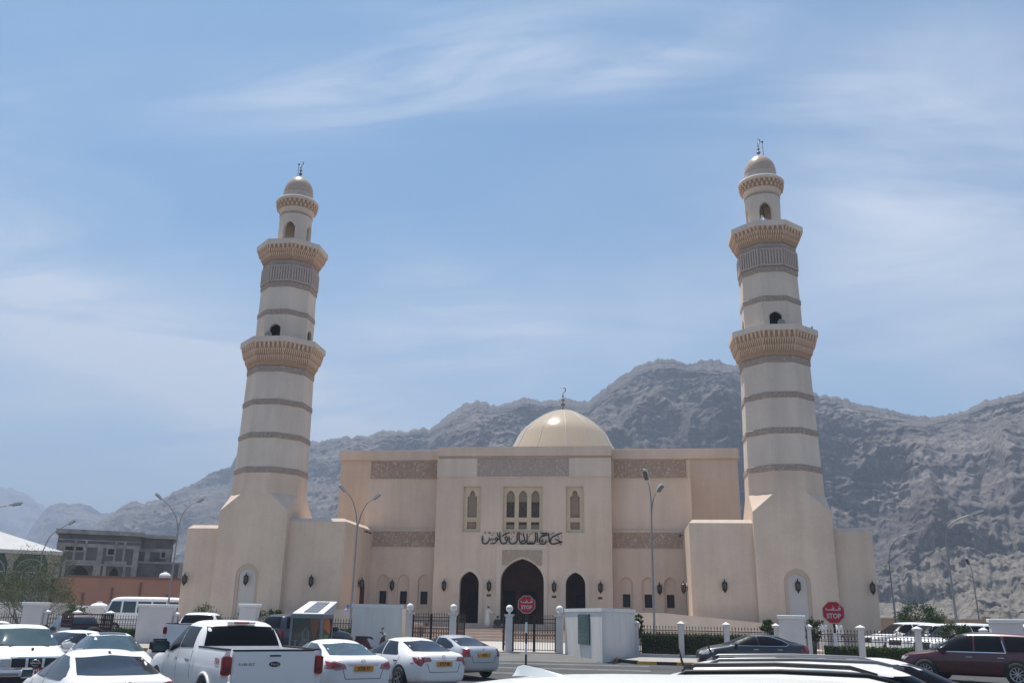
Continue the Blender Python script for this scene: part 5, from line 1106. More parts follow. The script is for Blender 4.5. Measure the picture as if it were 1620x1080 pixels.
def shark_fin(t, x, z, m, k=1.0, y=0.0):
    b = bmesh.new(); rings = []
    for xx, zz, w in ((0.0, 0.0, 0.035), (0.012, 0.055, 0.018), (0.035, 0.068, 0.012), (0.11, 0.045, 0.015), (0.20, 0.008, 0.02), (0.22, 0.0, 0.004)):
        xx *= k; zz *= k*0.5; w *= k; rings.append([(x+xx, y-w, z-0.01), (x+xx, y+w, z-0.01), (x+xx, y+w*0.35, z+zz), (x+xx, y-w*0.35, z+zz)])
    ring_loft(b, rings); o = obj('shark_fin_antenna', b, m, t); autosmooth(o, 60); return o
def car_root(name, label, cat, pos, heading, group=None):
    return thing(name, label, cat, (pos[0], pos[1], ground_z(pos[1])+0.01), heading, group)
def sedan(label, pos, heading, col, glass=GL, L=4.85, W=1.82, H=1.46, front=True, rear=True, style='a', plate_txt=None, fin=None, sun_roof=False, group='parked saloon cars', chrome_frame=False, cut=True, spokes=5):
    t = car_root('parked_sedan', label, 'sedan', pos, heading, group); k = L/4.85; w = W/2; e = H-1.46
    st = [(-2.44*k, 0.36, w*0.62, 0.55, w*0.66, 0.78, w*0.50, 0.84, 0.02), (-2.38*k, 0.26, w*0.86, 0.56, w*0.86, 0.90, w*0.74, 1.03, 0.015), (-2.15*k, 0.22, w*0.96, 0.58, w*0.94, 0.96, w*0.80, 1.075, 0.025), (-1.86*k, 0.20, w, 0.6, w*0.96, 0.98, w*0.76, 1.09, 0.03),
          (-1.66*k, 0.20, w, 0.6, w*0.97, 0.99, w*0.70, 1.14+e*0.3, 0.04), (-1.05*k, 0.19, w, 0.6, w*0.97, 0.98, w*0.62, 1.37+e, 0.05), (-0.45*k, 0.19, w, 0.6, w*0.97, 0.96, w*0.63, 1.425+e, 0.045), (0.15*k, 0.19, w, 0.6, w*0.97, 0.95, w*0.62, 1.39+e, 0.05),
          (0.95*k, 0.19, w, 0.6, w*0.97, 0.94, w*0.70, 1.06+e*0.3, 0.05), (1.18*k, 0.19, w, 0.6, w*0.96, 0.92, w*0.72, 0.98, 0.05), (1.75*k, 0.20, w*0.99, 0.58, w*0.93, 0.84, w*0.74, 0.92, 0.04), (2.2*k, 0.22, w*0.93, 0.52, w*0.86, 0.74, w*0.68, 0.82, 0.03), (2.40*k, 0.26, w*0.76, 0.48, w*0.72, 0.66, w*0.56, 0.71, 0.01), (2.44*k, 0.34, w*0.5, 0.46, w*0.5, 0.56, w*0.4, 0.60, 0.0)]
    bd, bv = body_mesh('body', st, col, t)
    # glass
    decal('rear_window', bv, [(-w*0.60, 1.335+e), (-w*0.72, 1.10+e*0.3), (w*0.72, 1.10+e*0.3), (w*0.60, 1.335+e), (0, 1.375+e)], 'B', glass, t)
    decal('windscreen', bv, [(-w*0.60, 1.355+e), (-w*0.80, 1.01), (w*0.80, 1.01), (w*0.60, 1.355+e), (0, 1.385+e)], 'F', glass, t)
    for s, ax in ((1, 'L'), (-1, 'R')):
        f = [(1.02*k, 0.99), (0.20*k, 1.33+e), (-0.12*k, 1.355+e), (-0.20*k, 0.985)]; r = [(-0.25*k, 0.985), (-0.18*k, 1.358+e), (-0.70*k, 1.34+e), (-1.22*k, 1.20+e*0.7), (-1.50*k, 1.07), (-1.40*k, 1.0), (-1.1*k, 0.99)]
        if style == 'b': r = [(-0.25*k, 0.985), (-0.18*k, 1.358+e), (-0.75*k, 1.335+e), (-1.18*k, 1.02), (-1.12*k, 0.99)]
        o1 = decal('door_window', bv, f, ax, glass, t); o2 = decal('door_window', bv, r, ax, glass, t)
        if chrome_frame: seams(bv, [[(1.05*k, 0.98), (0.2*k, 1.35+e), (-0.4*k, 1.38+e), (-0.75*k, 1.355+e), (-1.28*k, 1.20+e*0.7), (-1.52*k, 1.06), (-1.42*k, 0.985), (1.02*k, 0.975)]], ax, t, 0.025, 'window_trim', CHR)
        seams(bv, [[(1.10*k, 0.32), (1.08*k, 0.92)], [(-0.22*k, 0.27), (-0.21*k, 0.97)], [(-1.02*k, 0.30), (-1.0*k, 0.55), (-1.28*k, 0.88), (-1.30*k, 0.96)], [(1.1*k, 0.29), (-1.0*k, 0.27)]], ax, t)
        for x in (-0.08*k, -1.12*k):
            p = hit(bv, ax, x, 0.84); b = bmesh.new(); box(b, -0.10, 0.10, -0.012, 0.03, -0.015, 0.015); bmesh.ops.bevel(b, geom=b.edges[:], offset=0.008, segments=2, affect='EDGES'); obj('door_handle', b, CHR, t, loc=p, rot=(0, 0, 0 if s > 0 else math.pi))
        mirror_part(t, 0.82*k, w*0.93, 1.0, col, s)
    if style == 'a':   # swept boomerang lights
        for s in (1, -1):
            decal('tail_light', bv, [(s*w*0.99, 0.93), (s*w*0.80, 0.97), (s*w*0.55, 0.90), (s*w*0.50, 0.80), (s*w*0.78, 0.76), (s*w*0.96, 0.80)], 'B', TLP, t, off=0.012)
            o = decal('tail_light_lens', bv, [(s*w*0.97, 0.91), (s*w*0.82, 0.94), (s*w*0.64, 0.88), (s*w*0.62, 0.84), (s*w*0.80, 0.82), (s*w*0.95, 0.86)], 'B', TLR, t, off=0.018)
            decal('tail_light', bv, [(-2.42*k, 0.80), (-2.12*k, 0.96), (-1.92*k, 0.965), (-2.18*k, 0.82)], 'L' if s > 0 else 'R', TLR, t, off=0.012)
    elif style == 'b':
        for s in (1, -1):
            decal('tail_light', bv, [(s*w*0.99, 0.96), (s*w*0.52, 0.96), (s*w*0.46, 0.86), (s*w*0.70, 0.84), (s*w*0.80, 0.72), (s*w*0.95, 0.78)], 'B', TLR, t, off=0.012)
            decal('reverse_light', bv, [(s*w*0.74, 0.94), (s*w*0.55, 0.94), (s*w*0.51, 0.88), (s*w*0.72, 0.87)], 'B', TLP, t, off=0.018)
            decal('tail_light', bv, [(-2.42*k, 0.76), (-2.2*k, 0.95), (-2.02*k, 0.96), (-2.2*k, 0.80)], 'L' if s > 0 else 'R', TLR, t, off=0.012)
    else:
        for s in (1, -1):
            decal('tail_light', bv, [(s*w*0.98, 1.0), (s*w*0.70, 1.0), (s*w*0.66, 0.76), (s*w*0.94, 0.72)], 'B', TLR, t, off=0.012)
            decal('tail_light', bv, [(-2.42*k, 0.74), (-2.36*k, 0.99), (-2.16*k, 1.0), (-2.22*k, 0.78)], 'L' if s > 0 else 'R', TLR, t, off=0.012)
    for s in (1, -1):
        decal('headlight', bv, [(s*w*0.92, 0.62), (s*w*0.90, 0.76), (s*w*0.62, 0.74), (s*w*0.58, 0.64)], 'F', HL, t, off=0.012)
        decal('headlight', bv, [(2.30*k, 0.60), (2.26*k, 0.72), (1.75*k, 0.80), (1.80*k, 0.70)], 'L' if s > 0 else 'R', HL, t, off=0.012)
    decal('grille', bv, [(-w*0.44, 0.44), (-w*0.48, 0.66), (w*0.48, 0.66), (w*0.44, 0.44)], 'F', BLKP, t, off=0.01)
    seams(bv, [[(-w*0.74, 1.06), (-w*0.60, 0.78), (-w*0.52, 0.56), (w*0.52, 0.56), (w*0.60, 0.78), (w*0.74, 1.06)]], 'B', t, 0.014)
    p = hit(bv, 'B', 0, 0.93); b = bmesh.new(); box(b, -0.02, 0.015, -0.40, 0.40, -0.018, 0.018); bmesh.ops.bevel(b, geom=b.edges[:], offset=0.01, segments=2, affect='EDGES'); obj('boot_trim', b, CHR if style != 'b' else col, t, loc=(p.x-0.005, 0, 0.885))
    p = hit(bv, 'B', 0, 0.97); b = bmesh.new(); tube(b, [(0, 0.055*math.cos(a), 0.04*math.sin(a)) for a in [2*math.pi*i/12 for i in range(13)]], 0.008, 5); box(b, -0.005, 0.005, -0.05, 0.05, -0.008, 0.008); obj('badge', b, CHR, t, loc=(p.x-0.01, 0, 0.975))
    if plate_txt: p = hit(bv, 'B', 0, 0.80 if style != 'b' else 0.78); plate(t, p.x-0.03, 0, 0.80 if style != 'b' else 0.78, plate_txt, -1)
    if fin: shark_fin(t, -1.0*k, 1.41+e, fin)
    if sun_roof: decal('sunroof', bv, [(-0.55*k, -0.36), (0.10*k, -0.36), (0.10*k, 0.36), (-0.55*k, 0.36)], 'T', GL, t)
    wheels(t, bv, (-1.40*k, 1.42*k), w, 0.335, 0.22, spokes)
    return t, bv
def suv(label, pos, heading, col, glass=GL, L=4.7, W=1.88, H=1.72, kind='suv', rails=None, fin=None, whip=None, boxy=0.0, name='parked_suv', group='parked sport utility vehicles', plate_txt=None, spokes=6, wheel_r=0.37, chrome_frame=False, rear_light='c', roof_glass=False):
    t = car_root(name, label, 'SUV', pos, heading, group); k = L/4.7; w = W/2; h = H; bz = h*0.60; bx = boxy
    st = [(-2.34*k, 0.42, w*0.80, 0.65, w*0.80, 0.95, w*0.66, h*0.63, 0.01), (-2.30*k, 0.34, w*0.93, 0.68, w*0.92, bz, w*0.74, h*0.72, 0.01), (-2.16*k+0.06*bx, 0.30, w*0.98, 0.7, w*0.96, bz, w*0.72, h*(0.90+0.03*bx), 0.02), (-1.92*k, 0.27, w, 0.7, w*0.97, bz, w*0.73, h*0.965, 0.025),
          (-1.2*k, 0.26, w, 0.7, w*0.975, bz, w*0.75, h*0.98, 0.03), (-0.3*k, 0.26, w, 0.7, w*0.975, bz*0.99, w*0.75, h*0.985, 0.03), (0.28*k, 0.26, w, 0.7, w*0.975, bz*0.98, w*0.73, h*0.96, 0.035),
          (0.62*k, 0.26, w, 0.7, w*0.97, bz*0.975, w*0.75, h*0.85, 0.04), (1.08*k, 0.26, w, 0.7, w*0.97, bz*0.965, w*0.79, h*0.665, 0.05), (1.30*k, 0.27, w, 0.68, w*0.95, bz*0.95, w*0.80, h*0.61, 0.05), (1.9*k, 0.28, w*0.98, 0.64, w*0.93, bz*0.90, w*0.76, h*0.575, 0.03), (2.22*k, 0.30, w*0.93, 0.6, w*0.88, bz*0.82, w*0.72, h*0.53, 0.02), (2.34*k, 0.36, w*0.76, 0.56, w*0.74, bz*0.70, w*0.6, h*0.44, 0.01)]
    bd, bv = body_mesh('body', st, col, t)
    zt = h*0.925; zb = bz+0.05
    decal('rear_window', bv, [(-w*0.66, zt-0.01), (-w*0.78, zb+0.06), (w*0.78, zb+0.06), (w*0.66, zt-0.01)], 'B', glass, t)
    decal('windscreen', bv, [(-w*0.68, zt), (-w*0.84, zb), (w*0.84, zb), (w*0.68, zt), (0, zt+0.02)], 'F', glass, t)
    for s, ax in ((1, 'L'), (-1, 'R')):
        wf = [(1.0*k, zb-0.01), (0.42*k, zt-0.06), (0.20*k, zt-0.01), (-0.10*k, zt), (-0.12*k, zb-0.02)]; wr = [(-0.18*k, zb-0.02), (-0.16*k, zt), (-0.95*k, zt-0.005), (-1.05*k, zb-0.01)]; wq = [(-1.14*k, zb), (-1.05*k, zt-0.008), (-1.85*k, zt-0.03), (-2.0*k, zb+0.10), (-1.9*k, zb+0.03)]
        for q in (wf, wr, wq): decal('side_window', bv, q, ax, glass, t)
        if chrome_frame: seams(bv, [[(1.04*k, zb-0.03), (0.42*k, zt-0.03), (0.20*k, zt+0.02), (-0.95*k, zt+0.02), (-1.10*k, zb-0.03), (1.04*k, zb-0.04)]], ax, t, 0.03, 'window_trim', CHR)
        seams(bv, [[(1.12*k, 0.4), (1.08*k, bz*0.92)], [(-0.15*k, 0.36), (-0.14*k, zb-0.03)], [(-1.08*k, 0.75), (-1.10*k, zb-0.03)], [(1.1*k, 0.38), (-0.9*k, 0.37)]], ax, t)
        for x in (0.02*k, -0.95*k):
            p = hit(bv, ax, x, bz*0.86); b = bmesh.new(); box(b, -0.11, 0.11, -0.012, 0.035, -0.018, 0.018); bmesh.ops.bevel(b, geom=b.edges[:], offset=0.008, segments=2, affect='EDGES'); obj('door_handle', b, CHR if chrome_frame else col, t, loc=p, rot=(0, 0, 0 if s > 0 else math.pi))
        mirror_part(t, 0.88*k, w*0.95, zb+0.03, col, s, 1.2)
        if rails:
            b = bmesh.new(); zr = h*0.985; y = s*w*0.68
            tube(b, [(-1.85*k, y, zr-0.04), (-1.70*k, y, zr+0.02), (-0.8*k, y, zr+0.045), (0.0, y, zr+0.035), (0.28*k, y, zr-0.02)], [0.014, 0.02, 0.02, 0.02, 0.012], 8); obj('roof_rail', b, rails, t, smooth=True)
        decal('headlight', bv, [(2.29*k, bz*0.71), (2.26*k, bz*0.81), (2.13*k, bz*0.82), (2.15*k, bz*0.74)], ax, HL, t, off=0.012)
        decal('headlight', bv, [(s*w*0.90, bz*0.70), (s*w*0.90, bz*0.82), (s*w*0.62, bz*0.81), (s*w*0.62, bz*0.71)], 'F', HL, t, off=0.012)
        decal('tail_light', bv, [(s*w*0.98, bz*1.04), (s*w*0.74, bz*1.04), (s*w*0.78, bz*0.74), (s*w*0.96, bz*0.72)], 'B', TLR, t, off=0.012)
        decal('tail_light', bv, [(-2.33*k, bz*0.74), (-2.28*k, bz*1.03), (-2.1*k, bz*1.04), (-2.2*k, bz*0.76)], ax, TLR, t, off=0.012)
    decal('grille', bv, [(-w*0.5, bz*0.60), (-w*0.52, bz*0.84), (w*0.52, bz*0.84), (w*0.5, bz*0.60)], 'F', BLKP if not chrome_frame else CHR, t, off=0.012)
    if fin: shark_fin(t, -1.70*k, h*0.99, fin, 1.15)
    if roof_glass: seams(bv, [[(-1.85*k, -w*0.66), (0.5*k, -w*0.66)], [(-1.85*k, w*0.66), (0.5*k, w*0.66)]], 'T', t, 0.03, 'roof_channel'); seams(bv, [[(-1.98*k, -w*0.7), (-1.93*k, 0), (-1.98*k, w*0.7)]], 'T', t, 0.014)
    if whip:
        x, y, L_ = whip; b = bmesh.new(); tube(b, [(x, y, h*0.985), (x-0.05, y, h*0.985+0.04), (x-L_*0.45, y, h+L_*0.85)], [0.022, 0.014, 0.006], 6); lathe(b, [(0.05, h*0.99-0.02), (0.03, h*0.99+0.03)], 10, (x, y)); obj('whip_antenna', b, BLKP, t)
    if plate_txt: p = hit(bv, 'B', 0, bz*0.8); plate(t, p.x-0.02, 0, bz*0.8, plate_txt, -1)
    wheels(t, bv, (-1.38*k, 1.45*k), w, wheel_r, 0.25, spokes)
    return t, bv
def at(px, d):
    # ground point seen at photograph column px (near the horizon) and d metres away
    th = YAW-math.atan((px-810)/1469.7); return (CX-d*math.sin(th), CY+d*math.cos(th))
def hd(px, deg): return math.pi/2+YAW-math.atan((px-810)/1469.7)+R(deg)
# ---- the big white pickup in the middle left
def pickup(label, pos, heading, col, L=5.89, W=2.03, H=1.94, glass=GLD, badges=True, front_kind='a', name='pickup_truck', bed_rail=True, canopy=False, cage=False, group='pickup trucks'):
    t = car_root(name, label, 'pickup truck', pos, heading, group); k = L/5.89; w = W/2; h = H; q = h/1.94
    st = [(-0.98*k, 0.62*q, w*0.95, 0.8*q, w*0.96, 1.30*q, w*0.80, 1.36*q, 0.0), (-0.95*k, 0.50*q, w*0.965, 0.8*q, w*0.965, 1.32*q, w*0.79, 1.42*q, 0.01), (-0.86*k, 0.48*q, w*0.975, 0.8*q, w*0.97, 1.32*q, w*0.77, 1.66*q, 0.02), (-0.72*k, 0.48*q, w*0.98, 0.8*q, w*0.97, 1.32*q, w*0.75, 1.86*q, 0.03), (-0.45*k, 0.48*q, w*0.98, 0.8*q, w*0.97, 1.32*q, w*0.75, 1.905*q, 0.035),
          (0.4*k, 0.48*q, w*0.98, 0.8*q, w*0.97, 1.31*q, w*0.755, 1.91*q, 0.04), (0.75*k, 0.48*q, w*0.98, 0.8*q, w*0.97, 1.31*q, w*0.74, 1.84*q, 0.04), (1.15*k, 0.48*q, w*0.98, 0.8*q, w*0.97, 1.30*q, w*0.78, 1.60*q, 0.04), (1.52*k, 0.48*q, w*0.98, 0.8*q, w*0.96, 1.26*q, w*0.83, 1.32*q, 0.05), (1.75*k, 0.48*q, w*0.98, 0.8*q, w*0.95, 1.20*q, w*0.84, 1.27*q, 0.05), (2.4*k, 0.5*q, w*0.98, 0.8*q, w*0.94, 1.12*q, w*0.80, 1.21*q, 0.04), (2.8*k, 0.5*q, w*0.95, 0.8*q, w*0.92, 1.08*q, w*0.78, 1.15*q, 0.02), (2.93*k, 0.5*q, w*0.90, 0.75*q, w*0.88, 0.98*q, w*0.74, 1.04*q, 0.0)]
    bd, bv = body_mesh('cab', st, col, t)
    decal('rear_window', bv, [(-w*0.70, 1.80*q), (-w*0.80, 1.42*q), (w*0.80, 1.42*q), (w*0.70, 1.80*q), (0, 1.825*q)], 'B', glass, t)
    decal('windscreen', bv, [(-w*0.70, 1.81*q), (-w*0.86, 1.36*q), (w*0.86, 1.36*q), (w*0.70, 1.81*q), (0, 1.84*q)], 'F', GLB, t)
    for s, ax in ((1, 'L'), (-1, 'R')):
        decal('side_window', bv, [(1.42*k, 1.30*q), (0.92*k, 1.66*q), (0.70*k, 1.78*q), (0.42*k, 1.80*q), (0.42*k, 1.36*q), (0.95*k, 1.26*q), (1.30*k, 1.25*q)], ax, glass, t)
        decal('side_window', bv, [(0.36*k, 1.36*q), (0.36*k, 1.80*q), (-0.50*k, 1.785*q), (-0.62*k, 1.38*q)], ax, glass, t)
        seams(bv, [[(1.45*k, 0.6*q), (1.42*k, 1.24*q)], [(0.39*k, 0.55*q), (0.39*k, 1.36*q)], [(-0.66*k, 0.62*q), (-0.66*k, 1.33*q)]], ax, t)
        for x in (0.55, -0.45):
            p = hit(bv, ax, x*k, 1.13*q)
            b = bmesh.new(); box(b, -0.12, 0.12, -0.01, 0.04, -0.025, 0.025); bmesh.ops.bevel(b, geom=b.edges[:], offset=0.01, segments=2, affect='EDGES'); obj('door_handle', b, CHR, t, loc=p, rot=(0, 0, 0 if s > 0 else math.pi))
        mirror_part(t, 1.22*k, w*0.97, 1.36*q, BLKP if badges else col, s, 1.75 if badges else 1.2)
        decal('headlight', bv, [(s*w*0.90, 0.86*q), (s*w*0.90, 1.05*q), (s*w*0.62, 1.05*q), (s*w*0.62, 0.88*q)], 'F', HL, t, off=0.02)
        if front_kind == 'b': decal('headlight', bv, [(2.9*k, 0.86*q), (2.85*k, 1.04*q), (2.58*k, 1.06*q), (2.60*k, 0.90*q)], ax, HL, t, off=0.012)
    gz_ = (0.84*q, 1.07*q)
    if front_kind == 'b':
        for a, c in ((-0.58, -0.24), (-0.17, 0.17), (0.24, 0.58)): decal('grille_opening', bv, [(a*w, gz_[0]), (c*w, gz_[0]), (c*w*1.02, gz_[1]), (a*w*1.02, gz_[1])], 'F', BLKP, t, off=0.015)
        seams(bv, [[(-0.62*w, gz_[0]-0.02), (0.62*w, gz_[0]-0.02)], [(-0.62*w, gz_[1]+0.02), (0.62*w, gz_[1]+0.02)], [(-0.205*w, gz_[0]), (-0.205*w, gz_[1])], [(0.205*w, gz_[0]), (0.205*w, gz_[1])]], 'F', t, 0.045, 'grille_bar', CHR)
        b = bmesh.new(); tube(b, [(2.98*k, 0.09*math.cos(a), 0.955*q+0.07*math.sin(a)) for a in [2*math.pi*i/16 for i in range(17)]], 0.014, 6); box(b, 2.965*k, 2.99*k, -0.12, 0.12, 0.955*q-0.018, 0.955*q+0.018); obj('badge', b, CHR, t)
        b = bmesh.new(); box(b, 2.82*k, 3.04*k, -w*0.96, w*0.96, 0.60*q, 0.78*q); bmesh.ops.bevel(b, geom=b.edges[:], offset=0.06, segments=3, affect='EDGES'); autosmooth(obj('front_bumper', b, CHR, t), 50)
        b = bmesh.new(); box(b, 2.70*k, 2.93*k, -w*0.90, w*0.90, 0.30*q, 0.60*q); obj('lower_bumper', b, BLKP, t)
        b = bmesh.new(); box(b, -0.004, 0.004, -0.17, 0.17, -0.10, 0.10); pl = obj('number_plate', b, mat('plate_red', (0.30, 0.02, 0.03), 0.5), t, loc=(3.05*k, 0.0, 0.73*q))
        c = text_bm('5146', 0.10, 0.001, 0.002); bmesh.ops.transform(c, matrix=Matrix.Translation((0.007, 0, 0.03)) @ Matrix.Rotation(R(90), 4, 'Z') @ Matrix.Rotation(R(90), 4, 'X'), verts=c.verts); obj('plate_number', c, M_WHITE, pl)
        c = bmesh.new(); tube(c, [(2.32*k, 0, 1.20*q), (2.32*k, 0, 1.30*q)], 0.012, 6); sphere(c, (2.32*k, 0, 1.30*q), 0.035, 8, 6); obj('washer_jet', c, BLKP, t)
        for s in (-0.25, 0.45):
            c = bmesh.new(); tube(c, [(1.62*k, s*w*1.5-0.1, 1.36*q), (1.50*k, s*w*0.5, 1.40*q), (1.48*k, s*w*1.5-0.6, 1.40*q)], 0.014, 5); obj('wiper', c, BLKP, t)
    # bed
    x0, x1 = -2.93*k, -1.02*k; zb, zt = 0.55*q, 1.40*q; yy = w*0.985
    b = bmesh.new(); sec = [(yy-0.02, zb), (yy, zb+0.15), (yy+0.002, zb+0.45*q), (yy-0.025, zt-0.10), (yy-0.06, zt), (yy-0.14, zt), (yy-0.14, zb+0.1), (yy-0.3, zb)]
    for s in (1, -1):
        ring_loft(b, [[(x, s*y, z) for y, z in sec] for x in (x0+0.06, x0+0.12, (x0+x1)/2, x1)])
    box(b, x0+0.1, x1, -yy+0.31, yy-0.31, zb+0.1, zb+0.18); box(b, x1-0.06, x1, -yy+0.14, yy-0.14, zb, zt-0.04); bed = obj('bed', b, col, t); autosmooth(bed, 40)
    bb = bmesh.new(); bb.from_mesh(bed.data); bbv = BVHTree.FromBMesh(bb); bb.free()
    b = bmesh.new(); box(b, x0-0.03, x0+0.055, -yy+0.17, yy-0.17, zb+0.06, zt-0.015); bmesh.ops.bevel(b, geom=b.edges[:], offset=0.02, segments=2, affect='EDGES'); tg = obj('tailgate', b, col, t); autosmooth(tg, 50)
    b = bmesh.new(); box(b, x0-0.02, x0+0.06, -yy+0.18, yy-0.18, zt-0.013, zt+0.02)
    obj('tailgate_cap', b, BLKP, tg)
    b = bmesh.new()
    for s in (1, -1): box(b, x0+0.06, x1, min(s*(yy-0.15), s*(yy-0.05)), max(s*(yy-0.15), s*(yy-0.05)), zt+0.001, zt+0.03)
    obj('bed_rail_cap', b, BLKP, bed)
    for s in (1, -1):
        b = bmesh.new(); ya, yb_ = sorted((s*(yy-0.16), s*(yy+0.012))); box(b, x0-0.035, x0+0.10, ya, yb_, 0.96*q, 1.30*q) if badges else box(b, x0-0.03, x0+0.09, ya, yb_, 0.95*q, 1.25*q)
        bmesh.ops.bevel(b, geom=b.edges[:], offset=0.02, segments=2, affect='EDGES'); tl = obj('tail_light', b, TLR, t); autosmooth(tl, 50)
        b = bmesh.new(); box(b, x0-0.04, x0-0.036, min(s*(yy-0.12), s*(yy-0.05)), max(s*(yy-0.12), s*(yy-0.05)), 1.02*q, 1.09*q); obj('reverse_lamp', b, mat('dark_lens', (0.05, 0.03, 0.02), 0.2), tl)
    b = bmesh.new(); box(b, x0-0.22, x0+0.1, -yy+0.04, yy-0.04, 0.42*q, 0.60*q); bmesh.ops.bevel(b, geom=b.edges[:], offset=0.04, segments=2, affect='EDGES'); autosmooth(obj('rear_bumper', b, CHR if badges else col, t), 50)
    wheels(t, bbv, (-1.78*k,), w, 0.41*q, 0.27, 6, rim=RIM, arch_r=0.50*q); wheels(t, bv, (2.02*k,), w, 0.41*q, 0.27, 6, arch_r=0.50*q)
    for s in (1, -1):   # raised wheel-arch lip on the bed side
        b = bmesh.new(); tube(b, [(-1.78*k+0.53*q*math.cos(a), s*(yy+0.006), 0.41*q+0.53*q*math.sin(a)) for a in np.linspace(0.1, math.pi-0.1, 16)], 0.035, 6); obj('arch_lip', b, col, t, smooth=True)
    if badges:
        b = bmesh.new(); box(b, x0-0.036, x0-0.031, -0.14, 0.14, zt-0.14, zt-0.05); obj('tailgate_handle', b, col, tg)
        b = bmesh.new(); box(b, x0-0.040, x0-0.0365, -0.11, 0.11, zt-0.11, zt-0.08); obj('handle_recess', b, BLKP, tg)
        b = bmesh.new(); lathe(b, [(1, 0), (1, 1)], 24); 
        for v in b.verts: v.co = (x0-0.031-0.006*v.co.z, v.co.x*0.115, 1.15*q+v.co.y*0.05)
        o = obj('oval_badge', b, mat('badge_blue', (0.012, 0.015, 0.05), 0.3), tg)
        c = text_bm('Ford', 0.075, 0.001, 0.001); bmesh.ops.transform(c, matrix=Matrix.Translation((x0-0.039, 0, 1.15*q)) @ Matrix.Rotation(R(-90), 4, 'Z') @ Matrix.Rotation(R(90), 4, 'X') @ Matrix.Diagonal((1.1, 0.8, 1, 1)), verts=c.verts); obj('badge_script', c, CHR, o)
        c = text_bm('F-150 XLT', 0.085, 0.002, 0.001); bmesh.ops.transform(c, matrix=Matrix.Translation((x0-0.034, 0.55, 1.15*q)) @ Matrix.Rotation(R(-90), 4, 'Z') @ Matrix.Rotation(R(90), 4, 'X') @ Matrix.Diagonal((0.85, 0.75, 1, 1)), verts=c.verts); obj('model_lettering', c, mat('badge_grey', (0.10, 0.10, 0.11), 0.4), tg)
        for s in (1, -1):
            rz = R(180) if s > 0 else 0
            for txt, m_, dx_, dz_, sc in (('FX4', mat('decal_red', (0.25, 0.01, 0.04), 0.5), 0.0, 0.0, 0.16), ('OFF ROAD', mat('badge_grey', (0.10, 0.10, 0.11), 0.4), -0.02, -0.09, 0.05)):
                c = text_bm(txt, sc, 0.0005, 0.006 if sc > 0.1 else 0.0); bmesh.ops.transform(c, matrix=Matrix.Translation((-2.55*k+dx_, s*(yy+0.004), 1.19*q+dz_)) @ Matrix.Rotation(rz, 4, 'Z') @ Matrix.Rotation(R(90), 4, 'X') @ Matrix(((1, 0.18, 0, 0), (0, 1, 0, 0), (0, 0, 1, 0), (0, 0, 0, 1))), verts=c.verts); obj('side_decal', c, m_, bed)
        b = bmesh.new(); box(b, -0.735*k-0.03, -0.70*k, -0.16, 0.16, 1.862*q, 1.905*q); obj('brake_light', b, TLR, t)
        for s in (1, -1): b = bmesh.new(); ya, yb_ = sorted((s*0.165, s*0.30)); box(b, -0.735*k-0.03, -0.70*k, ya, yb_, 1.862*q, 1.90*q); obj('cargo_light', b, HL, t)
    if canopy:
        b = bmesh.new(); ring_loft(b, [[(x, y, z) for y, z in ((-w*0.93, zt+0.03), (w*0.93, zt+0.03), (w*0.80, 1.98*q), (0, 2.03*q), (-w*0.80, 1.98*q))] for x in (x0+1.15, x1+0.0)]); cn = obj('canopy', b, col, t)
    if cage:
        b = bmesh.new(); yl = w*0.9
        for s in (1, -1):
            for z in (zt+0.12, zt+0.32, zt+0.52): box(b, x0, x1+0.1, s*yl-0.02, s*yl+0.02, z-0.02, z+0.02)
            for i in range(7): x = x0+(x1-x0)*i/6; box(b, x-0.02, x+0.02, s*yl-0.025, s*yl+0.025, zt, zt+0.56)
            for i in range(6):
                x = x0+(x1-x0)*(i+0.5)/6; tube(b, [(x+0.12*math.cos(a), s*yl, zt+0.22+0.08*math.sin(a)) for a in [2*math.pi*j/8 for j in range(9)]], 0.012, 4)
        for z in (zt+0.12, zt+0.52): box(b, x0-0.02, x0+0.02, -yl, yl, z-0.02, z+0.02); box(b, x1+0.08, x1+0.12, -yl, yl, z-0.02, z+0.02)
        obj('cage', b, mat('cage_red', (0.07, 0.012, 0.015), 0.5), t)
        for s in (1, -1):
            c = text_bm('2079 / 3', 0.20, 0.002, 0.004); bmesh.ops.transform(c, matrix=Matrix.Translation((-1.9*k, s*(yy+0.01), 1.18*q)) @ Matrix.Rotation(R(180) if s > 0 else 0, 4, 'Z') @ Matrix.Rotation(R(90), 4, 'X'), verts=c.verts); obj('side_lettering', c, mat('faded_white', (0.45, 0.42, 0.42), 0.6), bed)
        b = bmesh.new(); lathe(b, [(0.20, -0.1), (0.33, -0.09), (0.36, 0), (0.33, 0.09), (0.20, 0.1)], 16); bmesh.ops.rotate(b, cent=(0, 0, 0), matrix=Matrix.Rotation(R(60), 3, 'Y'), verts=b.verts[:]); bmesh.ops.translate(b, vec=(x0-0.3, 0, 1.05), verts=b.verts[:]); obj('spare_wheel', b, RUB, t)
    return t
def place_rear(px, d, rear_local, heading):  # root position when the rear end centre should be at (px, d)
    p = at(px, d); c, s = math.cos(heading), math.sin(heading); return (p[0]-rear_local*c, p[1]-rear_local*s)
HP = R(132)
pickup('large white crew cab pickup with black mirrors seen from behind, tailgate closed', (-0.15, -55.15), R(131.6), WHT)
pickup('white pickup facing the camera with chrome bumper at the left edge', (-7.64, -51.7), R(315.6), WHT, L=5.1, W=1.78, H=1.70, glass=GLB, badges=False, front_kind='b')
pickup('dark red pickup with lettered cage body beside the left fence', at(131, 44), R(136), DRD, L=5.1, W=1.72, H=1.82, glass=GLB, badges=False, cage=True)
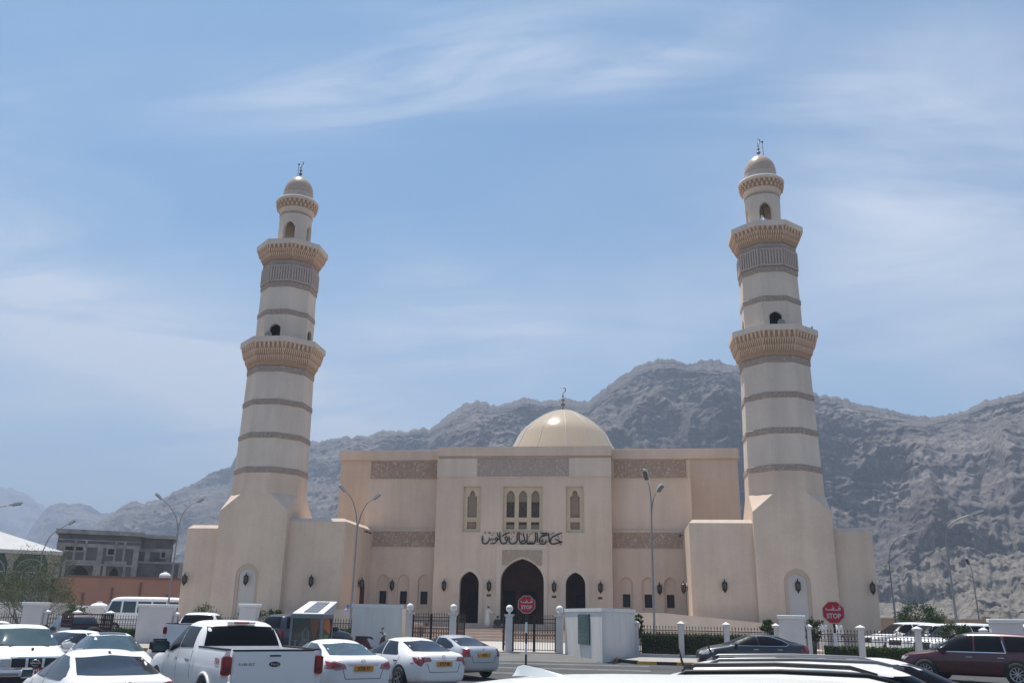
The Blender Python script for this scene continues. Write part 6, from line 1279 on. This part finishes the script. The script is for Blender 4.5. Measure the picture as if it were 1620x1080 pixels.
h_ = R(101); pickup('second white crew cab pickup half hidden beyond the large white pickup', place_rear(302, 45.0, -2.93, h_), h_, WHT, L=5.6, W=1.95, H=1.86, badges=False)
# ---- saloons
sedan('white saloon with black shark fin seen from behind at the lower left corner', (-0.84, -59.17), R(134.2), WHT, GL, fin=BLKP, H=1.45, L=4.7, W=1.78, style='c')
sedan('white saloon with sunroof facing the camera between the two pickups', (-6.25, -49.46), R(310.6), WHT, GLB, sun_roof=True, H=1.49)
sedan('white saloon half hidden behind the white front facing pickup', at(122, 34.5), hd(122, 138), WHT, GL, H=1.46)
sedan('white saloon at the left edge in front of the iron fence', at(2, 48), HP, WHT, GL, H=1.46)
sedan('white saloon with swept tail lights seen from behind beside the big pickup', (0.41, -49.94), R(130.6), WHT, GLB, style='a', plate_txt='5728 77', spokes=10)
sedan('white saloon with wide red tail lights seen from behind in the middle', (1.67, -46.46), R(133.9), WHT, GL, style='b', plate_txt='9717 48', H=1.47, L=4.82)
sedan('silver saloon seen from behind nearest to the open gateway', (2.04, -40.93), R(134.8), SIL, GL, style='c', plate_txt='4312', L=4.5, W=1.70, H=1.44, spokes=6)
sedan('black saloon with chrome window trim parked along the kerb facing left', (13.75, -34.5), R(182), BLK, GLD, style='c', L=4.5, W=1.8, H=1.46, chrome_frame=True)
# ---- SUVs
h_ = R(-16); suv('nearest white SUV with white shark fin, only its roof showing at the bottom', place_rear(672, 4.75, -2.25, h_), h_, PRL, GL, H=1.855, L=4.75, W=1.96, fin=PRL, roof_glass=True)
h_ = R(-7); suv('white SUV with black roof rails and whip antenna, second from the camera', place_rear(1048, 8.4, -1.65, h_), h_, WHT, GL, H=1.70, L=3.8, rails=BLKP, whip=(-1.42, 0.35, 0.17))
h_ = R(-5); suv('white SUV with grey roof rails and whip antenna, third from the camera', place_rear(1085, 11.0, -2.0, h_), h_, WHT, GLD, H=1.70, L=4.4, rails=mat('rail_grey', (0.22, 0.22, 0.23), 0.4, metal=0.5), whip=(-1.62, 0.1, 0.26))
h_ = R(-2); sedan('silver saloon with only its roof line showing beyond the white SUV row', place_rear(1086, 16.2, -1.66, h_), h_, SIL, GLD, H=1.55, L=4.6)
h_ = R(-8); sedan('white car with sloping windscreen ending the row of parked cars', place_rear(1512, 19.5, 1.05, h_), h_, PRL, GLD, H=1.48, L=4.6)
suv('large dark red SUV with chrome window trim on silver wheels at the right edge', (21.4, -38.4), R(146), MAR, GLD, H=1.80, L=5.1, W=1.96, boxy=1.0, chrome_frame=True, spokes=10, wheel_r=0.40)
suv('dark blue SUV half hidden behind the display kiosk', at(497, 45.8), hd(497, -52), BLU, GLD, H=1.88, L=4.5)
for i, (px, d, a, lb, H_) in enumerate(((1436, 60, 122, 'white SUV parked nearest to the corner of the mosque behind the fence', 1.85), (1478, 56, 132, 'white SUV parked second from the mosque behind the fence', 1.8), (1520, 51, 138, 'white SUV with sloping windscreen parked third from the mosque behind the fence', 1.88), (1632, 52, 110, 'white SUV with roof bars at the right edge behind the fence', 1.9))):
    h_ = hd(px, a); suv(lb, at(px, d), h_, WHT, GLD, H=H_, L=4.9, W=1.9, boxy=0.6, group='white SUVs parked behind the fence')
# ---- minibus
def minibus(label, pos, heading):
    t = car_root('minibus', label, 'minibus', pos, heading); w = 1.0; h = 2.62
    st = [(-3.45, 0.5, w*0.9, 0.9, w*0.94, 1.5, w*0.86, 2.45, 0.03), (-3.40, 0.42, w*0.98, 0.9, w*0.98, 1.5, w*0.88, 2.56, 0.05), (-3.1, 0.4, w, 0.9, w, 1.5, w*0.88, 2.6, 0.06), (0, 0.4, w, 0.9, w, 1.5, w*0.88, 2.6, 0.06), (2.3, 0.4, w, 0.9, w, 1.5, w*0.88, 2.6, 0.06), (2.85, 0.4, w, 0.9, w, 1.45, w*0.86, 2.48, 0.06), (3.2, 0.42, w*0.98, 0.9, w*0.97, 1.4, w*0.80, 2.05, 0.06), (3.42, 0.46, w*0.95, 0.85, w*0.94, 1.3, w*0.80, 1.45, 0.05), (3.5, 0.5, w*0.9, 0.8, w*0.88, 1.1, w*0.76, 1.2, 0.02)]
    bd, bv = body_mesh('body', st, WHT, t)
    decal('windscreen', bv, [(-0.78, 2.3), (-0.88, 1.45), (0.88, 1.45), (0.78, 2.3)], 'F', GLB, t)
    for ax in ('L', 'R'):
        for x0, x1 in ((2.0, 2.95), (0.75, 1.85), (-0.55, 0.6), (-1.85, -0.7), (-3.1, -2.0)):
            decal('side_window', bv, [(x0, 1.5), (x1 if x0 != 2.0 else 3.1, 1.5), (x1-0.02 if x0 != 2.0 else 2.8, 2.3), (x0, 2.3)], ax, GLB, t)
    decal('rear_window', bv, [(-0.7, 2.3), (-0.8, 1.6), (0.8, 1.6), (0.7, 2.3)], 'B', GLB, t)
    wheels(t, bv, (-2.1, 2.35), w, 0.37, 0.22, 6); 
    for s in (1, -1): mirror_part(t, 3.25, 0.95, 1.75, WHT, s, 1.3)
    return t
p = at(237, 80); mb_ = minibus('white minibus with large blue tinted windows parked left of the mosque', p, hd(229, 84)); mb_.scale = (0.86, 1, 1.06)
# ================================================================== KIOSK
KP = at(468, 41.5)
t = thing('display_kiosk', 'grey framed display kiosk with solar panel roof and orange leaf pictures', 'kiosk', (*KP, ground_z(KP[1])), R(-5))
mf = mat('kiosk_frame', (0.20, 0.21, 0.215), 0.5); Wk, Dk, Hk = 1.5, 1.15, 1.92
b = bmesh.new()
for x in (0, Wk-0.11):
    for y in (0, Dk-0.11): box(b, x, x+0.11, y, y+0.11, 0, Hk-0.12)
box(b, 0, Wk, 0, Dk, Hk-0.118, Hk+0.04); box(b, 0, Wk, 0, Dk, 0.0, 0.0+0.3) if False else None
obj('frame', b, mf, t)
b = bmesh.new(); box(b, 0.115, Wk-0.115, 0.04, 0.08, 0.3, Hk-0.13); fp = obj('front_panel', b, mat('kiosk_glass', (0.045, 0.045, 0.04), 0.12, var=0.3, vscale=1.2), t)
b = bmesh.new(); box(b, Wk-0.08, Wk-0.04, 0.12, Dk-0.12, 0.3, Hk-0.13); sp_ = obj('side_panel', b, mat('kiosk_side', (0.012, 0.015, 0.014), 0.3), t)
b = bmesh.new(); box(b, 0.03, 0.07, 0.12, Dk-0.12, 0.3, Hk-0.13); obj('side_panel', b, mat('kiosk_side', (0.012, 0.015, 0.014), 0.3), t)
def quadp(name, pts, y, m, par, plane='XZ'):
    b = flatmesh(pts); r = bmesh.ops.extrude_face_region(b, geom=b.faces[:])
    for v in [g for g in r['geom'] if isinstance(g, bmesh.types.BMVert)]: v.co.z = 1
    for v in b.verts: a, c, k_ = v.co; v.co = (a, y-0.004*k_, c) if plane == 'XZ' else (y+0.004*k_, a, c)
    return obj(name, b, m, par)
OR1 = mat('leaf_orange', (0.55, 0.14, 0.02), 0.5, var=0.25, vscale=5); OR2 = mat('leaf_dull_orange', (0.20, 0.08, 0.035), 0.4); GRL = mat('leaf_lime', (0.10, 0.28, 0.06), 0.5); GRD = mat('leaf_dark_green', (0.015, 0.08, 0.05), 0.5)
quadp('orange_leaf', [(0.88, 1.88), (1.38, 1.80), (1.30, 1.35), (1.12, 0.85), (0.98, 1.35)], 0.038, OR2, fp)
quadp('green_leaf', [(0.14, 1.80), (0.75, 1.78), (0.42, 1.62), (0.32, 1.45), (0.22, 1.62)], 0.038, GRD, fp)
quadp('orange_leaf', [(0.30, 1.90), (0.70, 1.90), (0.98, 1.45), (0.92, 1.12), (0.20, 1.42)], Wk-0.038, OR1, sp_, 'YZ')
quadp('green_leaf', [(0.20, 1.08), (0.50, 1.14), (0.85, 1.10), (0.55, 0.90)], Wk-0.038, GRL, sp_, 'YZ')
b = bmesh.new()  # white tower picture and table outlines on the front
for z in (0.62, 0.70, 0.78): box(b, 0.45, 1.02, 0.033, 0.038, z, z+0.045)
for z in (0.86, 0.93): box(b, 0.56, 0.92, 0.033, 0.038, z, z+0.045)
for x, z0, z1 in ((0.58, 1.02, 1.30), (0.66, 1.02, 1.42), (0.80, 1.02, 1.42), (0.88, 1.02, 1.30)): box(b, x-0.02, x+0.02, 0.033, 0.038, z0, z1)
tube(b, [(0.73+0.06*math.cos(a), 0.036, 1.38+0.06*math.sin(a)) for a in [2*math.pi*i/10 for i in range(11)]], 0.012, 4); box(b, 0.17, 0.37, 0.033, 0.038, 0.86, 0.90); box(b, 0.24, 0.31, 0.033, 0.038, 0.55, 0.858); box(b, 1.10, 1.14, 0.033, 0.038, 0.70, 0.86)
obj('line_drawing', b, mat('etched_white', (0.22, 0.21, 0.20), 0.6), fp)
b = bmesh.new(); ring_loft(b, [[(0.05, 0.02, Hk+0.042), (Wk-0.0, 0.02, Hk+0.042), (Wk+0.0, Dk, Hk+0.042), (0.05, Dk, Hk+0.042)], [(0.05, 0.02, Hk+0.08), (Wk, 0.02, Hk+0.08), (Wk+0.12, Dk, Hk+0.60), (0.30, Dk, Hk+0.60)]]); rf = obj('roof', b, mat('kiosk_roof', (0.62, 0.63, 0.64), 0.5), t)
b = bmesh.new(); 
def rp(u, v, dz): x = 0.05+(Wk-0.05)*u+v*(0.25*(1-u)+0.12*u); y = 0.02+(Dk-0.02)*v; z = Hk+0.08+0.52*v; return (x, y-0.4*dz, z+dz)
ring_loft(b, [[rp(0.32, 0.08, dz), rp(0.78, 0.08, dz), rp(0.78, 0.92, dz), rp(0.32, 0.92, dz)] for dz in (0.003, 0.02)]); sol = obj('solar_panel', b, mat('solar_cells', (0.13, 0.14, 0.17), 0.2), rf)
b = bmesh.new()
for i in range(1, 6): v = 0.08+0.84*i/6; ring_loft(b, [[rp(0.32, v-0.008, dz), rp(0.78, v-0.008, dz), rp(0.78, v+0.008, dz), rp(0.32, v+0.008, dz)] for dz in (0.021, 0.024)])
obj('cell_lines', b, mat('cell_line', (0.3, 0.31, 0.33), 0.4), sol)
# ================================================================== SCOOTER
t = thing('motor_scooter', 'dark red motor scooter parked in front of the plain white gate wall', 'scooter', (-3.45, -31.4, ground_z(-31.4)), R(12))
for x in (-0.62, 0.62):
    tb, rb, hb = wheel_mesh(0.25, 0.11, 5); hb.free(); o = obj('wheel', rb, RIM, t, loc=(x, 0, 0.25)); obj('tyre', tb, RUB, o)
b = bmesh.new(); ring_loft(b, [[(x, y*w_, z) for y, z in ((-1, z0), (1, z0), (1, z1), (0, z1+0.04), (-1, z1))] for x, w_, z0, z1 in ((-0.92, 0.05, 0.62, 0.75), (-0.75, 0.13, 0.42, 0.82), (-0.35, 0.15, 0.28, 0.80), (-0.12, 0.13, 0.22, 0.42), (0.18, 0.13, 0.22, 0.32), (0.34, 0.14, 0.25, 0.85), (0.50, 0.08, 0.55, 0.92))]); autosmooth(obj('body', b, mat('scooter_red', (0.10, 0.015, 0.02), 0.35, coat=0.6), t), 50)
b = bmesh.new(); ring_loft(b, [[(x, y*0.14, z) for y, z in ((-1, z0), (1, z0), (0.8, z0+0.09), (-0.8, z0+0.09))] for x, z0 in ((-0.88, 0.82), (-0.5, 0.82), (-0.15, 0.80), (-0.05, 0.74))]); obj('seat', b, BLKP, t)
b = bmesh.new(); tube(b, [(0.62, 0, 0.3), (0.45, 0, 0.95), (0.38, 0, 1.08)], 0.035, 8); tube(b, [(0.28, -0.36, 1.10), (0.38, -0.1, 1.06), (0.38, 0.1, 1.06), (0.28, 0.36, 1.10)], 0.02, 8)
for s in (-1, 1): tube(b, [(0.34, s*0.24, 1.08), (0.38, s*0.30, 1.26)], 0.008, 4); sphere(b, (0.38, s*0.31, 1.28), 0.055, 8, 6, 0.7)
obj('handlebar', b, BLKP, t)
b = bmesh.new(); sphere(b, (0.50, 0, 0.96), 0.09, 10, 8); obj('headlight', b, HL, t)
b = bmesh.new(); ring_loft(b, [[(x, y*0.08, z) for y, z in ((-1, 0.50), (1, 0.50), (0, 0.56))] for x in (0.42, 0.62, 0.84)]); obj('mudguard', b, mat('scooter_red', (0.1, 0.015, 0.02)), t)
# ================================================================== PEOPLE
SKIN = mat('skin', (0.20, 0.11, 0.07), 0.55); HAIR = mat('hair', (0.015, 0.012, 0.01), 0.7)
def skinned(name, verts, edges, radii, root, m, parent, lv=1):
    me = bpy.data.meshes.new(name); me.from_pydata(verts, edges, []); o = bpy.data.objects.new(name, me); COL.objects.link(o)
    md = o.modifiers.new('k', 'SKIN'); md.use_smooth_shade = True; sm = o.modifiers.new('s', 'SUBSURF'); sm.levels = lv; sm.render_levels = lv
    for i, r in enumerate(radii):
        v = me.skin_vertices[0].data[i]; v.radius = (r, r) if not isinstance(r, tuple) else r; v.use_root = (i == root)
    dg = bpy.context.evaluated_depsgraph_get(); dg.update(); m2 = bpy.data.meshes.new_from_object(o.evaluated_get(dg)); bpy.data.objects.remove(o); bpy.data.meshes.remove(me)
    m2.materials.clear(); m2.materials.append(m); m2.shade_smooth(); m2.name = name; o = bpy.data.objects.new(name, m2); COL.objects.link(o); o.parent = parent; return o
def person(label, loc, rz, J, robe, hat=None, hair=True, robe_m=None, sit=False):
    # J: joints dict in metres (facing -Y): pelvis chest neck head; sh/el/wr, hip/kn/an/toe for l and r
    t = thing('person', label, 'person', loc, rz)
    V_, E_, Rd = [], [], []
    def add(p, r, par=None):
        V_.append(p); Rd.append(r)
        if par is not None: E_.append((par, len(V_)-1))
        return len(V_)-1
    pe = add(J['pelvis'], (0.15, 0.12)); sp_1 = add(tuple((Vector(J['pelvis'])+Vector(J['chest']))/2), (0.13, 0.11), pe); ch = add(J['chest'], (0.16, 0.12), sp_1); nk = add(J['neck'], 0.055, ch)
    hdv = Vector(J['head']); nkv = Vector(J['neck']); up = (hdv-nkv).normalized()
    h0 = add(tuple(nkv+up*0.07), 0.06, nk); h1 = add(tuple(hdv-up*0.02), (0.078, 0.092), h0); h2 = add(tuple(hdv+up*0.07), (0.072, 0.085), h1)
    for s in 'lr':
        shx = add(J['sh'+s], 0.062, ch); el = add(J['el'+s], 0.043, shx); wr = add(J['wr'+s], 0.028, el)
        d = (Vector(J['wr'+s])-Vector(J['el'+s])).normalized(); sd = d.cross(Vector((0, 1, 0.2))).normalized(); nr = d.cross(sd).normalized(); pm = add(tuple(Vector(J['wr'+s])+d*0.06), (0.036, 0.02), wr)
        for f, (o, ln) in enumerate(((-0.028, 0.065), (-0.010, 0.078), (0.010, 0.074), (0.028, 0.058))):
            k1 = add(tuple(Vector(V_[pm])+sd*o+d*0.035), 0.0095, pm); k2 = add(tuple(Vector(V_[k1])+d*ln*0.5+nr*0.012), 0.009, k1); add(tuple(Vector(V_[k2])+d*ln*0.35+nr*0.026), 0.0075, k2)
        th = add(tuple(Vector(J['wr'+s])+d*0.035+sd*(0.04)), 0.011, wr); add(tuple(Vector(V_[th])+d*0.04+sd*0.015), 0.009, th)
        hp = add(J['hip'+s], 0.088, pe); kn = add(J['kn'+s], 0.058, hp); an = add(J['an'+s], 0.038, kn); add(J['toe'+s], (0.042, 0.026), an)
    b = skinned('body', V_, E_, Rd, 0, SKIN, t)
    # face
    fc = bmesh.new(); fw = Vector((0, -1, 0)); fr = hdv-up*0.005
    sphere(fc, fr+fw*0.092-up*0.02, 0.016, 6, 5, 1.4)
    for s in (-1, 1): sphere(fc, fr+Vector((s*0.078, 0.0, -0.005)), 0.02, 6, 5, 1.5)
    obj('face', fc, SKIN, t, smooth=True)
    fe = bmesh.new()
    for s in (-1, 1): sphere(fe, fr+fw*0.084+Vector((s*0.03, 0, 0.012)), 0.010, 6, 5)
    box(fe, fr.x-0.022, fr.x+0.022, fr.y-0.089, fr.y-0.084, fr.z-0.062, fr.z-0.055); obj('eyes_and_mouth', fe, HAIR, t)
    if hair:
        hb = bmesh.new(); sphere(hb, hdv+up*0.035+Vector((0, 0.016, 0)), 0.097, 14, 10, 1.06); bmesh.ops.bisect_plane(hb, geom=hb.verts[:]+hb.edges[:]+hb.faces[:], plane_co=hdv+Vector((0, -0.045, -0.01)), plane_no=(0, -0.75, -0.62), clear_outer=True); obj('hair', hb, HAIR, t, smooth=True)
    if hat:
        c = bmesh.new(); lathe(c, [(0.094, 0.0), (0.098, 0.05), (0.092, 0.10), (0.05, 0.115), (0.01, 0.12)], 18); 
        bmesh.ops.translate(c, vec=hdv+up*0.055, verts=c.verts[:]); obj('cap', c, hat, t, smooth=False); autosmooth(t.children[-1], 50)
    # clothing
    rb = bmesh.new(); ring_loft(rb, [[(c_[0]+rx*math.cos(a)*(1+0.05*math.sin(5*a+i)), c_[1]+ry*math.sin(a)*(1+0.05*math.cos(4*a+i)), c_[2]) for a in [2*math.pi*k/20 for k in range(20)]] for i, (c_, rx, ry) in enumerate(robe)]); ro = obj('robe', rb, robe_m, t, smooth=True)
    for s in 'lr':
        b = bmesh.new(); a0 = Vector(J['sh'+s]); a1 = Vector(J['el'+s]); a2 = Vector(J['wr'+s]); tube(b, [a0+(a0-a1).normalized()*0.03, a0, a1, a1+(a2-a1)*0.9], [0.05, 0.085, 0.066, 0.060], 12); obj('sleeve', b, robe_m, ro, smooth=True)
    return t
DISH = mat('white_robe', (0.55, 0.53, 0.52), 0.8, var=0.06, vscale=4); DKCL = mat('dark_clothes', (0.035, 0.034, 0.03), 0.85, var=0.3, vscale=6); KUM = mat('embroidered_cap', (0.50, 0.46, 0.42), 0.8, var=0.25, vscale=30)
def stand(arm=None):
    J = dict(pelvis=(0, 0, 0.92), chest=(0, 0, 1.28), neck=(0, 0, 1.46), head=(0, -0.01, 1.60), shl=(0.19, 0, 1.39), ell=(0.25, 0.03, 1.12), wrl=(0.24, -0.05, 0.88), shr=(-0.19, 0, 1.39), elr=(-0.25, 0.03, 1.12), wrr=(-0.24, -0.05, 0.88), hipl=(0.09, 0, 0.88), knl=(0.10, -0.01, 0.48), anl=(0.10, 0.03, 0.08), toel=(0.11, -0.12, 0.03), hipr=(-0.09, 0, 0.88), knr=(-0.10, -0.01, 0.48), anr=(-0.10, 0.03, 0.08), toer=(-0.11, -0.12, 0.03))
    if arm: J.update(arm)
    return J
ROBE = [((0, 0.01, 0.06), 0.27, 0.26), ((0, 0.01, 0.45), 0.25, 0.23), ((0, 0, 0.88), 0.23, 0.20), ((0, 0, 1.10), 0.21, 0.18), ((0, 0, 1.30), 0.215, 0.16), ((0, 0, 1.41), 0.17, 0.10), ((0, 0, 1.47), 0.075, 0.07)]
person('standing man in long white robe and cap reaching down to the seated man', (-2.35, -2.85, 1.30), R(95), stand(dict(shr=(-0.19, -0.03, 1.38), elr=(-0.22, -0.24, 1.22), wrr=(-0.18, -0.46, 1.08), head=(0, -0.07, 1.58), neck=(0, -0.03, 1.45))), ROBE, hat=KUM, hair=True, robe_m=DISH)
SITJ = dict(pelvis=(0, 0.05, 0.14), chest=(0, 0, 0.46), neck=(0, -0.02, 0.64), head=(0, -0.04, 0.78), shl=(0.18, 0, 0.57), ell=(0.28, -0.10, 0.36), wrl=(0.20, -0.28, 0.26), shr=(-0.18, 0, 0.57), elr=(-0.28, -0.10, 0.36), wrr=(-0.20, -0.28, 0.26), hipl=(0.10, 0.0, 0.13), knl=(0.36, -0.30, 0.14), anl=(0.05, -0.40, 0.07), toel=(-0.06, -0.46, 0.06), hipr=(-0.10, 0.0, 0.13), knr=(-0.36, -0.30, 0.14), anr=(-0.05, -0.46, 0.07), toer=(0.06, -0.52, 0.06))
person('seated man in dark clothes cross legged on the portal steps', (-1.55, -2.75, 1.32), R(5), SITJ, [((0, -0.14, 0.01), 0.40, 0.34), ((0, -0.10, 0.14), 0.38, 0.30), ((0, 0.02, 0.25), 0.21, 0.17), ((0, 0, 0.45), 0.20, 0.14), ((0, 0, 0.58), 0.17, 0.10), ((0, 0, 0.65), 0.07, 0.07)], hair=True, robe_m=DKCL)
person('dark haired man in pale robe behind the fence left of the right hand stop sign', (20.2, -17.2, 0.55), R(20), stand(), ROBE, hair=True, robe_m=DISH)
person('dark haired man in pale robe standing behind the pole of the right hand stop sign', (21.0, -17.5, 0.55), R(-30), stand(), ROBE, hair=True, robe_m=DISH)
b = bmesh.new(); box(b, 18.5, 23.0, -18.6, -16.2, 0.36, 0.545); tag(obj('raised_pavement', b, M_STEP), kind='structure')
